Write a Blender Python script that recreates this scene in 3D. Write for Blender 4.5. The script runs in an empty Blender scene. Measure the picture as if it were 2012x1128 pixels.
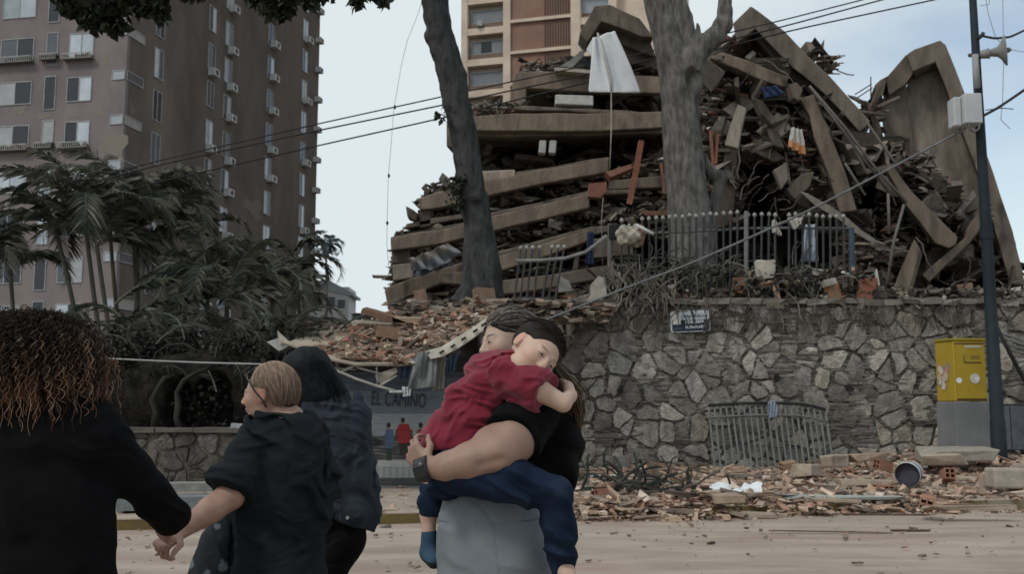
import bpy, math, random
import numpy as np
from mathutils import Vector, Matrix, Quaternion
# ------------------------------------------------------------------ camera, world, sun, exposure
SC = bpy.context.scene
COL = SC.collection
F = 2000.0; PITCH = math.atan(236.0 / F); CAMZ = 1.3
cam_d = bpy.data.cameras.new('camera'); cam = bpy.data.objects.new('camera', cam_d); COL.objects.link(cam)
cam.location = (0, 0, CAMZ); cam.rotation_euler = (math.pi / 2 + PITCH, 0, 0)
cam_d.sensor_width = 36; cam_d.lens = 36 * F / 2012.0; cam_d.clip_end = 3000; cam_d.clip_start = 0.05
cam_d.dof.use_dof = True; cam_d.dof.focus_distance = 3.8; cam_d.dof.aperture_fstop = 8.0
SC.camera = cam
SUN_DIR = Vector((-0.55, -0.50, 0.85)).normalized()
w = bpy.data.worlds.new('World'); SC.world = w; w.use_nodes = True
nt = w.node_tree; nt.nodes.clear()
def N(t, **k):
    n = nt.nodes.new(t)
    for a, b in k.items(): setattr(n, a, b)
    return n
out = N('ShaderNodeOutputWorld'); bg = N('ShaderNodeBackground'); nt.links.new(bg.outputs[0], out.inputs[0])
sky = N('ShaderNodeTexSky'); sky.sky_type = 'NISHITA'; sky.sun_disc = False
sky.sun_elevation = math.asin(SUN_DIR.z); sky.sun_rotation = math.atan2(SUN_DIR.x, SUN_DIR.y)
sky.air_density = 1.0; sky.dust_density = 2.5
tc = N('ShaderNodeTexCoord'); mp = N('ShaderNodeMapping'); mp.inputs['Scale'].default_value = (1.0, 1.0, 2.6)
mp.inputs['Location'].default_value = (0.35, 0.0, 0.2)
no = N('ShaderNodeTexNoise'); no.inputs['Scale'].default_value = 2.1; no.inputs['Detail'].default_value = 6; no.inputs['Roughness'].default_value = 0.5
rp = N('ShaderNodeValToRGB'); rp.color_ramp.elements[0].position = 0.36; rp.color_ramp.elements[1].position = 0.62
sep = N('ShaderNodeSeparateXYZ'); mr = N('ShaderNodeMapRange')
mr.inputs['From Min'].default_value = -0.25; mr.inputs['From Max'].default_value = 0.55; mr.inputs['To Min'].default_value = 0.32; mr.inputs['To Max'].default_value = -0.05
ad = N('ShaderNodeMath', operation='ADD')
mx = N('ShaderNodeMix', data_type='RGBA')
sc_ = N('ShaderNodeMix', data_type='RGBA', blend_type='MULTIPLY'); sc_.inputs[0].default_value = 1.0
sc_.inputs[7].default_value = (2.3, 2.0, 1.65, 1)
L = nt.links.new
L(tc.outputs['Generated'], mp.inputs[0]); L(mp.outputs[0], no.inputs['Vector'])
L(tc.outputs['Generated'], sep.inputs[0]); L(sep.outputs[0], mr.inputs[0])
L(no.outputs[0], ad.inputs[0]); L(mr.outputs[0], ad.inputs[1]); L(ad.outputs[0], rp.inputs[0])
L(sky.outputs[0], sc_.inputs[6])
L(rp.outputs[0], mx.inputs[0]); L(sc_.outputs[2], mx.inputs[6]); mx.inputs[7].default_value = (7.0, 7.75, 8.05, 1)
L(mx.outputs[2], bg.inputs[0]); bg.inputs[1].default_value = 0.105
sd = bpy.data.lights.new('sun', 'SUN'); sun = bpy.data.objects.new('sun', sd); COL.objects.link(sun)
sd.energy = 1.35; sd.angle = math.radians(11); sd.color = (1.0, 0.95, 0.88)
sun.rotation_euler = SUN_DIR.to_track_quat('Z', 'Y').to_euler(); sun.location = (-8, -8, 20)
SC.view_settings.view_transform = 'Standard'; SC.view_settings.look = 'None'
SC.view_settings.exposure = 0.0; SC.view_settings.gamma = 1.0; SC.view_settings.use_curve_mapping = False
SC.render.engine = 'CYCLES'; SC.cycles.max_bounces = 6; SC.cycles.use_denoising = True

# ------------------------------------------------------------------ helpers
CP, SP = math.cos(PITCH), math.sin(PITCH)
def ray(px, py):
    x = (px - 1006) / F; y = -(py - 564) / F
    return np.array([x, CP - y * SP, SP + y * CP])
def P(px, py, Y):
    d = ray(px, py); t = Y / d[1]
    return np.array([d[0] * t, Y, CAMZ + d[2] * t])
def G(px, py, z=0.0):
    d = ray(px, py); t = (z - CAMZ) / d[2]
    return np.array([d[0] * t, d[1] * t, z])
def hit(px, py, p0, n):
    d = ray(px, py); o = np.array([0, 0, CAMZ]); t = np.dot(np.array(p0) - o, n) / np.dot(d, n)
    return o + d * t
rng = np.random.default_rng(7); R = random.Random(5)
def unit(v):
    v = np.array(v, float); return v / (np.linalg.norm(v) + 1e-12)

class MB:
    def __init__(s): s.v = []; s.f = []; s.c = []; s.n = 0
    def add(s, V, Fc, col=(1, 1, 1)):
        V = np.asarray(V, float); s.v.append(V)
        for f in Fc: s.f.append([i + s.n for i in f]); s.c.append(col)
        s.n += len(V); return s
    def box(s, c, size, rot=None, col=(1, 1, 1), jit=0.0):
        h = np.array(size) / 2.0
        V = np.array([[x, y, z] for x in (-1, 1) for y in (-1, 1) for z in (-1, 1)], float) * h
        if jit: V = V + rng.uniform(-jit, jit, V.shape) * h
        if rot is not None: V = V @ np.array(rot).T
        V = V + np.array(c)
        return s.add(V, [(0, 1, 3, 2), (4, 6, 7, 5), (0, 4, 5, 1), (2, 3, 7, 6), (0, 2, 6, 4), (1, 5, 7, 3)], col)
    def box2(s, a, b, col=(1, 1, 1)):
        a = np.array(a, float); b = np.array(b, float); return s.box((a + b) / 2, np.abs(b - a), None, col)
    def prism(s, pts, ext, col=(1, 1, 1)):
        pts = np.array(pts, float); n = len(pts); V = np.vstack([pts, pts + np.array(ext)])
        Fc = [tuple(range(n)), tuple(range(2 * n - 1, n - 1, -1))] + [(i, i + n, (i + 1) % n + n, (i + 1) % n) for i in range(n)]
        return s.add(V, Fc, col)
    def tube(s, pts, r, k=8, col=(1, 1, 1), cap=True):
        pts = np.array(pts, float); n = len(pts); r = np.broadcast_to(np.array(r, float), (n,))
        T = np.gradient(pts, axis=0); T /= (np.linalg.norm(T, axis=1)[:, None] + 1e-9)
        up = np.array([0, 0, 1.0]) if abs(T[0][2]) < 0.9 else np.array([1.0, 0, 0])
        A = unit(np.cross(up, T[0])); V = []
        for i in range(n):
            A = unit(A - T[i] * np.dot(A, T[i])); B = np.cross(T[i], A)
            for j in range(k):
                a = 2 * math.pi * j / k; V.append(pts[i] + r[i] * (math.cos(a) * A + math.sin(a) * B))
        Fc = [(i * k + j, i * k + (j + 1) % k, (i + 1) * k + (j + 1) % k, (i + 1) * k + j) for i in range(n - 1) for j in range(k)]
        if cap: Fc += [tuple(range(k - 1, -1, -1)), tuple((n - 1) * k + j for j in range(k))]
        return s.add(V, Fc, col)
    def grid(s, Pg, col=(1, 1, 1)):
        Pg = np.asarray(Pg, float); a, b = Pg.shape[:2]
        Fc = [(i * b + j, (i + 1) * b + j, (i + 1) * b + j + 1, i * b + j + 1) for i in range(a - 1) for j in range(b - 1)]
        return s.add(Pg.reshape(-1, 3), Fc, col)
    def build(s, name, mat=None, parent=None, smooth=False, auto=None):
        me = bpy.data.meshes.new(name)
        V = np.vstack(s.v) if s.v else np.zeros((0, 3))
        me.from_pydata(V.tolist(), [], s.f)
        ls = np.array([len(f) for f in s.f])
        if len(ls):
            cc = np.array(s.c, float); cc = np.hstack([cc, np.ones((len(cc), 1))])
            at = me.color_attributes.new('Col', 'FLOAT_COLOR', 'CORNER')
            at.data.foreach_set('color', np.repeat(cc, ls, axis=0).ravel())
        if smooth: me.shade_smooth()
        me.update()
        return link(name, me, mat, parent)
def link(name, me, mat=None, parent=None):
    o = bpy.data.objects.new(name, me); COL.objects.link(o)
    if mat is not None and len(me.materials) == 0: me.materials.append(mat)
    if parent is not None: o.parent = parent; o.matrix_parent_inverse = parent.matrix_basis.inverted()
    return o
def tag(o, label=None, cat=None, group=None, kind=None):
    if label: o['label'] = label
    if cat: o['category'] = cat
    if group: o['group'] = group
    if kind: o['kind'] = kind
    return o
def thing(name, loc, label, cat, group=None):
    o = bpy.data.objects.new(name, None); COL.objects.link(o); o.location = Vector([float(q) for q in loc]); o.empty_display_size = 0.1
    return tag(o, label, cat, group)
def rotm(ax, ang):
    return np.array(Quaternion(Vector(ax), ang).to_matrix())
def rrot(tilt=3.14):
    q = Quaternion(Vector(rng.normal(size=3)).normalized(), rng.uniform(-tilt, tilt)); return np.array(q.to_matrix())
def frot(yaw, tilt=0.2):
    return rotm((0, 0, 1), yaw) @ rrot(tilt)
def slab_pts(poly, Y, jit=0.0, step=0.0):
    """pixel outline at a distance, edges broken up a little"""
    out = []
    Ys = Y if hasattr(Y, '__len__') else [Y] * len(poly)
    pts = [P(p[0], p[1], y) for p, y in zip(poly, Ys)]
    for i in range(len(pts)):
        a, b = pts[i], pts[(i + 1) % len(pts)]; out.append(a)
        if step:
            n = int(np.linalg.norm(b - a) / step)
            for k in range(1, n):
                q = a + (b - a) * k / n; q = q + np.array([rng.normal(), 0, rng.normal()]) * jit; out.append(q)
    return out

# ------------------------------------------------------------------ materials
def mat(name, c1, c2=None, scale=4.0, rough=0.9, bump=0.0, bscale=None, vc=False, detail=6, metal=0.0, spec=0.3,
        c3=None, s3=0.6, f3=0.5, dist=0.02, stretch=None, sheen=0.0, cst=(0.35, 0.65)):
    m = bpy.data.materials.new(name); m.use_nodes = True; t = m.node_tree; b = t.nodes['Principled BSDF']
    b.inputs['Roughness'].default_value = rough; b.inputs['Metallic'].default_value = metal
    b.inputs['Specular IOR Level'].default_value = spec
    if sheen: b.inputs['Sheen Weight'].default_value = sheen; b.inputs['Sheen Roughness'].default_value = 0.5
    k = t.links.new
    tcn = t.nodes.new('ShaderNodeNewGeometry'); src = tcn.outputs['Position']
    if stretch:
        mpn = t.nodes.new('ShaderNodeMapping'); mpn.inputs['Scale'].default_value = stretch; k(src, mpn.inputs[0]); src = mpn.outputs[0]
    n1 = t.nodes.new('ShaderNodeTexNoise'); n1.inputs['Scale'].default_value = scale; n1.inputs['Detail'].default_value = detail
    n1.inputs['Roughness'].default_value = 0.62; k(src, n1.inputs['Vector'])
    r = t.nodes.new('ShaderNodeValToRGB'); r.color_ramp.elements[0].position = cst[0]; r.color_ramp.elements[1].position = cst[1]
    r.color_ramp.elements[0].color = (*c1, 1); r.color_ramp.elements[1].color = (*(c2 or c1), 1); k(n1.outputs[0], r.inputs[0])
    colr = r.outputs[0]
    if c3 is not None:
        n3 = t.nodes.new('ShaderNodeTexNoise'); n3.inputs['Scale'].default_value = s3; n3.inputs['Detail'].default_value = 8; k(src, n3.inputs['Vector'])
        r3 = t.nodes.new('ShaderNodeValToRGB'); r3.color_ramp.elements[0].position = f3; r3.color_ramp.elements[1].position = min(1, f3 + 0.12)
        k(n3.outputs[0], r3.inputs[0]); m3 = t.nodes.new('ShaderNodeMix'); m3.data_type = 'RGBA'
        k(r3.outputs[0], m3.inputs[0]); k(colr, m3.inputs[6]); m3.inputs[7].default_value = (*c3, 1); colr = m3.outputs[2]
    if vc:
        a = t.nodes.new('ShaderNodeAttribute'); a.attribute_name = 'Col'
        mm = t.nodes.new('ShaderNodeMix'); mm.data_type = 'RGBA'; mm.blend_type = 'MULTIPLY'; mm.inputs[0].default_value = 1
        k(colr, mm.inputs[6]); k(a.outputs['Color'], mm.inputs[7]); colr = mm.outputs[2]
    k(colr, b.inputs['Base Color'])
    if bump:
        n2 = t.nodes.new('ShaderNodeTexNoise'); n2.inputs['Scale'].default_value = bscale or scale * 4; n2.inputs['Detail'].default_value = 8
        n2.inputs['Roughness'].default_value = 0.65; k(src, n2.inputs['Vector'])
        bp = t.nodes.new('ShaderNodeBump'); bp.inputs['Strength'].default_value = bump; bp.inputs['Distance'].default_value = dist
        k(n2.outputs[0], bp.inputs['Height']); k(bp.outputs[0], b.inputs['Normal'])
    return m
WV = ((.8, .8, .8), (1.15, 1.15, 1.15))
M = {}
M['road'] = mat('road_dust', (.28, .228, .185), (.42, .348, .285), 1.3, .95, .8, 22, c3=(.30, .205, .165), s3=0.7, f3=.55, stretch=(0.5, 1.6, 1), dist=.02, detail=10)
M['pave'] = mat('pavement', (.26, .22, .18), (.40, .33, .27), 3, .95, .6, 20)
M['earth'] = mat('earth', (.07, .055, .045), (.17, .14, .11), 1.5, 1, .8, 9, dist=.05)
M['kerb'] = mat('kerb_paint', (.155, .110, .030), (.115, .085, .038), 6, .8, .4, 30, c3=(.26, .22, .17), s3=2.5, f3=.52)
M['kerbtop'] = mat('kerb_top', (.30, .25, .20), (.40, .33, .27), 5, .9, .4, 30)
M['stone'] = mat('wall_stone', (.60, .57, .53), (1.30, 1.27, 1.21), 7, .92, 1, 26, vc=True, c3=(.52, .50, .47), s3=1.1, f3=.56, dist=.04, detail=9)
M['mortar'] = mat('mortar', (.05, .044, .038), (.19, .165, .14), 6, 1, .8, 30, dist=.03)
M['mauve'] = mat('mauve_render', (.178, .146, .147), (.232, .195, .195), .5, .95, .2, 8, c3=(.255, .225, .19), s3=.22, f3=.60, stretch=(1, 1, .55), detail=10)
M['brownr'] = mat('brown_render', (.092, .075, .066), (.138, .114, .099), .45, .95, .2, 8, c3=(.185, .150, .122), s3=.15, f3=.60, stretch=(1, 1, .4), detail=10)
M['frame'] = mat('white_frame', (.40, .41, .42), (.26, .26, .26), 3, .6)
M['pane'] = mat('window_pane', (.8, .8, .8), (1, 1, 1), 1.5, .22, vc=True, spec=.5)
M['ac'] = mat('ac_white', (.38, .38, .37), (.50, .50, .49), 5, .7, vc=True)
M['beige'] = mat('beige_render', (.54, .44, .35), (.70, .585, .475), .5, .9, .2, 6)
M['brick'] = mat('brick_panel', (.235, .135, .105), (.29, .175, .135), .6, .95, .3, 10, c3=(.22, .17, .13), s3=.35, f3=.60)
M['conc'] = mat('slab_concrete', (.118, .097, .079), (.225, .186, .150), 1.8, .95, .9, 7, vc=True, c3=(.06, .05, .042), s3=1.3, f3=.60, dist=.05, stretch=(1.5, 1.5, .45))
M['debris'] = mat('debris', (.75, .74, .72), (1.1, 1.08, 1.04), 6, .95, .6, 20, vc=True)
M['bark'] = mat('bark_grey', (.072, .067, .062), (.180, .170, .157), 4.5, .95, 1, 9, c3=(.060, .057, .054), s3=2.2, f3=.54, stretch=(2.2, 2.2, .6), dist=.05)
M['bark2'] = mat('bark_dark', (.026, .027, .029), (.070, .069, .068), 2.5, .95, .9, 9, c3=(.030, .030, .030), s3=1.6, f3=.56, stretch=(2.2, 2.2, .6), dist=.05)
M['leaf'] = mat('leaf', (.8, .8, .8), (1.2, 1.2, 1.2), 2, .7, vc=True)
M['metal'] = mat('grey_metal', (.10, .105, .11), (.17, .175, .18), 6, .55, .2, 30, metal=.2, c3=(.13, .09, .07), s3=3, f3=.6)
M['post'] = mat('post_blue', (.009, .016, .022), (.015, .024, .031), 3, .75, .15, 30)
M['lgrey'] = mat('light_grey', (.36, .37, .38), (.46, .47, .48), 2, .7, .15, 20)
M['slate'] = mat('wall_slates', (.70, .66, .62), (1.25, 1.2, 1.12), 8, .95, .8, 30, vc=True, dist=.03)
M['cable'] = mat('cable_black', (.02, .02, .022), (.03, .03, .03), 5, .7)
M['string'] = mat('string_pale', (.30, .31, .31), (.4, .4, .4), 5, .9)
M['yellow'] = mat('yellow_paint', (.34, .235, .024), (.39, .275, .03), 3, .7, .1, 30, c3=(.19, .135, .04), s3=5, f3=.64)
M['cbase'] = mat('grey_base', (.135, .14, .145), (.20, .205, .21), 1.6, .85, .3, 20)
M['white'] = mat('white_cloth', (.62, .65, .68), (.72, .74, .76), 3, .9, .2, 40)
M['vc'] = mat('painted', (.92, .92, .92), (1.05, 1.05, 1.05), 6, .8, .15, 30, vc=True)
M['vcfab'] = mat('fabric_any', (.85, .85, .85), (1.1, 1.1, 1.1), 12, .95, .3, 60, vc=True)
M['skin'] = mat('skin', (.93, .91, .90), (1.05, 1.04, 1.03), 14, .55, .12, 160, vc=True, spec=.35, dist=.004)
M['hair'] = mat('hair', (.9, .9, .9), (1.1, 1.1, 1.1), 30, .62, vc=True, spec=.16)
M['red'] = mat('tee_maroon', (.150, .010, .026), (.185, .014, .034), 9, .9, .25, 260, sheen=.15, dist=.002)
M['blackfab'] = mat('black_fabric', (.0036, .0036, .0042), (.0058, .0058, .0066), 9, 1, .3, 260, dist=.002, spec=.12)
M['charfab'] = mat('charcoal_tee', (.0095, .0125, .0155), (.014, .0175, .021), 9, 1, .3, 260, dist=.002, spec=.15)
M['jeans'] = mat('dark_jeans', (.006, .012, .028), (.011, .021, .044), 12, .95, .35, 240, c3=(.019, .032, .058), s3=9, f3=.60, dist=.002, spec=.15)
M['leggings'] = mat('grey_leggings', (.145, .165, .185), (.18, .20, .22), 8, .85, .2, 240, dist=.002)
M['jacket'] = mat('jacket_slate', (.020, .026, .036), (.031, .038, .050), 9, .95, .3, 200, dist=.002, spec=.2)
M['plastic'] = mat('plastic_black', (.01, .01, .011), (.014, .014, .015), 9, .35, spec=.5)
# ------------------------------------------------------------------ ground, road, pavement
def struct(o): o['kind'] = 'structure'; return o
b = MB(); b.grid([[(x, y, -.02) for y in (-400, -100, 0, 60, 200, 1500)] for x in (-1500, -200, 0, 200, 1500)]); struct(b.build('ground', M['earth']))
kA, kB = np.array([-4.1, 10.75, 0]), np.array([6.4, 13.05, 0]); kd = unit(kB - kA); kn = np.array([-kd[1], kd[0], 0])
k0, k1 = kA - kd * 22, kB + kd * 22
nx, ny = 200, 120
def roadz(x, y):
    return .012 * np.sin(x * 1.3 + y * .7) + .008 * np.sin(y * 2.9 - x * 0.8)
gx = np.linspace(0, 1, nx)[:, None]; gy = np.linspace(0, 1, ny)[None, :]
base = k0 + (k1 - k0) * gx[..., None]
near = np.array([[-26 + 54 * i / (nx - 1), -9, 0] for i in range(nx)])
Pg = base.reshape(nx, 1, 3) * (1 - (1 - gy[..., None])) + near.reshape(nx, 1, 3) * (1 - gy[..., None])
Pg[..., 2] = .01 + roadz(Pg[..., 0], Pg[..., 1]) * .8 + .012
b = MB(); b.grid(Pg[::-1]); struct(b.build('road', M['road'], smooth=True))
# kerb: many lengths with small gaps, some missing under the rubble
kerb = struct(bpy.data.objects.new('kerb', None)); COL.objects.link(kerb)
KY = MB(); KT = MB(); n = 34
for i in range(n):
    a = k0 + (k1 - k0) * i / n; c = k0 + (k1 - k0) * (i + .992) / n
    mid = (a + c) / 2 + kn * .09; ang = math.atan2(kd[1], kd[0]); Ln = np.linalg.norm(c - a)
    KY.box(mid + np.array([0, 0, .055 + rng.uniform(-.008, .008)]), (Ln, .16, .15), rotm((0, 0, 1), ang + rng.normal() * .003), jit=.01)
    KT.box(mid + np.array([0, 0, .137]), (Ln, .15, .012), rotm((0, 0, 1), ang), jit=.01)
KY.build('kerb_face', M['kerb'], kerb); KT.build('kerb_top', M['kerbtop'], kerb)
WALLY = 18.5
def pavz(x, y):
    """pavement plus the bank of rubble that rises towards the wall"""
    s = (y - (kA[1] + (x - kA[0]) * kd[1] / kd[0])) ; t = np.clip((s - .3) / 4.5, 0, 1)
    right = np.clip((x - .6) / 1.2, 0, 1)
    bank = right * ((.07 + .11 * np.clip((x - 4) / 3, 0, 1)) * t + .10 * np.exp(-((x - 1.9) ** 2) / 1.2 - ((y - 15.0) ** 2) / 2.5) + .12 * np.clip((x - 5) / 3, 0, 1) * t)
    return .13 + bank + .02 * np.sin(x * 3.1 + y * 2) * right
Pg = np.zeros((220, 70, 3))
for i in range(220):
    a = k0 + (k1 - k0) * i / 219 + kn * .17
    for j in range(70):
        y = a[1] + (26 - a[1]) * (j / 69.0) ** 1.2; Pg[i, j] = (a[0], y, 0)
Pg[..., 2] = pavz(Pg[..., 0], Pg[..., 1]); b = MB(); b.grid(Pg[::-1]); struct(b.build('pavement', M['pave'], smooth=True))
# raised ground behind the walls
b = MB(); b.box2((1.0, WALLY + .5, -.5), (60, 70, 3.12)); struct(b.build('terrace', M['earth']))
b = MB(); b.box2((-3.9, 19.4, -.5), (.998, 69, 2.95)); struct(b.build('terrace', M['earth']))
b = MB(); b.box2((-60, 15.75, -.5), (-3.9, 55, .9)); struct(b.build('garden_ground', M['earth']))

# ------------------------------------------------------------------ stone walls (every stone modelled)
def clip(poly, p, n):
    out = []
    for i in range(len(poly)):
        a, b_ = poly[i], poly[(i + 1) % len(poly)]; da = np.dot(a - p, n); db = np.dot(b_ - p, n)
        if da <= 0: out.append(a)
        if da * db < 0: out.append(a + (b_ - a) * da / (da - db))
    return out
def stone_wall(x0, x1, z0, z1, Y, size, seed, pal, slates=.22, depth=.07):
    r = np.random.default_rng(seed); mb = MB(); nxs = int((x1 - x0) / size); nzs = int((z1 - z0) / (size * .82)); S = []
    for j in range(-1, nzs + 2):
        for i in range(-1, nxs + 2):
            
            if r.random() < .16: continue
            S.append((x0 + (i + .5 + .5 * (j % 2) + r.uniform(-.48, .48)) * size, z0 + (j + .5 + r.uniform(-.46, .46)) * size * .82))
            if r.random() < .22: S.append((S[-1][0] + r.uniform(-.3, .3), S[-1][1] + r.uniform(-.22, .22)))
    S = np.array(S); wt = r.uniform(-.16, .16, len(S)) * size * size
    for i, s in enumerate(S):
        if not (x0 - .1 < s[0] < x1 + .1 and z0 - .1 < s[1] < z1 + .1): continue
        poly = [np.array(q, float) for q in ((x0, z0), (x1, z0), (x1, z1), (x0, z1))]
        d2 = ((S - s) ** 2).sum(1)
        for j in np.argsort(d2)[1:16]:
            v = S[j] - s; dl = np.linalg.norm(v); mid = s + v * (.5 + (wt[i] - wt[j]) / (2 * dl * dl)); poly = clip(poly, mid, v / dl)
            if len(poly) < 3: break
        if len(poly) < 3: continue
        base = pal[r.integers(len(pal))] * r.uniform(.72, 1.22)
        irr = r.uniform(.86, .99) if r.random() < .75 else 1.0; squ = r.uniform(.82, 1.12)
        def emit(pl, inset, dep, col, irr=1.0, squ=1.0):
            c = sum(pl) / len(pl); q = []; pl = [c + (p_ - c) * irr * np.array([min(1, squ), min(1, 2 - squ)]) for p_ in pl]
            for k in range(len(pl)):           # round the corners
                a, bb = pl[k], pl[(k + 1) % len(pl)]
                if np.linalg.norm(a - bb) < .012: continue
                q += [a + (bb - a) * .10, a + (bb - a) * .36 + r.normal(size=2) * .009, a + (bb - a) * .66 + r.normal(size=2) * .009, a + (bb - a) * .90]
            if len(q) < 5: return
            q = np.array(q); rr = np.linalg.norm(q - c, axis=1).mean()
            if rr < .03: return
            sc0 = max(.2, 1 - inset / rr); rings = []; tilt = r.normal(size=2) * .07
            for sc, dd in ((sc0, -.02), (sc0 * .99, dep * .62), (sc0 * .945, dep * .95), (sc0 * .55, dep), ):
                ring = c + (q - c) * sc; yy = Y - dd + ((ring - c) @ tilt) * (1 if dd > 0 else 0) + (r.normal(size=len(q)) * .004)
                rings.append(np.stack([ring[:, 0], yy, ring[:, 1]], 1))
            V = np.vstack(rings + [np.array([[c[0], Y - dep * 1.0, c[1]]])]); n_ = len(q); Fc = []
            for k in range(3):
                for m_ in range(n_): Fc.append((k * n_ + m_, k * n_ + (m_ + 1) % n_, (k + 1) * n_ + (m_ + 1) % n_, (k + 1) * n_ + m_))
            for m_ in range(n_): Fc.append((3 * n_ + m_, 3 * n_ + (m_ + 1) % n_, 4 * n_))
            mb.add(V, Fc, tuple(col))
        if r.random() < slates:
            zz = [p[1] for p in poly]; lo, hi = min(zz), max(zz); k = lo
            while k < hi:
                h = r.uniform(.04, .10); pl = clip(clip(poly, np.array([0, k + h]), np.array([0, 1.])), np.array([0, k]), np.array([0, -1.]))
                if len(pl) > 2: emit(pl, .006, depth * r.uniform(.2, .8), base * r.uniform(.55, 1.0))
                k += h
        else: emit(poly, .010, depth * r.uniform(.65, 1.2), base, irr, squ)
    return mb
pal = [np.array(c) for c in ((.215, .205, .190), (.25, .238, .220), (.185, .177, .165), (.235, .215, .190), (.20, .195, .19), (.285, .27, .25), (.16, .152, .142))]
sw = thing('stone_wall', (6, WALLY, 0), 'tall retaining wall of irregular grey stones below the picket fence', 'wall')
mbs = stone_wall(-.6, 15.5, .05, 3.16, WALLY, .385, 3, [c * 1.5 for c in pal], .10)
mbs.build('stones', M['stone'], sw)
sl = MB(); z = .03; rs = np.random.default_rng(12)
while z < 3.15:
    h_ = rs.uniform(.025, .065); x = -.6 + rs.uniform(0, .2)
    while x < 15.4:
        l_ = rs.uniform(.08, .38); d_ = rs.uniform(.012, .05)
        if rs.random() < .93: sl.box((x + l_ / 2, WALLY - d_ / 2, z + h_ / 2), (l_ - .008, d_ + .02, h_ - .007), rotm((0, 1, 0), rs.normal() * .03), tuple(pal[rs.integers(len(pal))] * rs.uniform(.40, 1.0)), .12)
        x += l_
    z += h_
sl.build('packing_slates', M['slate'], sw)
b = MB(); b.box2((-.62, WALLY - .005, -.2), (15.5, WALLY + .6, 3.16)); b.build('wall_core', M['mortar'], sw)
b = MB()
for i in range(46):
    x = -.6 + i * .35; b.box((x + .17, WALLY + .12, 3.20 + rng.uniform(-.02, .03)), (.36, .5, .11), frot(0, .06), col=tuple(np.array((.2, .185, .165)) * rng.uniform(.6, 1.2)), jit=.15)
b.build('coping', M['debris'], sw)
for px, py in ((1219, 768), (1668, 762), (1527, 742)):
    c = P(px, py, WALLY - .10); b = MB(); b.tube([c + np.array([0, -.02, 0]), c + np.array([0, .06, 0])], .055, 12, col=(.02, .02, .02)); b.build('drain_hole', M['debris'], sw)
lw = thing('stone_wall', (-6, 15.2, 0), 'low blockwork stone wall under the palms behind the walking women', 'wall')
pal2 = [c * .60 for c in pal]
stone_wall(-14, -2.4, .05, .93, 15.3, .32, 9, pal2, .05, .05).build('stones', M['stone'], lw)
b = MB(); b.box2((-14, 15.30, -.1), (-2.4, 15.75, .92)); b.build('wall_core', M['mortar'], lw)
b = MB()
for i in range(20): b.box((-13.7 + i * .58, 15.48, .955), (.57, .55, .07), frot(0, .02), col=(.12, .11, .10), jit=.06)
b.build('coping', M['debris'], lw)

# ------------------------------------------------------------------ left apartment block
C0 = P(236, 400, 60.0); C0[2] = 0; dr = unit((5.6, 30, 0)); dl = unit((-30, 5.6, 0)); nr = np.array([dr[1], -dr[0], 0]); nl = np.array([-dr[0], -dr[1], 0]) * 1.0
nl = unit(np.cross(dl, (0, 0, 1))); nl = nl if nl[1] < 0 else -nl
ab = thing('apartment_building', C0, 'tall mauve and brown apartment block with window air conditioners behind the palms', 'building')
HB = 46
def facebox(mb, O, d, n, u0, u1, z0, z1, tin, tout, col=(1, 1, 1)):
    pts = [O + d * u0, O + d * u1, O + d * u1, O + d * u0]
    V = np.array([pts[0] + n * tin + [0, 0, z0], pts[1] + n * tin + [0, 0, z0], pts[2] + n * tin + [0, 0, z1], pts[3] + n * tin + [0, 0, z1]])
    mb.prism(V, n * (tout - tin), col)
b = MB(); q = [C0 + dl * 26 + dr * 0.0, C0, C0 + dr * 31.2, C0 + dl * 26 + dr * 31.2]
lft = MB(); facebox(lft, C0, dl, nl, 0, 26, 0, HB, -.30, 0); lft.build('front_wall', M['mauve'], ab)
rgt = MB(); facebox(rgt, C0, dr, nr, 0.305, 31.2, 0, HB, -.30, -0.002); rgt.build('side_wall', M['brownr'], ab)
b.prism([p + nl * -.3 + nr * -.3 for p in q], (0, 0, HB)); b.build('building_core', M['brownr'], ab)
fl = 2.8; ztop = P(236, 82, 60)[2]                       # centre height of one storey's windows
def window(O, d, n, u0, u1, z0, z1, kind=0, split=1, col=None):
    t = .05; f = MB()
    for a in ((u0, u1, z0, z0 + t), (u0, u1, z1 - t, z1), (u0, u0 + t, z0 + t, z1 - t), (u1 - t, u1, z0 + t, z1 - t)): facebox(f, O, d, n, *a, 0.001, .05)
    for s in range(1, split + 1):
        m = u0 + (u1 - u0) * s / (split + 1); facebox(f, O, d, n, m - .03, m + .03, z0 + t, z1 - t, 0.001, .045)
    fo = f.build('window', M['frame'], ab)
    p = MB(); m = u0 + t; ns = split + 1
    for s in range(ns):
        a = m + (u1 - u0 - 2 * t) * s / ns; e = m + (u1 - u0 - 2 * t) * (s + 1) / ns
        c = R.choice([(.34, .38, .42), (.45, .50, .55), (.03, .033, .04), (.55, .61, .66), (.10, .11, .13), (.38, .39, .40), (.025, .03, .035)]) if kind == 0 else kind
        facebox(p, O, d, n, a, e, z0 + t, z1 - t, .001, .02, c)
    p.build('pane', M['pane'], fo)
def acunit(O, d, n, u, z, wd=.75, hh=.5):
    m = MB(); facebox(m, O, d, n, u - wd / 2, u + wd / 2, z, z + hh, 0.002, .5)
    c = O + d * u + n * .505 + np.array([0, 0, z + hh / 2]); m.tube([c, c + n * .012], hh * .36, 14, col=(.12, .12, .12))
    m.build('air_conditioner', M['ac'], ab)
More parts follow.
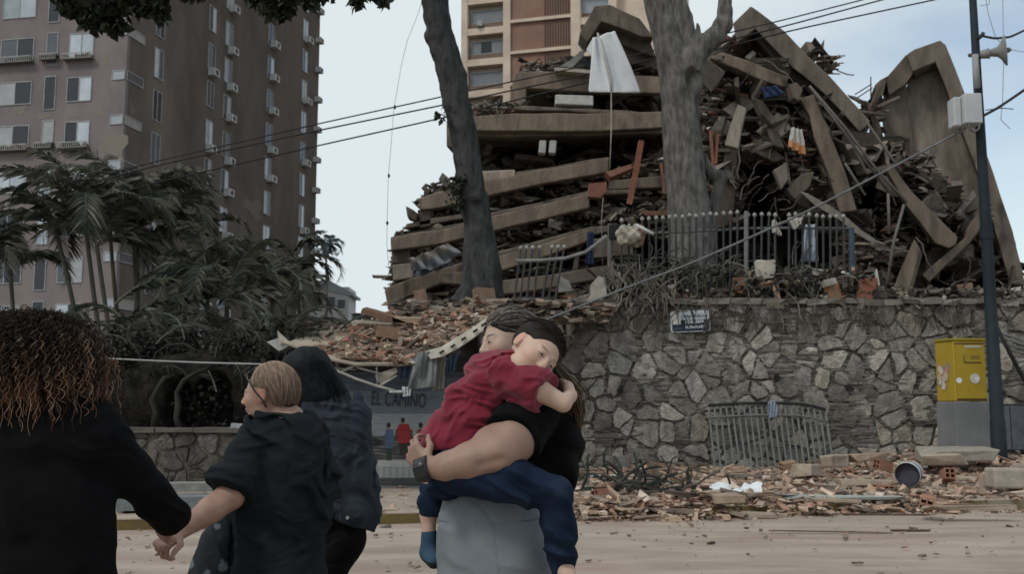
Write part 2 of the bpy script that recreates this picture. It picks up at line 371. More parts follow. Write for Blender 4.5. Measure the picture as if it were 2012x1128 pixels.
def balc(O, d, n, u0, u1, z):
    m = MB(); facebox(m, O, d, n, u0, u1, z, z + .06, .002, .42, (.45, .43, .42)); facebox(m, O, d, n, u0, u1, z + .34, z + .38, .38, .42, (.9, .9, .9))
    k = int((u1 - u0) / .13)
    for i in range(k + 1):
        uu = u0 + (u1 - u0 - .03) * i / k; facebox(m, O, d, n, uu, uu + .03, z + .06, z + .34, .39, .415, (.85, .85, .85))
    for i in range(9):
        c = O + d * R.uniform(u0, u1) + n * .22 + np.array([0, 0, z + .2]); m.box(c, (.22, .2, .25), rrot(), (.10, .11, .07) if R.random() < .6 else (.5, .3, .2), .3)
    m.build('window_rack', M['ac'], ab)
def umap(px, O, d, n): return float(np.dot(hit(px, 400, O, n) - O, d))
rows = range(-6, 8)
for k in rows:
    zc = ztop - k * fl
    # mauve front
    for (xa, xb, h0, h1, sp) in ((-16, 50, -.75, .72, 1), (75, 98, -1.2, .95, 0), (120, 169, -.78, .78, 1), (-90, -50, -.75, .72, 1)):
        ua, ub = umap(xb, C0, dl, nl), umap(xa, C0, dl, nl)
        if zc < 1.5: continue
        window(C0, dl, nl, ua, ub, zc + h0, zc + h1, 0, sp)
        if (k in (0, 2) and xa != 75) or (k in (0, 2) and xa == 75): balc(C0, dl, nl, ua - .1, ub + .25, zc + h0 - .18 + (.5 if xa == 75 else 0))
    # small corner window wrapping round
    zc2 = zc - 2.05 + fl
    if zc2 > 2:
        window(C0, dl, nl, .06, .92, zc2 - .3, zc2 + .3, (.40, .43, .47), 0); window(C0, dr, nr, .06, 1.9, zc2 - .3, zc2 + .3, (.10, .10, .11) if k % 2 else (.35, .33, .31), 0)
    for ci, (px, hw, h0, h1) in enumerate(((300, 9, -1.15, .85), (405, 7, -.95, .9), (439, 7.5, -.9, .95), (524, 6.5, -1.0, .9), (592, 5, -1.05, .95))):
        ua, ub = umap(px - hw, C0, dr, nr), umap(px + hw, C0, dr, nr); zz = zc - (.25 if ci in (2, 3) else 0)
        if zz < 1.5: continue
        window(C0, dr, nr, ua, ub, zz + h0, zz + h1, 0, 0 if ub - ua < .9 else 1)
        um = (ua + ub) / 2
        if ci and ((k + ci) % 2 == 0 or ci in (2, 3) and R.random() < .75): acunit(C0, dr, nr, um + (.3 if ci > 1 else 0), zz + h0 - (.1 if R.random() < .5 else .55), .95 if ci > 2 else .8, .55)
    u = umap(616, C0, dr, nr)
    if k % 1 == 0 and zc > 3: acunit(C0, dr, nr, u, zc - .2, .8, .45)
def patch(O, d, n, px, py, w_, h_, col, sd, nm='bare_patch'):
    r = np.random.default_rng(sd); c = hit(px, py, O, n); k = 22; pts = []
    for i in range(k):
        a = i / k * 2 * math.pi; q = 1 + .35 * math.sin(a * 3 + sd) + r.uniform(-.18, .18); pts.append(c + d * math.cos(a) * w_ * q / 2 + np.array([0, 0, 1.]) * math.sin(a) * h_ * q / 2 + n * .004)
    mb = MB(); mb.prism(pts, n * .006, col); mb.build(nm, M['vc'], ab)
for i, (px, py, w_, h_) in enumerate(((222, 296, 1.5, 2.2), (203, 318, 1.3, .8), (200, 118, .9, .6), (197, 215, .5, .9), (143, 228, .7, .25), (85, 228, .9, .3), (222, 320, 1.2, 1.2), (40, 215, .8, .5), (128, 262, .5, .3))): patch(C0, dl, nl, px, py, w_, h_, (.215, .19, .16), i)
for i, (px, py, w_, h_) in enumerate(((258, 215, .6, 1.0), (252, 300, .5, .5), (330, 320, 2.5, 1.6), (420, 140, 1.8, .9), (500, 410, 3, 1.5), (350, 420, 3, 2))): patch(C0, dr, nr, px, py, w_, h_, (.12, .10, .088) if i % 2 else (.15, .125, .108), 20 + i)
# little house and trees far off between the buildings
fh = thing('far_house', P(662, 620, 110), 'small pale house with bluish gabled side beyond the palms', 'building')
b = MB(); c = P(655, 600, 112); b.box(c + np.array([0, 0, -2]), (4.2, 5, 7.5), col=(.55, .55, .55)); b.build('wall', M['vc'], fh)
b = MB(); cc = c + np.array([2.2, -2.6, 1.75]); b.prism([cc + np.array(v) for v in ((-4.6, 0, 0), (.4, 0, -1.0), (.4, 0, -.7), (-2.6, 0, .9), (-4.6, 0, .3))], (0, 5.4, 0), (.33, .36, .38)); b.build('roof', M['vc'], fh)
for k, (a, zz) in enumerate(((-1.4, .2), (.2, .2), (1.3, -.1), (-1.4, -2), (.2, -2))):
    b = MB(); b.box(c + np.array([a, -2.53, zz]), (.8, .06, .9), col=(.12, .14, .16)); b.build('window', M['vc'], fh)

# ------------------------------------------------------------------ beige tower behind
T0 = P(906, 400, 90); T0[2] = 0; td = unit((1, -.27, 0)); tn = unit((-.27, -1, 0))
tb = thing('apartment_tower', T0, 'beige framed apartment tower with brick panels behind the collapsed building', 'building')
def tu(px): return float(np.dot(hit(px, 200, T0, tn) - T0, td))
U = {k: tu(k) for k in (906, 918, 989, 1003, 1123, 1142, 1198, 1214, 1330)}
b = MB(); facebox(b, T0, td, tn, .2, U[1330], 0, 60, -14, -.9); b.build('building_core', M['beige'], tb)
b = MB()
for a, c in ((906, 918), (989, 1003), (1123, 1142), (1198, 1214)): facebox(b, T0, td, tn, U[a], U[c], 0, 60, -.9, .12)
b.build('pillars', M['beige'], tb)
tfl = 2.93
def tz(px, py): return float(hit(px, py, T0, tn)[2])
zref = tz(955, 60)                                      # spandrel centre at the first pixel row
for k in range(-2, 9):
    z = zref - k * tfl
    for ua_, ub_ in ((U[918], U[989]), (U[1142], U[1198])): b = MB(); facebox(b, T0, td, tn, ua_, ub_, z - .30, z + .32, -.9, .05); b.build('spandrel', M['beige'], tb)
    b = MB(); facebox(b, T0, td, tn, U[1003], U[1123], z - 0.02 + .5, z + .26 + .5, -.5, .10); b.build('floor_band', M['frame'] if False else M['beige'], tb)
    b = MB(); facebox(b, T0, td, tn, U[918], U[989], z + .32, z + .88, -.6, -.3, (.17, .125, .10)); b.build('sill_panel', M['vc'], tb)
    b = MB(); facebox(b, T0, td, tn, U[1003], U[1123], z + .76, z + tfl + .48, -.7, -.15); b.build('brick_wall', M['brick'], tb)
    b = MB()
    for i in range(10):
        u = U[1123] - .25 - i * .24; facebox(b, T0, td, tn, u - .035, u + .035, z + 1.0, z + tfl + .48, -.148, -.05, (.10, .075, .06))
    b.build('louvre', M['vc'], tb)
    f = MB(); u0, u1 = U[918] + .15, U[989] - .1
    for a in ((u0, u1, z + .88, z + .98), (u0, u1, z + 2.1, z + 2.18), (u0, u0 + .08, z + .98, z + 2.1), (u1 - .08, u1, z + .98, z + 2.1)): facebox(f, T0, td, tn, *a, -.6, -.45)
    fo = f.build('window', M['frame'], tb)
    p = MB(); c = (.20, .215, .23)
    facebox(p, T0, td, tn, u0 + .08, u1 - .08, z + .98, z + 2.1, -.6, -.52, c)
    if k == 1: facebox(p, T0, td, tn, u0 + 1.0, u0 + 2.0, z + 1.05, z + 2.1, -.519, -.50, (.015, .015, .018))
    p.build('pane', M['pane'], fo)
    p = MB(); facebox(p, T0, td, tn, U[1142], U[1198], z + .9, z + 2.3, -.6, -.52, (.30, .33, .36)); p.build('window', M['pane'], tb)
b = MB(); c = hit(943, 47, T0, tn); b.box(c + tn * .1, (.5, .5, .5), col=(.8, .8, .78)); b.build('air_conditioner', M['ac'], tb)
# ------------------------------------------------------------------ collapsed building
cb = thing('collapsed_building', (5, 28, 3.1), 'collapsed concrete building of tilted pancaked floor slabs above the stone wall', 'building')
def slab(name, poly, Y, ext, col=(1, 1, 1), jit=.010, step=.5, parent=cb, mt='conc', bev=.03):
    mb = MB(); mb.prism(slab_pts(poly, Y, jit, step), ext, col); o = mb.build(name, M[mt], parent)
    if bev:
        m = o.modifiers.new('Bevel', 'BEVEL'); m.width = bev; m.segments = 2; m.limit_method = 'ANGLE'; m.angle_limit = .7
    return o
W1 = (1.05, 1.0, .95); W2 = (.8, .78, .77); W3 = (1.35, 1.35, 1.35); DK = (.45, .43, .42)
# left stack of floors, front faces, then the floors reaching back
slab('parapet', [(1008, 150), (1016, 141), (1060, 139), (1180, 143), (1302, 150), (1302, 183), (1180, 180), (1034, 173), (1032, 208), (1001, 207)], [27.5] * 10, (0, .28, 0), W1)
slab('floor_slab', [(1010, 206), (1302, 220), (1302, 229), (1010, 215)], 27.3, (0, 9, .3), W2)
slab('floor_slab', [(1016, 140), (1302, 147), (1302, 153), (1016, 146)], 27.9, (0, 9, .5), W2)
slab('parapet', [(925, 228), (1010, 222), (1180, 222), (1302, 218), (1302, 250), (1180, 257), (1000, 257), (925, 256)], 26.8, (0, .3, 0), W1)
slab('floor_slab', [(878, 257), (1000, 258), (1302, 251), (1302, 262), (1000, 268), (885, 267)], 27.12, (0, 8, 1.4), W3)
slab('broken_slab', [(877, 236), (893, 232), (893, 290), (877, 288)], 27.0, (.4, 2.5, 0), W2)
slab('parapet', [(947, 355), (1060, 333), (1196, 311), (1196, 338), (1060, 362), (947, 388)], 26.2, (0, .3, 0), W1)
slab('floor_slab', [(940, 350), (1196, 308), (1200, 313), (940, 357)], 26.52, (0, 7, .6), W2)
slab('floor_slab', [(943, 336), (1012, 333), (1012, 350), (945, 356)], 26.45, (0, 5, .8), (1.9, 1.9, 1.9))
slab('parapet', [(1196, 355), (1300, 345), (1302, 368), (1196, 372)], 26.4, (0, .3, 0), W2)
slab('parapet', [(960, 425), (1060, 402), (1158, 380), (1158, 408), (1060, 432), (962, 456)], 25.6, (0, .3, 0), W1)
slab('floor_slab', [(950, 421), (1158, 375), (1240, 372), (1240, 380), (1158, 384), (950, 428)], 25.92, (0, 7, .5), W2)
slab('parapet', [(976, 503), (1060, 482), (1158, 450), (1158, 473), (1060, 508), (978, 534)], 25.0, (0, .3, 0), W1)
slab('floor_slab', [(965, 498), (1158, 446), (1230, 440), (1230, 448), (965, 506)], 25.32, (0, 7, .5), W2)
slab('parapet', [(978, 552), (1080, 540), (1200, 520), (1200, 545), (1080, 566), (978, 580)], 24.4, (0, .3, 0), W2)
slab('floor_slab', [(1150, 470), (1240, 462), (1245, 500), (1160, 508)], 25.2, (0, 4, .5), W2)
# the ends beyond the leaning trunk
slab('parapet', [(823, 390), (850, 380), (905, 366), (915, 388), (905, 400), (850, 410), (824, 412)], 26.4, (0, .35, 0), W1)
slab('broken_slab', [(820, 412), (846, 410), (848, 444), (824, 448)], 26.5, (0, .8, 0), DK)
slab('floor_slab', [(797, 440), (850, 428), (920, 420), (920, 428), (800, 448)], 26.5, (0, 6, .5), W2)
slab('broken_slab', [(797, 404), (812, 412), (822, 420), (818, 434), (800, 426)], 26.4, (0, .5, 0), W2)
slab('parapet', [(767, 470), (800, 460), (860, 452), (918, 440), (920, 466), (860, 480), (800, 488), (768, 492)], 25.9, (0, .35, 0), W1)
slab('floor_slab', [(767, 466), (918, 436), (918, 443), (767, 472)], 26.25, (0, 6, .5), W2)
slab('broken_slab', [(769, 492), (806, 488), (806, 516), (771, 518)], 26.1, (0, .6, 0), DK)
slab('broken_slab', [(771, 520), (812, 516), (812, 546), (772, 552)], 25.9, (0, 1.0, 0), (1.2, 1.2, 1.25))
slab('parapet', [(755, 570), (800, 550), (860, 530), (925, 512), (928, 545), (870, 556), (800, 584), (762, 602)], 25.3, (0, .4, 0), W1)
slab('floor_slab', [(757, 566), (925, 508), (925, 515), (757, 574)], 25.7, (0, 6, .5), W2)
slab('broken_slab', [(760, 602), (806, 584), (850, 575), (850, 618), (770, 625)], 25.2, (0, 1.2, 0), DK)
slab('parapet', [(862, 540), (915, 532), (915, 560), (862, 556)], 24.8, (0, .4, 0), W2)
# the top left folded slab
slab('folded_slab', [(1169, 10), (1200, 8), (1224, 20), (1257, 35), (1285, 72), (1263, 72), (1224, 56), (1182, 41), (1154, 82), (1139, 64)], 27.0, (0, .9, 0), W2)
slab('folded_slab', [(1182, 41), (1224, 56), (1275, 74), (1290, 112), (1250, 98), (1216, 84)], 27.35, (0, 3.5, .4), DK)  # underside of the fold, its shade put into the darker colour
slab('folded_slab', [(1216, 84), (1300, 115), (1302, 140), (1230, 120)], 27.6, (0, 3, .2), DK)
# big diagonal slab
slab('fallen_slab', [(1475, 11), (1490, 21), (1541, 60), (1590, 112), (1632, 151), (1672, 196), (1710, 238), (1700, 250), (1689, 259), (1620, 184), (1557, 132), (1484, 56), (1448, 84), (1440, 45)], 26.0, (.5, 1.6, .3), (.85, .84, .84), .01)
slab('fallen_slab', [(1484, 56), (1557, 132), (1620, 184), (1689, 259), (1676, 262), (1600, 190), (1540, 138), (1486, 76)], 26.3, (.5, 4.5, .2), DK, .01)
slab('fallen_slab', [(1394, 113), (1418, 101), (1470, 118), (1549, 150), (1543, 171), (1496, 157), (1451, 136)], 25.4, (.1, .5, 0), W1)
slab('fallen_beam', [(1572, 193), (1599, 184), (1614, 223), (1640, 285), (1662, 340), (1684, 413), (1650, 418), (1629, 345), (1600, 270), (1590, 226)], 25.2, (.15, .5, 0), W1)
slab('fallen_beam', [(1551, 166), (1566, 160), (1578, 175), (1570, 198), (1558, 192)], 25.0, (0, .4, 0), W2)
slab('broken_slab', [(1481, 190), (1500, 198), (1527, 238), (1518, 246), (1497, 224)], 25.2, (0, .35, 0), W2)
slab('broken_slab', [(1502, 247), (1528, 255), (1543, 292), (1520, 286)], 25.4, (0, .35, 0), W2)
slab('broken_slab', [(1482, 270), (1512, 284), (1545, 312), (1520, 318), (1484, 300)], 25.6, (0, .35, 0), DK)
slab('broken_slab', [(1520, 334), (1546, 318), (1549, 352), (1536, 372)], 25.0, (0, .2, 0), (1.4, 1.45, 1.5))
slab('broken_slab', [(1545, 372), (1578, 340), (1600, 336), (1592, 366), (1562, 392)], 25.1, (0, .3, 0), W2)
slab('broken_board', [(1450, 205), (1466, 212), (1450, 291), (1424, 284)], 24.6, (.08, .3, 0), (1.9, 1.95, 2.0), bev=.01)
slab('broken_slab', [(1426, 290), (1450, 296), (1440, 440), (1404, 452), (1412, 392)], 25.6, (0, .5, 0), DK)
slab('fallen_beam', [(1700, 196), (1716, 205), (1752, 320), (1793, 378), (1776, 398), (1738, 336)], 26.6, (.2, .6, 0), DK)
slab('fallen_beam', [(1740, 330), (1752, 324), (1793, 378), (1840, 424), (1882, 466), (1878, 480), (1865, 488), (1838, 478), (1778, 400)], 25.0, (.25, .8, .1), W1)
slab('fallen_beam', [(1922, 417), (1930, 445), (1905, 478), (1826, 554), (1811, 540), (1866, 492), (1898, 466), (1900, 450)], 25.3, (.2, .7, 0), W1)
slab('fallen_beam', [(1796, 469), (1808, 492), (1778, 600), (1743, 600), (1769, 529)], 24.6, (.3, .6, 0), W1)
slab('broken_slab', [(1880, 560), (1912, 555), (1915, 590), (1890, 592)], 25, (0, .8, 0), (1.3, 1.0, .9))
# great leaning slab with its raised rim on the right
slab('leaning_slab', [(1770, 196), (1793, 140), (1838, 121), (1873, 212), (1922, 342), (1960, 450), (1900, 440), (1850, 400), (1800, 330)], [27.4, 27.3, 27.2, 27.2, 27.2, 27.2, 27.3, 27.4, 27.4], (.3, .5, 0), (1.25, 1.28, 1.32), .004)
slab('leaning_slab', [(1781, 106), (1796, 96), (1847, 78), (1858, 87), (1895, 181), (1925, 262), (1965, 381), (1989, 451), (2010, 535), (2014, 560), (1986, 560), (1960, 470), (1922, 342), (1873, 212), (1838, 121), (1793, 140)], 26.6, (.5, 1.1, 0), (.9, .89, .88), .006)
slab('leaning_slab', [(1719, 166), (1730, 156), (1745, 148), (1781, 106), (1793, 140), (1800, 136), (1778, 166), (1748, 186), (1742, 160), (1732, 196), (1724, 190)], 26.8, (.2, .9, 0), W2)
slab('leaning_slab', [(1728, 202), (1745, 178), (1780, 160), (1800, 330), (1832, 420), (1785, 405), (1742, 300)], 27.15, (.2, .5, 0), (.8, .8, .8))
slab('fallen_beam', [(1723, 206), (1768, 187), (1770, 193), (1726, 213)], 26.3, (0, .2, 0), W2)
slab('fallen_beam', [(1986, 559), (1993, 520), (1996, 522), (1996, 559)], 26.3, (0, .2, 0), DK)
slab('leaning_slab', [(1925, 400), (1941, 392), (1990, 560), (1960, 560)], 27.2, (.3, .6, 0), DK)
# thin bent rails and pipes
def pipe(name, pts, r, parent=None, col=(1, 1, 1), mt='debris', k=7):
    mb = MB(); mb.tube([P(*p) for p in pts], r, k, col); return mb.build(name, M[mt], parent, smooth=True)
for a in ([(1590, 168, 25), (1660, 250, 25), (1720, 330, 25), (1782, 398, 24.8)], [(1598, 178, 25.2), (1680, 290, 25.2), (1752, 385, 25.1)], [(1700, 235, 24.8), (1750, 308, 24.8), (1770, 336, 24.8)],
          [(1745, 380, 24.4), (1747, 460, 24.4)], [(1776, 402, 24.3), (1757, 470, 24.3), (1742, 560, 24.2)], [(1660, 320, 24.9), (1700, 384, 24.9)]):
    pipe('bent_rail', a, .035, cb, (.16, .15, .14))
for a in ([(1620, 108, 27), (1632, 110, 27), (1660, 109, 27)], [(1640, 125, 27), (1658, 123, 27)], [(1625, 118, 27), (1645, 138, 27), (1665, 146, 27), (1678, 147, 27)], [(1680, 185, 27), (1712, 165, 27.2)],
          [(1684, 192, 27), (1714, 172, 27.2)], [(1711, 150, 27), (1711, 205, 27)], [(1690, 200, 27), (1722, 215, 27)], [(1700, 222, 27), (1716, 196, 27)]):
    pipe('rebar', a, .016, cb, (.05, .045, .045))
# orange and rust boards
slab('rust_plank', [(1255, 275), (1266, 276), (1256, 335), (1242, 402), (1231, 400), (1244, 335)], 24.3, (0, .08, 0), (.26, .115, .075), mt='debris', bev=.005)
slab('rust_plank', [(1190, 338), (1240, 322), (1244, 330), (1200, 348)], 24.6, (0, .5, 0), (.30, .15, .11), mt='debris', bev=.005)
slab('rust_plank', [(1158, 360), (1192, 357), (1193, 375), (1180, 388), (1155, 386)], 24.5, (0, .3, 0), (.28, .13, .10), mt='debris', bev=.005)
for a in ((1394, 255, 1400, 330), (1408, 262, 1404, 322), (1297, 320, 1303, 380)): slab('rust_plank', [(a[0], a[1]), (a[0] + 5, a[1]), (a[2] + 5, a[3]), (a[2], a[3])], 24.8, (0, .1, 0), (.24, .11, .08), mt='debris', bev=0)
slab('roof_box', [(1583, 80), (1608, 82), (1610, 98), (1606, 112), (1590, 100)], 27.5, (0, .6, 0), (.28, .24, .20), mt='debris')
slab('appliance', [(1091, 185), (1166, 187), (1166, 207), (1091, 204)], 27.5, (0, .5, 0), (.50, .50, .48), mt='debris')
for xx in (1060, 1080): slab('white_block', [(xx, 275), (xx + 14, 275), (xx + 12, 301), (xx - 2, 300)], 26.9, (0, .3, 0), (.42, .42, .40), mt='debris')
slab('pale_plank', [(1090, 132), (1166, 138), (1166, 144), (1090, 138)], 27.2, (0, .3, 0), (.42, .38, .32), mt='debris', bev=0)
slab('broken_panel', [(1098, 130), (1120, 118), (1140, 100), (1150, 96), (1146, 110), (1124, 132)], 27.6, (0, .2, 0), (.22, .22, .21), mt='debris', bev=0)
slab('dark_panel', [(1138, 100), (1150, 110), (1165, 112), (1165, 140), (1138, 138)], 28.0, (0, .6, 0), (.03, .035, .04), mt='debris', bev=0)

def inpoly(x, y, poly):
    c = False; n = len(poly); j = n - 1
    for i in range(n):
        if ((poly[i][1] > y) != (poly[j][1] > y)) and x < (poly[j][0] - poly[i][0]) * (y - poly[i][1]) / (poly[j][1] - poly[i][1] + 1e-9) + poly[i][0]: c = not c
        j = i
    return c
PALD = [(.16, .132, .108), (.10, .084, .070), (.22, .18, .145), (.055, .048, .042), (.15, .14, .13), (.20, .11, .08), (.24, .21, .18), (.10, .085, .07)]
HOLES = [[(1452, 312), (1500, 308), (1532, 340), (1545, 395), (1575, 420), (1560, 440), (1450, 440), (1446, 380)], [(1668, 330), (1700, 350), (1735, 380), (1745, 470), (1720, 500), (1700, 470), (1680, 410)], [(1812, 556), (1862, 500), (1880, 520), (1885, 600), (1782, 600)], [(1812, 470), (1850, 490), (1838, 520), (1812, 530)],
         [(1045, 180), (1088, 180), (1088, 212), (1045, 212)], [(960, 290), (1050, 272), (1056, 310), (975, 335)], [(1105, 275), (1170, 268), (1160, 300), (1105, 310)], [(1070, 528), (1150, 495), (1150, 520), (1080, 545)]]
def scatter(poly, Y0, Y1, n, smin, smax, pal=PALD, flat=.5, mb=None, light=.03, long=.3, holes=True):
    mb = mb or MB(); xs = [p[0] for p in poly]; ys = [p[1] for p in poly]; k = 0
    while k < n:
        x, y = rng.uniform(min(xs), max(xs)), rng.uniform(min(ys), max(ys))
        if not inpoly(x, y, poly): continue
        if holes and any(inpoly(x, y, h_) for h_ in HOLES): k += .25; continue
        k += 1; s = smin * (smax / smin) ** rng.uniform(0, 1) ; c = np.array(pal[rng.integers(len(pal))]) * rng.uniform(.6, 1.25)
        if rng.random() < light: c = np.array((.42, .40, .37)) * rng.uniform(.7, 1.2)
        el = rng.uniform(2.5, 6) if rng.random() < long else rng.uniform(.8, 1.8)
        mb.box(P(x, y, rng.uniform(Y0, Y1)), (min(s * el, 1.15), s * rng.uniform(.5, 1), s * rng.uniform(.12, flat)), frot(rng.uniform(0, 3.14), rng.choice([.3, .8, 3.0])), tuple(c), .35)
    return mb
db = MB()
regs = [
 ([(1036, 176), (1300, 190), (1300, 222), (1040, 212)], 29, 33, 160, .10, .35), ([(1030, 120), (1150, 122), (1300, 128), (1300, 150), (1020, 140)], 27.8, 29.5, 200, .06, .25),
 ([(930, 205), (1030, 203), (1040, 224), (925, 228)], 27.3, 29, 160, .05, .22), ([(945, 290), (1200, 265), (1300, 260), (1300, 345), (1200, 312), (945, 352)], 28.8, 33, 520, .08, .4),
 ([(940, 385), (1200, 340), (1300, 300), (1310, 420), (1160, 384), (950, 424)], 26.75, 29, 900, .05, .32), ([(950, 455), (1160, 408), (1310, 400), (1310, 470), (1160, 450), (965, 505)], 26.1, 28, 900, .05, .30),
 ([(970, 530), (1160, 475), (1240, 470), (1240, 600), (960, 605)], 25.5, 27, 900, .05, .28),
 ([(850, 362), (895, 345), (925, 370), (960, 450), (850, 440), (822, 400)], 26.9, 28, 380, .05, .2), ([(800, 440), (925, 430), (925, 470), (770, 470)], 26.7, 28, 220, .05, .2),
 ([(770, 490), (925, 466), (925, 540), (760, 570)], 26.4, 28, 340, .05, .25), ([(765, 590), (930, 545), (960, 620), (770, 625)], 25.6, 26.8, 420, .05, .25),
 ([(1385, 100), (1440, 80), (1490, 80), (1600, 190), (1690, 300), (1700, 420), (1600, 440), (1480, 440), (1390, 440), (1370, 250)], 26.9, 28.8, 2400, .05, .36),
 ([(1380, 150), (1440, 150), (1450, 300), (1420, 420), (1385, 380)], 25.8, 26.6, 420, .05, .25), ([(1540, 240), (1600, 260), (1640, 400), (1590, 420), (1545, 330)], 25.9, 26.8, 420, .05, .22),
 ([(1600, 200), (1700, 270), (1900, 480), (1930, 590), (1680, 600), (1640, 420)], 27.0, 28.2, 1300, .05, .34), ([(1716, 260), (1830, 330), (1900, 400), (1930, 430), (1890, 460), (1800, 370)], 26.0, 26.9, 700, .04, .26),
 ([(1690, 195), (1725, 215), (1730, 260), (1710, 250)], 26.6, 27.4, 60, .05, .3), ([(1590, 95), (1625, 100), (1640, 150), (1620, 140)], 26.8, 27.3, 40, .05, .3),
 ([(1930, 440), (1960, 480), (2010, 600), (1930, 600)], 27, 28, 160, .08, .4), ([(1660, 470), (1760, 440), (1740, 600), (1660, 600)], 24.6, 26, 420, .05, .26),
]
for p_, a, c, n, s0, s1 in regs: scatter(p_, a, c, n, s0, s1, mb=db)
for _ in range(230):      # mid-sized broken panels, beams and boards among the fill
    while True:
        x, y = rng.uniform(1385, 1930), rng.uniform(110, 590)
        if any(inpoly(x, y, r_[0]) for r_ in (regs[11], regs[14], regs[15], regs[19])) and not any(inpoly(x, y, h_) for h_ in HOLES): break
    Yq = rng.uniform(25.6, 26.9) if x < 1700 else rng.uniform(25.6, 27.3); g = rng.choice([.055, .09, .13, .19, .26], p=[.25, .3, .25, .15, .05]) * rng.uniform(.8, 1.2); lo_ = rng.random() < .45
    db.box(P(x, y, Yq), (rng.uniform(.6, 1.7), rng.uniform(.05, .12), rng.uniform(.05, .12)) if lo_ else (rng.uniform(.3, .95), rng.uniform(.25, .6), rng.uniform(.04, .13)), rrot(), (g * 1.05, g * .9, g * .78), .25)
for _ in range(150):      # bent bars and torn wires
    x, y = rng.uniform(1385, 1930), rng.uniform(110, 590)
    if not any(inpoly(x, y, r_[0]) for r_ in (regs[11], regs[14], regs[15], regs[19])): continue
    a = P(x, y, rng.uniform(25.2, 26.6)); d = unit((rng.normal(), rng.normal() * .3, rng.normal() - .5)); pts = [a]
    for k in range(7): d = unit(d + rng.normal(size=3) * .3 + np.array([0, 0, -.15])); a = a + d * rng.uniform(.08, .22); pts.append(a)
    db.tube(pts, rng.uniform(.008, .022), 5, tuple(np.array((.12, .10, .09)) * rng.uniform(.4, 1.8)))
tag(db.build('rubble', M['debris'], cb), kind='stuff')
# heart of the heap: lumpy fill behind the debris, shade put into its colour
def heap(poly, Y, depth, name='shade_dark_fill', n=26, col=(.05, .043, .038)):
    """a lumpy solid filling an outline, its front face displaced"""
    mb = MB(); ys = np.array([p[1] for p in poly]); y0, y1 = ys.min(), ys.max(); rows_ = []
    for j in range(n):
        y = y0 + (y1 - y0) * (j + .5) / n; xs = []
        for i in range(len(poly)):
            a, c = poly[i], poly[(i + 1) % len(poly)]
            if (a[1] > y) != (c[1] > y): xs.append(a[0] + (c[0] - a[0]) * (y - a[1]) / (c[1] - a[1]))
        xs.sort()
        for k in range(0, len(xs) - 1, 2):
            x = xs[k]
            while x < xs[k + 1]:
                e = min(x + rng.uniform(18, 45), xs[k + 1])
                if Y < 32 and any(inpoly((x + e) / 2, y, h_) for h_ in HOLES): x = e; continue
                c_ = P((x + e) / 2, y, Y + rng.uniform(0, 1.2)); w_ = (e - x) * Y / F
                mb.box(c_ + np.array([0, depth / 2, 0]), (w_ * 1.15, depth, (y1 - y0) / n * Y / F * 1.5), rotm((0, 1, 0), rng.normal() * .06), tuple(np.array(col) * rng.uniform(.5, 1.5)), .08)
                x = e
    return tag(mb.build(name, M['debris'], cb), kind='stuff')
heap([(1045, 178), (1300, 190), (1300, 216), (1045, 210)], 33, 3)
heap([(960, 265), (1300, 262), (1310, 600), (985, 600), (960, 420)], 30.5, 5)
heap([(1400, 290), (1760, 320), (1900, 470), (1940, 600), (1400, 600)], 33.5, 3, n=14, col=(.012, .011, .010))  # deep backing, the cavities' shade put into its near-black colour
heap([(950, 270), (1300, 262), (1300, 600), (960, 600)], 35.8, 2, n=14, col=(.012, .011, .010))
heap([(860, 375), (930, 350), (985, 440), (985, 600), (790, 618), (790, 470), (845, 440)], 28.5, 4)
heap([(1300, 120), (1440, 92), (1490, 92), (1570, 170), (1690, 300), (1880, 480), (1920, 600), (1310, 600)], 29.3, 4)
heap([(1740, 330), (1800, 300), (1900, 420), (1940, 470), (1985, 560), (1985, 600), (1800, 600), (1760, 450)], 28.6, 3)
def beamline(name, pts, Y, wd, dp, col, mt='debris', parent=cb):
    mb = MB(); q = [P(x, y, Y) for x, y in pts]
    for a, c in zip(q[:-1], q[1:]):
        d = c - a; ln = np.linalg.norm(d); x = d / ln; yv = np.array([0, 1, 0.]); z = np.cross(x, yv); mb.box((a + c) / 2, (ln, dp, wd), np.stack([x, yv, z], 1), col, .06)
    return mb.build(name, M[mt], parent)
# fabric hanging out of the ruin
def cloth(name, quad, Y, fold=.06, col=(1, 1, 1), nfold=7, thick=.01, seed=0, n=26, mt='vcfab', parent=None, sag=0.0, colf=None):
    """quad: four pixel corners tl,tr,br,bl; a folded sheet with real thickness"""
    r = np.random.default_rng(seed); q = [P(*p, Y if not hasattr(Y, '__len__') else Y[i]) for i, p in enumerate(quad)]
    S, T = np.meshgrid(np.linspace(0, 1, n), np.linspace(0, 1, n)); S = S[..., None]; T = T[..., None]
    Pg = (q[0] * (1 - S) + q[1] * S) * (1 - T) + (q[3] * (1 - S) + q[2] * S) * T
    f = sum(np.sin(S * nfold * (k + 1) * 2.4 + T * r.uniform(-5, 5) + r.uniform(0, 6)) / (k + 1) for k in range(3))
    Pg = Pg + np.array([.25, -1, .1]) * f * fold; Pg[..., 2:3] -= sag * np.sin(S * math.pi) * (0.3 + T)
    mb = MB(); a, b_ = n, n; Fc = [(i * b_ + j, (i + 1) * b_ + j, (i + 1) * b_ + j + 1, i * b_ + j + 1) for i in range(a - 1) for j in range(b_ - 1)]
    mb.add(Pg.reshape(-1, 3), Fc, col)
    if colf: mb.c = [tuple(colf(((k % (b_ - 1)) + .5) / b_, ((k // (b_ - 1)) + .5) / a)) for k in range(len(Fc))]
    o = mb.build(name, M[mt], parent, smooth=True); m = o.modifiers.new('Solidify', 'SOLIDIFY'); m.thickness = thick; return o
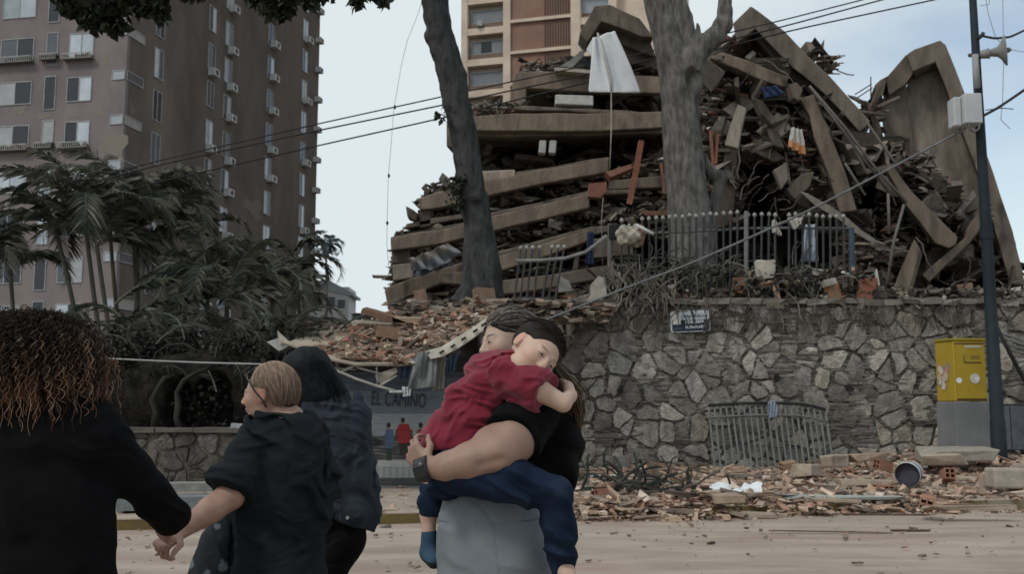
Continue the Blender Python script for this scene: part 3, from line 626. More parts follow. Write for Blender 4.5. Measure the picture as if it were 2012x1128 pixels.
tag(cloth('cloth', [(1556, 250), (1576, 256), (1584, 306), (1548, 288)], 24.4, .05, colf=lambda s, t: (.62, .60, .56) if t < .62 else (.62, .30, .14), seed=1), 'white and orange cloth snagged under the curved fallen beam', 'cloth')
tag(cloth('cloth', [(1492, 172), (1530, 168), (1542, 184), (1504, 192)], 24.7, .06, (.035, .06, .13), seed=2), 'dark blue cloth crumpled among the broken panels below the diagonal slab', 'cloth')
tag(cloth('blanket', [(802, 508), (880, 476), (905, 498), (812, 530)], 24.7, .10, colf=lambda s, t: (.20, .185, .165) if t < .45 else (.17, .185, .20), seed=3, sag=.12), 'grey floral blanket draped over the lowest slabs left of the trunk', 'blanket')
tag(cloth('cloth', [(812, 530), (885, 508), (893, 520), (818, 545)], 24.9, .07, (.15, .165, .18), seed=4), 'pale blue cloth under the grey blanket left of the trunk', 'cloth')
tag(cloth('trousers', [(1155, 455), (1166, 455), (1168, 520), (1150, 518)], 24.0, .03, (.035, .055, .11), seed=5), 'blue trousers hanging from the slab edge beside the broken fence', 'clothing')
tag(cloth('shirt', [(1583, 442), (1602, 442), (1606, 515), (1575, 515)], 19.2, .05, (.40, .46, .54), seed=6), 'pale blue shirt caught behind the picket fence', 'clothing')
tag(cloth('plastic_sheet', [(1548, 428), (1576, 428), (1572, 440), (1560, 452)], 18.7, .05, (.42, .40, .37), seed=7), 'whitish rag hooked over the fence tips below the cable', 'rag')
tag(cloth('plastic_sheet', [(1518, 432), (1526, 440), (1535, 464), (1520, 456)], 18.7, .04, (.46, .43, .40), seed=8), 'small torn pale scrap pierced on the middle of the fence', 'rag')
# white banner on its rope
ban = thing('cloth_banner', P(1200, 120, 22), 'white torn cloth banner tied to a rope in front of the ruin', 'banner')
o = cloth('banner_cloth', [(1164, 74), (1208, 60), (1259, 181), (1156, 179)], 22.0, .035, (1, 1, 1), 3, .006, 11, 34, 'white', ban)
mb = MB(); mb.prism([P(x, y, 22.02) for x, y in ((1152, 96), (1166, 72), (1168, 105), (1164, 110))], (0, .02, 0)); mb.build('torn_corner', M['white'], ban)
pipe('wooden_spar', [(1174, 64, 21.93), (1188, 110, 21.93), (1199, 150, 21.93), (1201, 178, 21.93)], .022, ban, (.55, .54, .52))
pipe('rope', [(1174, 64, 21.95), (1196, 150, 21.95), (1201, 180, 21.95), (1201, 260, 21.95), (1198, 332, 21.95)], .012, ban, (.45, .42, .37))
pipe('rope', [(1185, 388, 21.95), (1182, 430, 21.95), (1184, 520, 21.95)], .008, ban, (.3, .28, .25))
pipe('bottom_rod', [(1158, 179, 21.96), (1258, 181, 21.96)], .02, ban, (.6, .6, .6))

# ------------------------------------------------------------------ bank of rubble on the pavement
PALR = [(.42, .335, .265), (.36, .27, .205), (.45, .37, .30), (.35, .245, .195), (.31, .195, .155), (.28, .24, .205), (.20, .16, .13), (.50, .44, .38), (.12, .10, .085), (.40, .31, .24)]
def ground_scatter(n, x0, x1, s_rng, smin, smax, mb, pal=PALR, hz=0.0, long=.3):
    """x along, s = distance behind the kerb line"""
    for _ in range(n):
        x = rng.uniform(x0, x1); yk = kA[1] + (x - kA[0]) * kd[1] / kd[0]; y = yk + rng.uniform(*s_rng)
        if y > WALLY - .15: continue
        s = smin * (smax / smin) ** (rng.uniform(0, 1) ** 1.4); c = np.array(pal[rng.integers(len(pal))]) * rng.uniform(.75, 1.35) * np.array([1.06, 1, .97])
        if y < yk: z = .02
        else: z = float(pavz(np.array(x), np.array(y))) if y > yk + .2 else .14
        el = rng.uniform(2.5, 6) if rng.random() < long else rng.uniform(.8, 1.7)
        hh = s * rng.uniform(.18, .6)
        mb.box((x, y, z + hh * .3 + hz * rng.uniform(0, 1) ** 2), (s * el, s, hh), frot(rng.uniform(0, 3.14), rng.choice([.15, .5, 1.5])), tuple(c), .42)
rb = MB(); 
def mound(x0, x1):
    pass
ground_scatter(7500, .3, 11.5, (.2, 7), .018, .10, rb, hz=.06, long=.2)
ground_scatter(330, .3, 11.5, (.25, 6), .06, .15, rb, hz=.06, long=.35)
ground_scatter(1500, .3, 11, (-.40, .3), .010, .06, rb)
ground_scatter(1700, .5, 5.6, (-.30, .5), .015, .10, rb, hz=.13, long=.3)
ground_scatter(900, 6.5, 11.5, (3, 6), .035, .17, rb, hz=.18)
ground_scatter(350, -6, .5, (-.5, 4), .015, .08, rb)
tag(rb.build('rubble', M['debris']), kind='stuff', label='loose broken brick, plaster and splintered wood along the foot of the stone wall')
rb = MB()
for _ in range(900):
    x = rng.uniform(-7, 9); yk = kA[1] + (x - kA[0]) * kd[1] / kd[0]; y = yk - .1 - abs(rng.normal()) * 2.6
    if y < 3.2: continue
    s = .006 + .030 * rng.uniform() ** 4; c = np.array(PALR[rng.integers(len(PALR))]) * rng.uniform(.5, 1.0)
    rb.box((x, y, .035 + s * .2), (s * rng.uniform(1, 3), s, s * .6), frot(rng.uniform(0, 3.14), .3), tuple(c), .3)
tag(rb.build('grit', M['debris']), kind='stuff', label='small brick crumbs scattered over the dusty road')
# single pieces one can point at
def gp(px, py, lift=.0):
    """point on the pavement/bank seen at this pixel"""
    z = .15
    for _ in range(6):
        q = G(px, py, z); z = float(pavz(q[0], q[1])) if q[1] > 11.5 else .03
    return q + np.array([0, 0, lift])
def chunk(name, px, py, size, rot, col, label, cat, group=None, mt='debris', jit=.34, lift=.05, sub=0):
    mb = MB(); mb.box((0, 0, 0), size, rot, col, jit); o = mb.build(name, M[mt]); c = gp(px, py) + np.array([0, 0, lift]); o.location = Vector([float(v) for v in c])
    m = o.modifiers.new('Bevel', 'BEVEL'); m.width = min(size) * .12; m.segments = 2
    return tag(o, label, cat, group)
def hollow(px, py, L_, W_, H_, rot, col, label, group='broken hollow bricks in the rubble', lift=.07):
    """ceramic block with real holes"""
    mb = MB(); t = .015; nz = 2; ny_ = 2
    for s in (-1, 1): mb.box((0, s * (W_ / 2 - t / 2), 0), (L_, t, H_), None, col)
    for s in range(nz + 1): mb.box((0, 0, -H_ / 2 + t / 2 + s * (H_ - t) / nz), (L_, W_ - 2 * t, t), None, col)
    for s in range(nz): mb.box((0, 0, -H_ / 2 + t + (s + .5) * (H_ - t) / nz - t / 2), (L_ * .98, t, (H_ - t) / nz - t), None, col)
    o = mb.build('hollow_brick', M['debris']); o.location = Vector([float(v) for v in gp(px, py, lift)]); o.rotation_euler = Matrix(rot.tolist()).to_euler(); return tag(o, label, 'brick', group)
for i, (px, py, yaw, lb) in enumerate(((1735, 925, .5, 'pinkish hollow brick lying just left of the fallen bucket'), (1668, 938, 1.2, 'tan hollow brick in the rubble right of the leaning fence panel'), (1862, 944, 1.5, 'hollow brick with dark holes facing out near the lamp post'),
        (1322, 990, 1.3, 'red hollow brick fragment on the kerb below the black pipe'), (1740, 975, 1.6, 'hollow brick showing two holes at the kerb below the bucket'), (1548, 925, .3, 'hollow brick standing against the foot of the leaning fence panel'), (1822, 1001, 1.0, 'hollow brick fragment in the road gutter below the bucket'), (1185, 985, .8, 'reddish hollow brick near the boy\'s hanging shin'))):
    hollow(px, py, .26, .15, .15, frot(yaw, .4), tuple(np.array(R.choice([(.33, .17, .12), (.36, .24, .17), (.30, .15, .11)]))), lb)
PK = [('plank', 1150, 941, (1.5, .16, .05), .1, (.33, .235, .17), 'wide tan plank against the wall foot beside the woman', 'plank'),
 ('plank', 1160, 1011, (1.9, .10, .04), -.03, (.36, .20, .15), 'long reddish batten lying along the kerb beside the boy\'s knee', 'plank'),
 ('plank', 1205, 946, (.75, .09, .03), .05, (.60, .62, .64), 'short white painted board near the wall foot', 'plank'),
 ('plank', 1385, 985, (1.3, .12, .04), -.25, (.34, .25, .19), 'splintered board in front of the black pipe', 'plank'),
 ('plank', 1395, 968, (.9, .05, .03), .35, (.27, .10, .07), 'dark red stick angled behind the black pipe', 'plank'),
 ('plank', 1660, 992, (1.35, .14, .05), .0, (.36, .38, .37), 'greenish white board lying on the kerb edge', 'plank'),
 ('plank', 1640, 998, (.55, .12, .04), .05, (.36, .28, .22), 'short tan board overlapping the greenish white board', 'plank'),
 ('plank', 1745, 1014, (.9, .05, .02), .02, (.10, .075, .06), 'thin dark lath on the road near the kerb', 'plank'),
 ('plank', 1635, 1047, (1.1, .035, .015), -.12, (.17, .12, .095), 'long thin stick lying out on the dusty road', 'plank'),
 ('plank', 1785, 1045, (.35, .05, .02), -.1, (.13, .10, .08), 'short dark stick alone on the road below the bucket', 'plank'),
 ('plank', 1912, 1002, (.9, .16, .05), .08, (.30, .24, .19), 'flat board sticking out over the kerb at the right', 'plank'),
 ('plank', 1460, 947, (1.2, .12, .05), .12, (.22, .19, .165), 'grey weathered board under the leaning fence panel', 'plank'),
 ('plank', 1240, 964, (1.0, .09, .05), .5, (.30, .20, .145), 'tan stick leaning in the debris by the dark tangle', 'plank'),
 ('concrete_chunk', 1640, 925, (.34, .28, .2), .5, (.42, .36, .30), 'pale concrete lump right below the leaning fence panel', 'rubble block'),
 ('concrete_chunk', 1585, 945, (.5, .35, .18), 1.1, (.38, .31, .25), 'tan plaster slab chunk left of the pale lump', 'rubble block'),
 ('concrete_chunk', 1880, 912, (1.3, .6, .18), .15, (.30, .27, .235), 'broad flat concrete slab below the yellow cabinet', 'rubble block'),
 ('concrete_chunk', 1700, 915, (.6, .3, .14), .3, (.36, .27, .21), 'flat tan fragment between fence panel and bucket', 'rubble block'),
 ('concrete_chunk', 1845, 925, (.6, .35, .16), 2.8, (.38, .32, .26), 'pale slab fragment right of the bucket', 'rubble block'),
 ('concrete_chunk', 1700, 962, (.8, .4, .08), .1, (.36, .29, .23), 'flat plaster sheet above the yellow kerb', 'rubble block'),
 ('concrete_chunk', 1430, 999, (.3, .2, .1), .1, (.34, .26, .2), 'small tan block in the gutter under the white paper', 'rubble block'),
 ('concrete_chunk', 1488, 1018, (.42, .12, .06), .0, (.33, .27, .22), 'flat tan fragment on the road edge below the white paper', 'rubble block'),
 ('concrete_chunk', 1212, 925, (.35, .3, .2), .8, (.24, .22, .20), 'grey lump behind the dark tangle at the wall foot', 'rubble block')]
for nm, px, py, sz, yaw, c, lb, ct in PK: chunk(nm, px, py, sz, frot(yaw, .04), c, lb, ct, lift=sz[2] * .5 + (.06 if py < 1000 else .0))
# kerb-side concrete block at the foot of the post
o = chunk('concrete_block', 1980, 958, (.50, .3, .27), rotm((0, 0, 1), .05), (.36, .32, .28), 'squared pale concrete block at the foot of the lamp post', 'block', jit=.04, lift=.12)
o = chunk('concrete_block', 2022, 955, (.30, .3, .32), rotm((0, 0, 1), .3), (.30, .26, .22), 'second concrete block at the right edge beside the lamp post', 'block', jit=.05, lift=.14)
# bucket
bk = thing('bucket', gp(1792, 962), 'white round bucket lying on its side with its dark open end facing out', 'bucket')
c = gp(1790, 962) + np.array([0, .0, .22]); ax = unit((.55, .8, .10)); mb = MB()
prof = [(0, .165), (.03, .172), (.05, .165), (.10, .163), (.33, .135), (.34, .0)]
mb.tube([c + ax * (a - .17) for a, r_ in prof], [r_ for a, r_ in prof], 24, (.58, .60, .62), cap=False); mb.tube([c + ax * (-.168), c + ax * .15], [.155, .125], 24, (.05, .055, .07), cap=False)
mb.build('bucket_body', M['debris'], bk, smooth=True); mb = MB(); mb.tube([c + ax * (-.10), c + ax * (-.09)], [.150, .150], 24, (.07, .065, .09)); mb.build('dark_inside', M['debris'], bk)
mb = MB(); mb.tube([c + ax * (-.10), c + ax * (-.07)], .168, 24, (.06, .065, .09), cap=False); mb.build('rim_band', M['debris'], bk)
# white paper / cloth, black pipe, dark tangle
c = gp(1450, 985); S = np.zeros((14, 18, 3))
for i in range(14):
    for j in range(18):
        u, v = j / 17, i / 13; S[i, j] = c + np.array([(u - .5) * .64 + .02 * math.sin(v * 9), v * .18 - .05, .06 + (.15 - .09 * (abs(u - .48) < .12)) * v ** .7 + .018 * math.sin(u * 17 + v * 5) + .012 * math.sin(v * 23 + u * 9)])
mb = MB(); mb.grid(S, (1, 1, 1)); o = mb.build('crumpled_sheet', M['white'], smooth=False); m = o.modifiers.new('Solidify', 'SOLIDIFY'); m.thickness = .004
tag(o, 'crumpled white plastic sheet lying in the rubble by the kerb', 'plastic sheet')
mb = MB(); mb.tube([gp(1290, 985, .12), gp(1340, 988, .1), gp(1405, 990, .1)], [.035, .04, .035], 10, (.015, .017, .018)); tag(mb.build('pipe', M['debris']), 'short black pipe lying in front of the rubble', 'pipe')
mb = MB(); c0 = gp(1245, 965)
for i in range(60):
    a = c0 + np.array([rng.normal() * .42, rng.normal() * .3, .04]); pts = [a]; d = unit((rng.normal(), rng.normal() * .5, abs(rng.normal()) * .6 + .1))
    for k in range(5): d = unit(d + rng.normal(size=3) * .35 + np.array([0, 0, -.12])); a = a + d * .11; a[2] = max(a[2], c0[2] + .02); pts.append(a)
    mb.tube(pts, rng.uniform(.006, .022), 5, tuple(np.array(R.choice([(.03, .038, .032), (.05, .05, .045), (.10, .085, .07)]))))
tag(mb.build('branch_tangle', M['debris']), 'dark tangle of leaves and torn branches at the wall foot', 'branches')
tag(cloth('rag', [(1180, 968), (1212, 966), (1216, 984), (1172, 986)], 13.9, .04, colf=lambda s, t: (.45, .08, .08) if .3 < s < .6 and t < .5 else (.50, .52, .55), seed=21), 'white and red rag in the debris beside the woman', 'rag')
# ------------------------------------------------------------------ implicit-surface modeller for bodies, garments, trunks
_lat = np.random.default_rng(99).random((32, 32, 32)).astype(np.float32)
def vnoise(x, y, z):
    x, y, z = np.asarray(x), np.asarray(y), np.asarray(z); i, j, k = np.floor(x).astype(int), np.floor(y).astype(int), np.floor(z).astype(int); u, v, w_ = x - i, y - j, z - k
    u, v, w_ = u * u * (3 - 2 * u), v * v * (3 - 2 * v), w_ * w_ * (3 - 2 * w_); g = lambda a, b, c: _lat[(i + a) & 31, (j + b) & 31, (k + c) & 31]
    c00 = g(0, 0, 0) * (1 - u) + g(1, 0, 0) * u; c10 = g(0, 1, 0) * (1 - u) + g(1, 1, 0) * u; c01 = g(0, 0, 1) * (1 - u) + g(1, 0, 1) * u; c11 = g(0, 1, 1) * (1 - u) + g(1, 1, 1) * u
    return (c00 * (1 - v) + c10 * v) * (1 - w_) + (c01 * (1 - v) + c11 * v) * w_
KS = .5
class SDF:
    def __init__(s, vox): s.vox = vox; s.pr = []; s.cuts = []; s.disp = None
    def _add(s, fn, lo, hi, k, op): s.pr.append((fn, np.array(lo, float), np.array(hi, float), k, op)); return s
    def cap(s, a, b, ra, rb=None, k=.03, op='u', cut=None, flat=None):
        k = k * KS if k > .012 else k; a = np.array(a, float); b = np.array(b, float); rb = ra if rb is None else rb; ab_ = b - a; L2 = max(float(ab_ @ ab_), 1e-9)
        fl = None
        if flat is not None: fl = (unit(flat[0]), flat[1])
        def fn(X, Y, Z):
            dx, dy, dz = X - a[0], Y - a[1], Z - a[2]
            t = np.clip((dx * ab_[0] + dy * ab_[1] + dz * ab_[2]) / L2, 0, 1)
            ex, ey, ez = dx - t * ab_[0], dy - t * ab_[1], dz - t * ab_[2]
            if fl is not None:
                q = (ex * fl[0][0] + ey * fl[0][1] + ez * fl[0][2]) * (fl[1] - 1); ex, ey, ez = ex + q * fl[0][0], ey + q * fl[0][1], ez + q * fl[0][2]
            d = np.sqrt(ex * ex + ey * ey + ez * ez) - (ra + t * (rb - ra))
            if cut is not None:
                for p0, n in cut: d = np.maximum(d, (X - p0[0]) * n[0] + (Y - p0[1]) * n[1] + (Z - p0[2]) * n[2])
            return d
        R_ = max(ra, rb) + k + 3 * s.vox; return s._add(fn, np.minimum(a, b) - R_, np.maximum(a, b) + R_, k, op)
    def el(s, c, r, ax=None, k=.03, op='u'):
        c = np.array(c, float); r = np.array(r, float); A = np.eye(3) if ax is None else np.array(ax)   # rows = local axes
        def fn(X, Y, Z):
            dx, dy, dz = X - c[0], Y - c[1], Z - c[2]
            q = [dx * A[i][0] + dy * A[i][1] + dz * A[i][2] for i in range(3)]
            k0 = np.sqrt(sum((q[i] / r[i]) ** 2 for i in range(3))); k1 = np.sqrt(sum((q[i] / r[i] ** 2) ** 2 for i in range(3))) + 1e-9
            return k0 * (k0 - 1) / k1
        R_ = max(r) + k + 3 * s.vox; return s._add(fn, c - R_, c + R_, k, op)
    def cut(s, p, n): s.cuts.append((np.array(p, float), unit(n))); return s
    def mesh(s):
        lo = np.min([p[1] for p in s.pr if p[4] == 'u'], axis=0); hi = np.max([p[2] for p in s.pr if p[4] == 'u'], axis=0); v = s.vox
        n = np.ceil((hi - lo) / v).astype(int) + 1; ax = [lo[i] + v * np.arange(n[i]) for i in range(3)]
        Fd = np.full(n, 1.0, np.float32)
        for fn, a, b_, k, op in s.pr:
            i0 = np.clip(np.floor((a - lo) / v).astype(int), 0, n - 1); i1 = np.clip(np.ceil((b_ - lo) / v).astype(int) + 1, 1, n)
            if (i1 <= i0).any(): continue
            sl = tuple(slice(i0[i], i1[i]) for i in range(3))
            d = fn(ax[0][sl[0]][:, None, None], ax[1][sl[1]][None, :, None], ax[2][sl[2]][None, None, :]).astype(np.float32); o = Fd[sl]
            if op == 's': d = -d
            h = np.maximum(k - np.abs(o - d), 0) / k; sm = h * h * k * .25
            Fd[sl] = (np.minimum(o, d) - sm) if op == 'u' else (np.maximum(o, d) + sm)
        if s.disp is not None:
            idx = np.nonzero(np.abs(Fd) < .035); Fd[idx] += s.disp(ax[0][idx[0]], ax[1][idx[1]], ax[2][idx[2]]).astype(np.float32)
        for p0, nn in s.cuts:
            pl = (ax[0][:, None, None] - p0[0]) * nn[0] + (ax[1][None, :, None] - p0[1]) * nn[1] + (ax[2][None, None, :] - p0[2]) * nn[2]; Fd = np.maximum(Fd, pl)
        Fd[0] = Fd[-1] = 1; Fd[:, 0] = Fd[:, -1] = 1; Fd[:, :, 0] = Fd[:, :, -1] = 1
        ins = Fd < 0; c = np.zeros(n - 1, np.int8)
        for i in (0, 1):
            for j in (0, 1):
                for k in (0, 1): c += ins[i:n[0] - 1 + i, j:n[1] - 1 + j, k:n[2] - 1 + k]
        act = np.nonzero((c > 0) & (c < 8)); I = np.stack(act, 1); ids = -np.ones(n - 1, np.int64); ids[act] = np.arange(len(I))
        acc = np.zeros((len(I), 3)); cnt = np.zeros(len(I))
        cr = [(i, j, k) for i in (0, 1) for j in (0, 1) for k in (0, 1)]; vals = {q: Fd[I[:, 0] + q[0], I[:, 1] + q[1], I[:, 2] + q[2]] for q in cr}
        for q in cr:
            for d_ in range(3):
                if q[d_]: continue
                p = list(q); p[d_] = 1; p = tuple(p); a, b_ = vals[q], vals[p]; m = (a < 0) != (b_ < 0); t = np.where(m, a / (a - b_ + 1e-12), 0)
                pos = np.array(q, float)[None].repeat(len(I), 0); pos[:, d_] = t; acc[m] += pos[m]; cnt[m] += 1
        V = lo + v * (I + acc / cnt[:, None]); quads = []
        for d_ in range(3):
            sa = [slice(None)] * 3; sb = [slice(None)] * 3; sa[d_] = slice(0, n[d_] - 1); sb[d_] = slice(1, n[d_]); A, B = ins[tuple(sa)], ins[tuple(sb)]
            e = np.stack(np.nonzero(A != B), 1); fl = A[tuple(e.T)]; u, w_ = (d_ + 1) % 3, (d_ + 2) % 3
            ok = (e[:, u] > 0) & (e[:, w_] > 0) & (e[:, u] < n[u] - 1) & (e[:, w_] < n[w_] - 1); e = e[ok]; fl = fl[ok]
            def g(du, dw):
                q = e.copy(); q[:, u] += du; q[:, w_] += dw; return ids[tuple(q.T)]
            Q = np.stack([g(-1, -1), g(0, -1), g(0, 0), g(-1, 0)], 1); Q[~fl] = Q[~fl][:, ::-1]; quads.append(Q)
        return V, np.vstack(quads)
    def build(s, name, mat_=None, parent=None, colf=None, smooth_it=1):
        V, Q = s.mesh()
        for _ in range(smooth_it):      # a light Laplacian pass
            S = np.zeros_like(V); cn = np.zeros(len(V))
            for a in range(4): np.add.at(S, Q[:, a], V[Q[:, (a + 1) % 4]] + V[Q[:, (a + 3) % 4]]); np.add.at(cn, Q[:, a], 2)
            V = V * .5 + .5 * S / np.maximum(cn, 1)[:, None]
        me = bpy.data.meshes.new(name); me.vertices.add(len(V)); me.vertices.foreach_set('co', V.ravel()); me.loops.add(Q.size); me.loops.foreach_set('vertex_index', Q.ravel())
        me.polygons.add(len(Q)); me.polygons.foreach_set('loop_start', np.arange(0, Q.size, 4)); me.polygons.foreach_set('loop_total', np.full(len(Q), 4)); me.update(calc_edges=True); me.validate()
        me.shade_smooth()
        if colf is not None:
            c = np.ones((len(V), 4)); c[:, :3] = colf(V); at = me.color_attributes.new('Col', 'FLOAT_COLOR', 'POINT'); at.data.foreach_set('color', c.ravel())
        return link(name, me, mat_, parent)
def folds(dirs, freq, amp, seed=0, warp=2.0):
    r = np.random.default_rng(seed); ph = r.uniform(0, 6, 6); d = unit(dirs); e = unit(np.cross(d, r.normal(size=3))); g = np.cross(d, e)
    def f(X, Y, Z):
        a = X * d[0] + Y * d[1] + Z * d[2]; b_ = X * e[0] + Y * e[1] + Z * e[2]; c = X * g[0] + Y * g[1] + Z * g[2]
        w_ = warp * np.sin(b_ * freq * .22 + ph[0]) + warp * .7 * np.sin(c * freq * .31 + ph[1]); m = .5 + .5 * np.sin(b_ * freq * .35 + a * freq * .2 + ph[2])
        wa = vnoise(X * 9 + ph[4], Y * 9, Z * 9) * 2.2; n1 = vnoise(a * freq * .32 + wa, b_ * freq * .07 + ph[0], c * freq * .07); n2 = vnoise(a * freq * .75 + wa * 1.6, b_ * freq * .18 + 7 + ph[1], c * freq * .18)
        lo = vnoise(X * 6 + ph[2], Y * 6 + ph[3], Z * 6); rd = lambda q: 1 - np.abs(2 * q - 1) * 1.6; return -amp * 2.3 * (rd(n1) * (.35 + 1.3 * lo) + .50 * rd(n2) * (1.35 - lo) - .5)
    return f

# ------------------------------------------------------------------ trees
def pxr(r, Y): return r * Y / F
def trunk(s, pts, Y, k=.05):
    for (x0, y0, r0), (x1, y1, r1) in zip(pts[:-1], pts[1:]):
        a, b_ = P(x0, y0, Y), P(x1, y1, Y); s.cap(a, b_, pxr(r0, Y), pxr(r1, Y), k)
def barkdisp(a):
    def f(X, Y, Z): return -a * 1.5 * (1 - np.abs(2 * vnoise(X * 13 + 5, Y * 13, Z * 2.6) - 1) * 1.5 + .7 * vnoise(X * 5, Y * 5, Z * 4)) + a * .9 - .6 * a * (np.sin(X * 9 + Z * 2.1 + np.sin(Z * 3)) * np.sin(Z * 2.3 + X * 3) + .5 * np.sin(X * 23 + Z * 4 + Y * 9) * np.sin(Z * 7) + .35 * np.sin(Z * 19 + X * 11))
    return f
LEAFD = [(.016, .022, .012), (.024, .032, .016), (.011, .015, .010), (.03, .036, .02)]
def leaves(mb, c, rad, n, ls, pal, squash=(1, 1, .7), hang=.3):
    for _ in range(n):
        d = unit(rng.normal(size=3)); p = np.array(c) + d * rad * rng.uniform(.15, 1) ** .6 * np.array(squash)
        a = unit(rng.normal(size=3) + np.array([0, 0, -hang])); b_ = unit(np.cross(a, rng.normal(size=3))); l = ls * rng.uniform(.6, 1.3); w_ = l * .36
        col = np.array(pal[rng.integers(len(pal))]) * rng.uniform(.7, 1.4); nn = np.cross(a, b_) * w_ * .25
        mb.add([p, p + a * l * .45 + b_ * w_ + nn, p + a * l, p + a * l * .45 - b_ * w_ + nn], [(0, 1, 2), (0, 2, 3)], tuple(col))
t1 = thing('tree', P(940, 590, 20.6), 'leaning dark bare trunk left of the ruin with leafy tips overhead', 'tree')
s = SDF(.03); Yt = 20.6
trunk(s, [(840, -260, 22), (845, -80, 24), (854, 0, 26), (866, 75, 27), (889, 150, 27), (896, 200, 26), (910, 256, 25), (922, 340, 26), (933, 400, 28), (945, 471, 28), (953, 535, 32), (952, 590, 40), (952, 640, 55)], Yt)
s.el(P(849, 70, Yt), (pxr(15, Yt),) * 3, k=.08); s.el(P(928, 520, Yt - .1), (pxr(18, Yt), .2, pxr(60, Yt)), k=.2); s.cap(P(935, 560, Yt - .1), P(908, 612, Yt - .15), .22, .34, k=.3)
s.el(P(938, 388, Yt - .25), (.10, .10, .12), k=.04); s.disp = barkdisp(.022); s.build('trunk', M['bark2'], t1)
def limb(name, pts, r0, r1, mt, parent, k=7):
    q = [P(*p) for p in pts]; mb = MB(); mb.tube(q, np.linspace(r0, r1, len(q)), k); return mb.build(name, M[mt], parent, smooth=True)
limb('limb', [(846, -60, 20.6), (780, -120, 19), (650, -130, 17), (560, -60, 16), (540, -20, 15.6)], .18, .04, 'bark2', t1)
limb('limb', [(780, -120, 19), (600, -170, 16), (350, -120, 14), (240, -60, 13), (220, 0, 12.6)], .12, .03, 'bark2', t1)
limb('limb', [(844, -150, 20.6), (900, -260, 21), (1050, -330, 22), (1200, -300, 22)], .16, .05, 'bark2', t1)
lv = MB()
for px, py, rr, n in ((150, 12, 30, 60), (200, 15, 36, 140), (140, 2, 34, 90), (225, 48, 20, 70), (180, 38, 22, 60), (255, -5, 45, 120), (215, 30, 18, 40), (310, 5, 22, 60), (318, 28, 11, 26), (290, -8, 30, 60), (285, 10, 22, 50), (235, 8, 30, 110), (380, -18, 26, 50), (525, 4, 22, 60), (545, 16, 20, 60), (570, 10, 16, 40), (560, 28, 10, 24), (612, 2, 18, 50), (500, -4, 16, 40), (640, -14, 16, 30), (703, 0, 10, 26), (755, -4, 12, 24), (725, -22, 30, 40),
                     (120, -60, 90, 200), (350, -80, 90, 200), (560, -60, 80, 200), (700, -90, 80, 160), (900, -160, 80, 160), (1050, -190, 90, 160)):
    leaves(lv, P(px, py, 13.5), pxr(rr, 13.5), int(n * 1.6), .15, LEAFD)
lv.build('foliage', M['leaf'], t1)
lv = MB()
for px, py, rr, n in ((900, 400, 22, 70), (908, 380, 16, 50), (905, 355, 18, 50), (890, 372, 16, 40)): leaves(lv, P(px, py, Yt - .3), pxr(rr, Yt), n, .09, LEAFD)
lv.tube(np.array([P(x_, y_, Yt - .3) for x_, y_ in ((912, 352), (900, 368), (896, 384), (905, 395), (900, 415))]), .03, 5, (.03, .028, .025)); lv.build('sprout', M['leaf'], t1)
lv = MB(); leaves(lv, P(865, 225, Yt - .3), pxr(12, Yt), 14, .16, LEAFD); q = np.array([P(890, 235, Yt), P(875, 228, Yt - .2), P(862, 222, Yt - .3)]); lv.tube(q, .01, 4, (.03, .03, .025)); lv.build('sprout', M['leaf'], t1)
t2 = thing('tree', P(1350, 600, 21), 'thick pale grey forked trunk rising behind the picket fence', 'tree')
s = SDF(.03); Yt = 21.0
trunk(s, [(1262, -200, 16), (1275, -60, 22), (1290, 0, 26), (1306, 60, 27), (1322, 120, 31), (1334, 180, 36), (1338, 240, 37), (1342, 300, 38), (1350, 380, 40), (1357, 450, 42), (1360, 560, 46), (1360, 640, 52)], Yt)
trunk(s, [(1305, -90, 15), (1318, -20, 19), (1340, 40, 22), (1352, 100, 26), (1345, 180, 32)], Yt + .1)
trunk(s, [(1432, -120, 11), (1424, -30, 12), (1424, 25, 13), (1421, 48, 17), (1405, 72, 18), (1380, 88, 20), (1358, 120, 26), (1348, 170, 32)], Yt - .1, .16)
s.cap(P(1371, 70, Yt), P(1371, 44, Yt), .09, .03, .06); s.el(P(1358, 160, Yt - .35), (.2, .15, .3), k=.1, op='s'); s.el(P(1330, 175, Yt - .3), (.16, .14, .35), k=.12)
s.disp = barkdisp(.020); s.build('trunk', M['bark'], t2)
limb('limb', [(1262, -180, 21), (1230, -330, 20), (1150, -420, 19)], .14, .04, 'bark', t2); limb('limb', [(1432, -110, 21), (1450, -250, 21), (1540, -360, 21)], .11, .03, 'bark', t2)
lv = MB()
for px, py in ((1150, -420), (1230, -400), (1540, -380), (1450, -420), (1350, -450)): leaves(lv, P(px, py, 20.5), .9, 180, .15, LEAFD)
lv.build('foliage', M['leaf'], t2)
# torn broken stump behind the fence, right of the pale trunk
s = SDF(.04); trunk(s, [(1384, 306, 6), (1392, 330, 9), (1402, 345, 10), (1418, 348, 11), (1408, 380, 10), (1396, 430, 12), (1388, 520, 14)], 21.6, .05); s.cap(P(1402, 345, 21.6), P(1424, 338, 21.6), .10, .06, .04); s.disp = barkdisp(.01)
tag(s.build('broken_branch', M['bark']), 'pale broken forked branch against the ruin right of the grey trunk', 'branch')
slb = slab_pts([(1574, 378), (1590, 382), (1640, 410), (1720, 470), (1716, 478), (1650, 432), (1600, 402)], 20.5, .02, .3); mb = MB(); mb.prism(slb, (.0, .12, .05), (.20, .18, .16)); tag(mb.build('splintered_board', M['debris']), 'long splintered grey board lying over the right end of the fence', 'board')

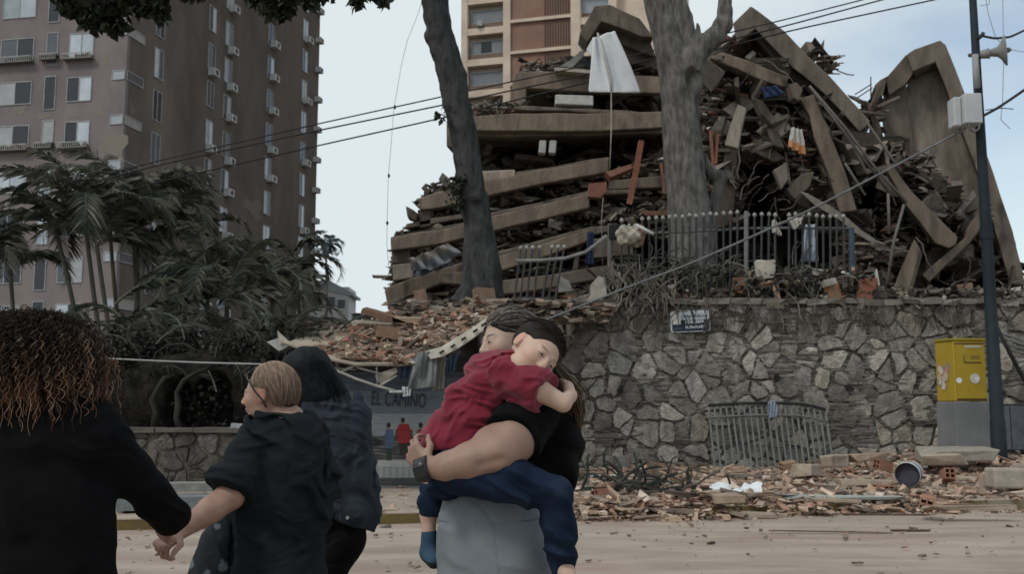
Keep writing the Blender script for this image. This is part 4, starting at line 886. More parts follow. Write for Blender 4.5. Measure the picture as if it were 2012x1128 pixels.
# palms: bare stems with arching fronds of leaflets
def frond(mb, base, yaw, pitch, L_, droop, pal, nl_=26, ll=.45, twist=0, stem=.018):
    pts = [np.array(base, float)]; p = pitch; st = L_ / 14; h = np.array([math.cos(yaw), math.sin(yaw), 0])
    for i in range(14): p -= droop / 14 * (.5 + i / 9); pts.append(pts[-1] + (h * math.cos(p) + np.array([0, 0, math.sin(p)])) * st)
    pts = np.array(pts); mb.tube(pts, np.linspace(stem, stem * .2, len(pts)), 4, tuple(np.array(pal[0]) * 1.3), cap=False)
    for i in range(nl_):
        t = .12 + .88 * i / (nl_ - 1); q = t * 14; j = min(int(q), 13); pt = pts[j] + (pts[j + 1] - pts[j]) * (q - j); T = unit(pts[j + 1] - pts[j]); S = unit(np.cross(T, (0, 0, 1))); U_ = np.cross(S, T)
        for sd_ in (-1, 1):
            l = ll * math.sin(math.pi * (.12 + .82 * t)) ** .7 * rng.uniform(.8, 1.15); d = unit(T * .75 + S * sd_ * .8 + U_ * rng.uniform(-.1, .35)); tip = pt + d * l + np.array([0, 0, -l * rng.uniform(.15, .55)]); m_ = pt + d * l * .5 + np.array([0, 0, -.02]); wv = T * l * .034
            col = tuple(np.array(pal[rng.integers(len(pal))]) * rng.uniform(.7, 1.35)); mb.add([pt - wv * .5, m_ - wv, tip, m_ + wv, pt + wv * .5], [(0, 1, 2), (0, 2, 3), (0, 3, 4)], col)
PALP = [(.075, .080, .058), (.052, .060, .042), (.105, .103, .085), (.042, .048, .035), (.17, .16, .13)]
def palm(stems, Y, label, fronds, L_, droop=1.9, ll=.5, pal=PALP, up=(.5, 1.5), thick=.07):
    root = thing('palm', P(stems[0][0], 800, Y), label, 'palm', None); 
    for bx, tx, ty in stems:
        b0 = P(bx, 700, Y); b0[2] = .85; t_ = P(tx, ty, Y + rng.uniform(-.8, .8)); mid = (b0 + t_) / 2 + np.array([rng.uniform(-.25, .25), 0, 0]); mb = MB()
        n = 12; pts = [(1 - u) ** 2 * b0 + 2 * u * (1 - u) * mid + u * u * t_ for u in np.linspace(0, 1, n)]; mb.tube(pts, np.linspace(thick, thick * .7, n), 8, (.10, .095, .08)); mb.build('trunk', M['debris'], root, smooth=True)
        mb = MB()
        for k in range(fronds): frond(mb, t_ + rng.normal(size=3) * .05, rng.uniform(0, 6.28), rng.uniform(*up), L_ * rng.uniform(.7, 1.15), droop * rng.uniform(.5, 1.5), pal, 34, ll)
        mb.build('crown', M['leaf'], root)
    return root
palm([(190, 110, 455), (225, 165, 420), (250, 190, 480)], 24, 'big leafy palm clump in front of the mauve facade at left', 10, 2.6, 1.7, .55)
palm([(262, 215, 440), (280, 270, 400), (290, 262, 470)], 26, 'palm clump with dense drooping fronds left of the building corner', 11, 2.4, 1.7, .52)
palm([(345, 335, 420), (340, 372, 470)], 25, 'slender palm with hanging fronds in the middle of the garden', 8, 2.1, 1.9, .5)
palm([(460, 490, 545), (520, 535, 560)], 24, 'palm with broad dark fronds at the right end of the garden', 8, 1.9, 1.7, .5)
palm([(600, 580, 520), (575, 560, 580)], 27, 'feathery palm against the far edge of the brown facade', 9, 1.7, 1.8, .45)
palm([(60, 20, 520), (30, -40, 500)], 25, 'palm at the left edge above the curly haired woman', 9, 2.0, 2.0, .5)
palm([(425, 445, 590), (400, 410, 560)], 22, 'lower palm in shade between the two larger clumps', 12, 1.9, 1.8, .5)
palm([(640, 640, 485)], 60, 'thin distant palm against the sky right of the tall building', 12, 1.6, 2.8, .5, [(.06, .09, .09), (.05, .075, .08)], (.6, 1.4), .09)
# the nearer sago-like plant with arching fronds at the wall
sp = thing('sago_plant', P(400, 720, 18.5), 'low arching cycad plant behind the rope beside the dark rocks', 'plant')
mb = MB()
for k in range(34): frond(mb, P(rng.uniform(330, 470), rng.uniform(690, 740), 18.5 + rng.uniform(-.6, .6)), rng.uniform(0, 6.28), rng.uniform(.5, 1.3), rng.uniform(1.0, 1.6), 2.2, [(.045, .048, .036), (.06, .06, .048), (.03, .033, .025)], 26, .22)
mb.build('fronds', M['leaf'], sp)
for k, (px, py, yw, l_) in enumerate(((240, 640, .2, 2.4), (225, 600, .1, 2.2), (250, 640, 2.8, 1.8), (280, 660, .5, 2.1))):
    mb = MB(); frond(mb, P(px, py, 20), yw, .9, l_, 1.8, [(.060, .066, .042), (.045, .052, .034)], 40, .42, stem=.025); mb.build('long_frond', M['leaf'], sp)
# hedge mass behind the low wall: dark shrubs, leaf by leaf
lv = MB()
for _ in range(230):
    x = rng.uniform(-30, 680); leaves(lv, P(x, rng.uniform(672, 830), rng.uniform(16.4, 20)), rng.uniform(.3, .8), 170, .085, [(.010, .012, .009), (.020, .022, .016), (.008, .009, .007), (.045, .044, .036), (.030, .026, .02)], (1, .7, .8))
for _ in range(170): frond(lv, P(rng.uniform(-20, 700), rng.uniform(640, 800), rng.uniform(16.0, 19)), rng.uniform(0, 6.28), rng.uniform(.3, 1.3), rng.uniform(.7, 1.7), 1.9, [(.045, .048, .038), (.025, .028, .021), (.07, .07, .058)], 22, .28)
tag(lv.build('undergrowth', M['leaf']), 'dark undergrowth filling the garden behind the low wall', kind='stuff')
b = MB()
for i in range(60):
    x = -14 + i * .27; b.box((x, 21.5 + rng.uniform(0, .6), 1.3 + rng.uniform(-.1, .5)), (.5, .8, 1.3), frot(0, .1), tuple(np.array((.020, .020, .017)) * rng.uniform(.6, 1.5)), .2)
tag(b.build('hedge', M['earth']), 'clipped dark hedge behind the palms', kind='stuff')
# rocky grotto with two dark arches
s = SDF(.05); Yg = 16.6
s.el(P(330, 790, Yg), (1.05, .5, .7), k=.2); s.el(P(440, 780, Yg + .2), (1.0, .5, .75), k=.2); s.el(P(250, 800, Yg), (.6, .4, .5), k=.2); s.el(P(400, 735, Yg + .1), (1.0, .4, .35), k=.2)
s.el(P(355, 805, Yg - .35), (.22, .6, .50), k=.06, op='s'); s.el(P(415, 800, Yg - .4), (.33, .7, .55), k=.06, op='s')
s.disp = lambda X, Y, Z: -.03 * (np.sin(X * 11 + Z * 5) * np.sin(Z * 9 + Y * 7) + .6 * np.sin(X * 27 + Z * 19))
rk = s.build('garden_grotto', mat('grotto', (.012, .011, .010), (.036, .032, .028), 7, 1, 1, 14, dist=.08, spec=.1)); tag(rk, 'dark rocky grotto with two arched hollows behind the low wall', 'rock')
for a in ([(358, 852, 16.0), (346, 822, 15.95), (350, 796, 16.0), (347, 772, 16.05), (361, 748, 16), (383, 733, 16), (402, 727, 16.1), (418, 712, 16.3)], [(302, 846, 16.0), (306, 810, 16.0), (299, 786, 16.0), (309, 764, 16), (322, 744, 16.1), (344, 738, 16.2)], [(385, 690, 16), (362, 676, 16.1), (330, 678, 16.1), (306, 694, 16), (298, 722, 16), (302, 744, 16)]):
    o = pipe('aerial_root', a, np.array([.075, .05, .058, .04, .046, .03, .03, .015][:len(a)]) * (.35 if a[0][0] == 385 else .9), None, (.034, .031, .028)); tag(o, {358: 'thick pale root curving round the right hollow of the grotto', 302: 'thick root edging the left hollow of the grotto', 385: 'thin dead frond arching over the grotto'}[a[0][0]], 'root')
# little gate rails behind with specks of light
gf = thing('garden_railing', P(480, 640, 22), 'dark thin railing in the shade behind the shrubs', 'railing')
for y in (632, 668): pipe('rail', [(370, y + 3, 22), (470, y - 3, 22), (560, y - 4, 22)], .03, gf, (.02, .02, .02))
mb = MB()
for i in range(16): mb.box(P(374 + i * 12, 652, 22), (.03, .03, .42), None, (.02, .02, .02))
mb.build('bars', M['debris'], gf)
# ------------------------------------------------------------------ picket fences
def picket(name, a, b_, parent, r=.022, tip=True, col=(1, 1, 1)):
    mb = MB(); mb.tube([a, b_], r, 6, (.055, .058, .061) if tip else (.19, .195, .20)); d = unit(np.array(a) - np.array(b_))
    if tip: mb.tube([a, a + d * .025, a + d * .055, a + d * .085], [.020, .040, .036, .010], 8, (.30, .30, .29))
    return mb.build(name, M['debris'], parent, smooth=False)
fa = thing('picket_fence', P(1340, 600, 18.75), 'left bay of the grey picket fence in front of the pale trunk', 'fence', 'picket fence bays on the stone wall')
for i in range(18):
    x = 1222 + i * 13.3; yt = 437 - i * .9 + rng.uniform(-1.5, 1.5)
    if i in (1, 2): yt += 12
    picket('picket', P(x + rng.uniform(-1, 1), yt, 18.75), P(x + rng.uniform(-1, 1), 600, 18.75), fa)
for y in (458, 588): pipe('rail', [(1222, y + 2, 18.79), (1340, y - 2, 18.79), (1456, y - 8, 18.79)], .024, fa, (.13, .135, .14))
fb = thing('picket_fence', P(1570, 600, 18.75), 'right bay of the grey picket fence ending at a blue post', 'fence', 'picket fence bays on the stone wall')
for i in range(15):
    x = 1470 + i * 13.4; yt = 426 + (3 if i > 9 else 0) + rng.uniform(-1.5, 1.5)
    if i == 5: continue
    picket('picket', P(x + rng.uniform(-1, 1) , yt, 18.75), P(x + (i - 7) * .3, 596, 18.75), fb)
for y in (449, 588): pipe('rail', [(1440, y, 18.79), (1570, y - 1, 18.79), (1676, y, 18.79)], .026, fb, (.12, .13, .145))
mb = MB(); a, c = P(1673, 448, 18.75), P(1675, 600, 18.75); mb.tube([c, a], .055, 8, (.06, .08, .11)); mb.build('post', M['debris'], fb)
mb = MB(); a, c = P(1466, 415, 18.72), P(1466, 600, 18.72); mb.tube([c, a], .04, 8, (.17, .175, .18)); mb.build('post', M['debris'], fb)
fc = thing('picket_fence', P(1060, 605, 18.9), 'short broken picket fence bay leaning over by the dark trunk', 'fence')
for i, (xt, yt, xb) in enumerate(((1023, 491, 1008), (1034, 490, 1020), (1046, 490, 1033), (1060, 490, 1046), (1084, 489, 1062), (1096, 489, 1074), (1108, 489, 1088))):
    picket('picket', P(xt, yt, 18.9), P(xb, 606, 18.7), fc)
for (a, b_) in (((1015, 512), (1112, 508)), ((1004, 588), (1094, 586))): pipe('rail', [(*a, 18.92), (*b_, 18.92)], .022, fc, (.12, .125, .13))
tag(pipe('bent_pipe', [(1013, 513, 18.6), (1060, 512, 18.6), (1110, 508, 18.55), (1150, 496, 18.5), (1172, 480, 18.4), (1192, 463, 18.4)], .035, None, (.20, .205, .21)), 'bent grey pipe sweeping up from the broken fence bay', 'pipe')
tag(pipe('steel_post', [(1199, 440, 18.8), (1197, 600, 18.8)], .05, None, (.10, .10, .105)), 'dark grey post standing between the broken bay and the left fence bay', 'post')
mb = MB(); mb.box(P(1207, 456, 18.8), (.22, .12, .28), None, (.02, .02, .022), .1); tag(mb.build('dark_box', M['debris']), 'small black box fixed at the top of the grey post', 'box')
# torn plaster lump hung on the fence end
s = SDF(.03); r_ = np.random.default_rng(4)
for i in range(26):
    x, y = r_.uniform(1218, 1262), r_.uniform(444, 476)
    if inpoly(x, y, [(1214, 442), (1252, 438), (1278, 455), (1258, 475), (1228, 492), (1218, 475)]): s.el(P(x, y, 18.6 + r_.uniform(-.1, .1)), r_.uniform(.04, .11, 3), k=.09)
s.disp = lambda X, Y, Z: .05 * (vnoise(X * 14, Y * 14, Z * 14) - .5) + .03 * (vnoise(X * 37, Y * 37, Z * 37) - .5)
tag(s.build('plaster_lump', M['debris'], None, lambda V: np.where((V[:, 0:1] > P(1246, 0, 18.6)[0]), np.array([[.36, .25, .19]]), np.array([[.40, .36, .31]])) * (.8 + .3 * np.sin(V[:, 0:1] * 40) * np.sin(V[:, 2:] * 35))), 'torn lump of pale and tan plaster hanging on the fence end', 'rubble block')
tag(pipe('white_tube', [(1250, 442, 18.4), (1284, 460, 18.4)], .028, None, (.62, .63, .63)), 'short white tube sticking out of the plaster lump', 'tube')
slb = slab_pts([(1176, 542), (1190, 548), (1192, 580), (1172, 600), (1140, 628), (1120, 634), (1146, 600), (1160, 560)], 18.3, .03, .15); mb = MB(); mb.prism(slb, (0, .15, 0), (.36, .33, .30)); tag(mb.build('plaster_sheet', M['debris']), 'broken whitish plaster sheet propped at the wall top by the woman', 'rubble block')
slb = slab_pts([(1096, 540), (1118, 552), (1126, 572), (1098, 574)], 19.2, .03, .15); mb = MB(); mb.prism(slb, (0, .2, 0), (.34, .33, .32)); tag(mb.build('concrete_chunk', M['debris']), 'pale grey chunk just behind the broken fence bay', 'rubble block')

# tangle of roots, torn vines and scraps on the wall top
mb = MB()
for _ in range(560):
    x = rng.uniform(1195, 1700) if rng.random() < .8 else rng.uniform(1700, 2012); ylo = 500 if x < 1460 else 530
    Yq = rng.uniform(18.3, 20); a = P(x, rng.uniform(ylo, 602) if x < 1700 else rng.uniform(585, 606), Yq); d = unit((rng.normal(), rng.normal() * .4, rng.normal() - .3)); pts = [a]
    for k in range(6): d = unit(d + rng.normal(size=3) * .35 + np.array([0, -.03, -.18])); a = a + d * rng.uniform(.06, .14); pts.append(a)
    mb.tube(pts, rng.uniform(.006, .02), 4, tuple(np.array(R.choice([(.07, .062, .055), (.12, .11, .10), (.17, .155, .14), (.045, .04, .037)])) * rng.uniform(.7, 1.2)))
for _ in range(70):       # thick pale stems near the left bay and vines hanging down the stones
    x = rng.uniform(1200, 1330); a = P(x, rng.uniform(540, 600), 18.35); pts = [a]; d = unit((rng.normal() * .5, -.1, 1 if rng.random() < .5 else -1))
    for k in range(6): d = unit(d + rng.normal(size=3) * .25); a = a + d * .08; pts.append(a)
    mb.tube(pts, np.linspace(.022, .008, 7), 5, (.17, .155, .135))
for _ in range(170):
    x = rng.uniform(1130, 1960); a = P(x, rng.uniform(598, 612), 18.36); pts = [a]
    for k in range(6): a = a + np.array([rng.normal() * .03, rng.normal() * .004, -rng.uniform(.03, .10)]); pts.append(a)
    mb.tube(pts, rng.uniform(.005, .012), 4, (.085, .078, .065))
tag(mb.build('roots_and_vines', M['debris']), 'tangle of torn roots and dry vines along the top of the stone wall', kind='stuff')
mb = MB()
for _ in range(2300):
    x = rng.uniform(1140, 2030); t = rng.random() ** 1.4; y = 604 - t * (70 if x > 1440 and x < 1680 else 34); s_ = rng.uniform(.02, .11)
    c = np.array(R.choice([(.10, .085, .07), (.15, .13, .11), (.06, .05, .045), (.20, .17, .14), (.045, .042, .038)]))
    if rng.random() < (.20 if 1460 < x < 1680 else .06): c = np.array(R.choice([(.50, .49, .46), (.42, .40, .36), (.45, .30, .22)]))
    mb.box(P(x, y, rng.uniform(18.4, 20.2)), (s_ * rng.uniform(1, 3), s_, s_ * rng.uniform(.2, 1)), rrot(), tuple(c * rng.uniform(.6, 1.1)), .3)
for _ in range(420):
    x = rng.uniform(1700, 2020); mb.box(P(x, rng.uniform(575, 608), rng.uniform(18.6, 21)), (rng.uniform(.1, .5), .2, rng.uniform(.03, .12)), frot(rng.uniform(0, 3), .3), tuple(np.array(R.choice([(.27, .24, .20), (.20, .17, .14), (.32, .28, .24), (.13, .11, .09)]))), .25)
for _ in range(500): leaves(mb, P(rng.uniform(1200, 1690), rng.uniform(520, 604), rng.uniform(18.4, 20)), .1, 3, .11, [(.03, .035, .02), (.05, .05, .035), (.02, .024, .015)])
tag(mb.build('wall_top_debris', M['debris']), 'leaves, paper scraps and crumbs of masonry heaped behind the picket fence', kind='stuff')
mb = MB()
for _ in range(700):
    x = rng.uniform(775, 1200); yy = rng.uniform(592, 632); s_ = rng.uniform(.04, .16)
    mb.box(P(x, yy, rng.uniform(17.6, 20)), (s_ * rng.uniform(1, 4), s_, s_ * .5), frot(rng.uniform(0, 3.1), .4), tuple(np.array(R.choice(PALR)) * rng.uniform(.45, .9)), .3)
tag(mb.build('rubble_slope', M['debris']), 'sloping rubble spilling from the ruin onto the kiosk roof', kind='stuff')
# tips of bright rubbish by name
for px, py, c, sz, lb in ((1526, 575, (.55, .36, .26), (.10, .1, .34), 'pink scrap of cloth standing behind the fence below the middle'), (1638, 572, (.62, .33, .20), (.24, .08, .24), 'orange and yellow packet stuck by the right end of the fence'), (1505, 527, (.50, .47, .42), (.34, .1, .30), 'crumpled pale paper left in the right fence bay'),
        (1452, 560, (.24, .13, .09), (.22, .12, .28), 'rusty tin behind the gap between the two fence bays'), (1320, 567, (.55, .54, .50), (.12, .08, .14), 'white cup lying behind the left fence bay'), (1702, 570, (.25, .10, .07), (.30, .14, .40), 'reddish brick piece right of the blue fence post'), (1724, 548, (.48, .46, .44), (.05, .04, .30), 'narrow white strip upright right of the blue fence post')):
    mb = MB(); mb.box((0, 0, 0), sz, frot(rng.uniform(-.3, .3), .3), c, .3); o = mb.build('scrap', M['debris']); o.location = Vector([float(v) for v in P(px, py, 18.55)]); tag(o, lb, 'scrap')

# ------------------------------------------------------------------ street sign on the wall
sg = thing('street_sign', P(1357, 655, 18.38), 'small blue and white enamel street sign fixed near the wall top', 'sign')
Ys = 18.36
def rrect(px0, py0, px1, py1, Y, th, rad, col, tilt=-.04):
    a = P(px0, py1, Y); c = P(px1, py0, Y); w_, h_ = c[0] - a[0], c[2] - a[2]; pts = []
    for cx, cz, s0 in ((w_ - rad, h_ - rad, 0), (rad, h_ - rad, 90), (rad, rad, 180), (w_ - rad, rad, 270)):
        for k in range(5): an = math.radians(s0 + 22.5 * k); pts.append((cx + rad * math.cos(an), cz + rad * math.sin(an)))
    mb = MB(); mb.prism([a + np.array([u, 0, v + u * -tilt]) for u, v in pts], (0, th, 0), col); return mb
rrect(1318, 612, 1395, 654, Ys, .02, .05, (.42, .45, .48)).build('sign_plate', M['vc'], sg)
rrect(1321, 627, 1392, 652, Ys - .003, .004, .04, (.012, .022, .045)).build('blue_field', M['vc'], sg)
rrect(1320, 614, 1393, 630, Ys - .006, .004, .035, (.40, .44, .48)).build('pale_band', M['vc'], sg)
rrect(1322, 615, 1337, 638, Ys - .009, .003, .01, (.50, .49, .46)).build('crest_panel', M['vc'], sg)
r_ = np.random.default_rng(8)
def glyphs(x0, x1, yt, yb, col, Y, n):
    mb = MB()
    w_ = (x1 - x0) / n
    for i in range(n):
        x = x0 + i * w_
        for (u0, u1, v0, v1) in [(0, .25, 0, 1)] + [q for q in ((.25, .8, 0, .2), (.25, .8, .42, .6), (.25, .8, .8, 1), (.6, .8, .2, .8)) if r_.random() < .6]:
            sl = (x - 1318) * (-.04); a = P(x + u0 * w_, yb + (yt - yb) * v0 + sl, Y); c = P(x + u1 * w_, yb + (yt - yb) * v1 + sl, Y); mb.box2((a[0], Y, a[2]), (c[0], Y + .003, c[2]), col)
    mb.build('sign_lettering', M['vc'], sg)
glyphs(1340, 1390, 620, 626, (.10, .13, .17), Ys - .009, 13); glyphs(1347, 1383, 631.5, 637, (.62, .65, .68), Ys - .006, 9); glyphs(1347, 1385, 641.5, 647, (.62, .65, .68), Ys - .006, 10); glyphs(1323, 1341, 645, 648, (.15, .18, .22), Ys - .006, 6)

# ------------------------------------------------------------------ lamp post, horn speaker, boxes, cabinet
YP = 16.9
pb = P(1966, 936, YP); pt = P(1908, -60, YP); 
lp = thing('lamp_post', pb, 'dark blue steel lamp post standing beside the yellow cabinet', 'lamp post')
vx = pb[0]; mb = MB()
def pp(z): return np.array([pb[0] + (pt[0] - pb[0]) * (z - pb[2]) / (pt[2] - pb[2]), YP, z])
zs = [pb[2] - .1, pb[2] + .9, pb[2] + .9, pb[2] + 3.2, pb[2] + 6, pt[2] + .6]
mb.tube([pp(z) for z in zs], [.128, .122, .112, .098, .078, .055], 14); mb.build('pole', M['post'], lp, smooth=True)
mb = MB(); mb.tube([pp(pb[2] + .02), pp(pb[2] + .10)], .16, 14); mb.build('base_flange', M['post'], lp)
mb = MB(); q = P(1944, 458, YP); mb.tube([pp(q[2] - .1), pp(q[2] + .1)], .105, 14); mb.build('sleeve_joint', M['post'], lp)
eb = thing('electric_box', P(1905, 245, 16.75), 'light grey electrical box strapped to the lamp post', 'box')
a = P(1898, 241, 16.6); c = P(1929, 182, 16.6); mb = MB(); mb.box2((a[0], 16.6, a[2]), (c[0], 16.95, c[2])); o = mb.build('box_body', M['lgrey'], eb); m = o.modifiers.new('b', 'BEVEL'); m.width = .015
a2 = P(1876, 247, 16.72); mb = MB(); mb.box2((a2[0], 16.72, a2[2]), (a[0] - .004, 16.98, c[2] - .03)); o = mb.build('side_cover', M['lgrey'], eb); m = o.modifiers.new('b', 'BEVEL'); m.width = .02
mb = MB(); k_ = P(1910, 241, 16.62); mb.tube([k_ + np.array([-.06, 0, 0]), k_ + np.array([-.05, 0, -.10]), k_ + np.array([.03, 0, -.16]), k_ + np.array([.11, 0, -.10]), k_ + np.array([.13, 0, .0])], .02, 8, (.12, .12, .12)); mb.build('strap_loop', M['debris'], eb)
tag(pipe('conduit', [(1916, 107, 16.72), (1918, 140, 16.72), (1920, 172, 16.72)], .055, None, (.32, .33, .34)), 'pale grey conduit tube on the upper lamp post', 'conduit')
hs = thing('horn_speaker', P(1925, 105, 16.8), 'grey horn loudspeaker on the lamp post pointing right', 'loudspeaker')
mb = MB(); a = P(1926, 107, 16.8); ax = unit((1, -.45, .05)); prof = [(0, .07), (.12, .085), (.14, .10), (.15, .06), (.26, .085), (.31, .13), (.37, .24), (.40, .26)]
mb.tube([a + ax * t for t, r_ in prof], [r_ for t, r_ in prof], 20, (.24, .245, .25), cap=False); mb.build('horn', M['debris'], hs, smooth=True)
mb = MB(); mb.tube([a + ax * .28, a + ax * .44, a + ax * .48], [.06, .045, .02], 12, (.16, .16, .17)); mb.build('driver_tip', M['debris'], hs)
mb = MB(); mb.box(P(1918, 108, 16.8), (.26, .05, .05), None, (.10, .10, .10)); mb.build('bracket', M['debris'], hs)
tag(pipe('insulator', [(1922, 75, 16.8), (1930, 68, 16.8), (1932, 64, 16.8)], .035, None, (.05, .05, .05)), 'small dark insulator hook near the top of the lamp post', 'insulator')
# yellow cabinet on its grey plinth, turned so a left flank shows
cbn = thing('utility_cabinet', P(1893, 900, 17.6), 'faded yellow metal cabinet on a grey concrete plinth by the stone wall', 'cabinet')
yf, yb_ = 17.3, 17.72
def corner(px, Y): return P(px, 800, Y)[0]
xl, xm, xr = corner(1843, yb_), corner(1879, yf), corner(1941, yf - .0); zt, zm, zb = P(1910, 669, yf)[2], P(1910, 789, yf)[2], P(1910, 905, yf)[2] - .15
def plan(grow=0): return [np.array([xm - grow, yf - grow, 0]), np.array([xr + grow, yf - grow + .01, 0]), np.array([xr + grow + .05, yb_ + .1, 0]), np.array([xl - grow, yb_ + .02, 0])]
mb = MB(); mb.prism([p + [0, 0, zm] for p in plan()], (0, 0, zt - zm)); o = mb.build('cabinet_body', M['yellow'], cbn); m = o.modifiers.new('b', 'BEVEL'); m.width = .012
mb = MB(); mb.prism([p + [0, 0, zb] for p in plan(.025)], (0, 0, zm - zb - .01)); o = mb.build('plinth', M['cbase'], cbn); m = o.modifiers.new('b', 'BEVEL'); m.width = .012
mb = MB(); mb.prism([p + [0, 0, zt + .002] for p in plan(.02)], (0, 0, .035), (.30, .235, .03)); mb.build('cabinet_lid', M['vc'], cbn)
mb = MB(); w_ = xr - xm; h_ = zt - zm
def onf(u0, u1, v0, v1, th, col, nm=None):
    m_ = MB() if nm else mb; m_.box2((xm + u0 * w_, yf - .002 - th, zm + v0 * h_), (xm + u1 * w_, yf - .002, zm + v1 * h_), col)
    if nm: m_.build(nm, M['vc'], cbn)
onf(.04, .97, .045, .93, .022, (.35, .245, .025), 'door')
onf(.03, .98, .932, .955, .012, (.10, .05, .02)); onf(.03, .98, .02, .042, .012, (.10, .05, .02)); mb.build('door_gap', M['vc'], cbn)
mb = MB(); onf(.33, .86, .875, .915, .028, (.45, .43, .33)); onf(.50, .80, .70, .745, .028, (.20, .15, .03)); onf(.30, .84, .625, .645, .03, (.10, .075, .015)); onf(.29, .32, .645, .76, .027, (.16, .12, .02)); mb.build('slot_frame', M['vc'], cbn)
mb = MB(); c = np.array([xm + .62 * w_, yf - .024, zm + .37 * h_]); mb.tube([c, c + np.array([0, -.006, 0])], .085, 14, (.50, .48, .42)); mb.tube([c + np.array([.03, -.006, -.01]), c + np.array([.03, -.008, -.01])], .04, 8, (.66, .64, .60))
c = np.array([xm + .11 * w_, yf - .024, zm + .37 * h_]); mb.tube([c + np.array([0, 0, -.03]), c + np.array([0, -.006, -.03])], .05, 10, (.66, .68, .70)); mb.build('sticker', M['vc'], cbn)
fl0, fl1 = plan()[3], plan()[0]; fn = unit(np.cross(fl1 - fl0, (0, 0, 1))); fn = fn if fn[1] < 0 else -fn
mb = MB()
for i in range(16):
    u, v = rng.uniform(.2, .7), rng.uniform(.25, .62); c = fl0 + (fl1 - fl0) * u + fn * (.003 + .0008 * i) + np.array([0, 0, zm + h_ * v]); d = unit(fl1 - fl0); s_ = rng.uniform(.03, .08)
    mb.prism([c + d * s_ * a_ + np.array([0, 0, s_ * 1.3 * b_]) for a_, b_ in ((-1, -.6), (.4, -1), (1, .2), (.2, 1), (-.7, .7))], fn * .0006, R.choice([(.45, .36, .28), (.52, .47, .40), (.40, .22, .17), (.24, .22, .18)]))
mb.build('torn_posters', M['vc'], cbn)
# leaning fence panel against the wall
lf = thing('fence_panel', P(1510, 930, 17.9), 'torn grey steel fence panel leaning against the stone wall', 'fence panel')
topx = np.linspace(1392, 1622, 21)
def topy(x): return 797 - 5 * math.sin((x - 1392) / 230 * math.pi) + (8 * max(0, (x - 1560) / 60) ** 2)
for i, x in enumerate(topx):
    xb = x + 18 - (4 if i < 3 else 0); picket('bar', P(x, topy(x) + 3, 18.22), P(xb, 934 + 3 * math.sin(i), 17.75), lf, .019, False)
pipe('rail', [(x, topy(x), 18.2) for x in topx], .028, lf, (.035, .035, .038)); pipe('rail', [(x + 3, topy(x) + 24, 18.12) for x in topx], .018, lf, (.17, .175, .18)); pipe('rail', [(x + 10, topy(x) + 86 + 3 * math.sin(x / 30), 17.96) for x in topx], .014, lf, (.075, .075, .08)); pipe('rail', [(x + 18, 925 + 2 * math.sin(x / 40), 17.8) for x in topx], .02, lf, (.08, .08, .085))
tag(cloth('rag', [(1508, 790, ), (1526, 786), (1524, 820), (1512, 822)], 18.1, .02, (.30, .36, .44), seed=31), 'pale blue rag tied to the top of the leaning fence panel', 'rag')
# bent gate at the right edge and slatted panel
rg = thing('bent_gate', P(1995, 760, 17.6), 'bent grey gate with sloping bars right of the lamp post', 'gate')
for i in range(9):
    x0 = 1962 + i * 7; y0 = 652 + i * 12; pipe('bar', [(x0, y0, 17.6), (2012, y0 + (2012 - x0) * .36 - i * 1.5, 17.6), (2060, y0 + (2060 - x0) * .36 - i * 1.5, 17.6)], .022, rg, (.20, .205, .21))
pipe('gate_edge', [(1958, 642, 17.58), (1985, 696, 17.58), (2020, 760, 17.58), (2050, 800, 17.58)], .035, rg, (.03, .03, .032))
wp = thing('slatted_panel', P(2000, 890, 17.7), 'grey slatted metal panel standing behind the lamp post at the right edge', 'panel')
for i, x in enumerate((1972, 1990, 2006, 2022)):
    mb = MB(); a = P(x, 884, 17.7); c = P(x + 11, 798, 17.7); mb.box2((a[0], 17.7, a[2]), (c[0], 17.74, c[2]), (.12, .135, .165)); mb.build('slat', M['debris'], wp)
mb = MB(); a = P(1965, 888, 17.75); c = P(2050, 794, 17.75); mb.box2((a[0], 17.745, a[2]), (c[0], 17.80, c[2]), (.05, .055, .065)); mb.build('backing', M['debris'], wp)

# ------------------------------------------------------------------ cables
def sagline(a, b_, sag, n=24):
    a, b_ = np.array(a), np.array(b_); t = np.linspace(0, 1, n)[:, None]; p = a + (b_ - a) * t; p[:, 2:] -= 4 * sag * t * (1 - t); return p
def cable(name, a, b_, sag, r, label, mt='cable', n=24):
    mb = MB(); mb.tube(sagline(a, b_, sag, n), r, 6); return tag(mb.build(name, M[mt], smooth=True), label, 'cable')
def cable_px(pts, r, label, mt='cable', name='cable'):
    q = np.array([P(*p) for p in pts]); t = np.arange(len(q)); tt = np.linspace(0, len(q) - 1, len(q) * 8); qs = np.stack([np.interp(tt, t, q[:, k]) for k in range(3)], 1)
    for _ in range(3): qs[1:-1] = (qs[:-2] + qs[2:] + 2 * qs[1:-1]) / 4
    mb = MB(); mb.tube(qs, r, 6); return tag(mb.build(name, M[mt], smooth=True), label, 'cable')
cable_px([(-40, 408, 23), (300, 318, 23), (620, 244, 23), (880, 187, 23), (1200, 118, 23), (1530, 41, 23), (1760, -18, 23)], .016, 'uppermost of the three long black wires crossing the sky')
cable_px([(-40, 420, 23.2), (300, 326, 23.2), (620, 257, 23.2), (880, 204, 23.2), (1200, 136, 23.2), (1545, 50, 23.2), (1780, -14, 23.2)], .018, 'middle of the three long black wires crossing the sky')
cable_px([(-40, 455, 23.4), (300, 360, 23.4), (620, 287, 23.4), (880, 229, 23.4), (1200, 150, 23.4), (1550, 60, 23.4), (1830, 0, 23.4), (1900, -16, 23.4)], .018, 'lowest of the three long black wires crossing the sky')
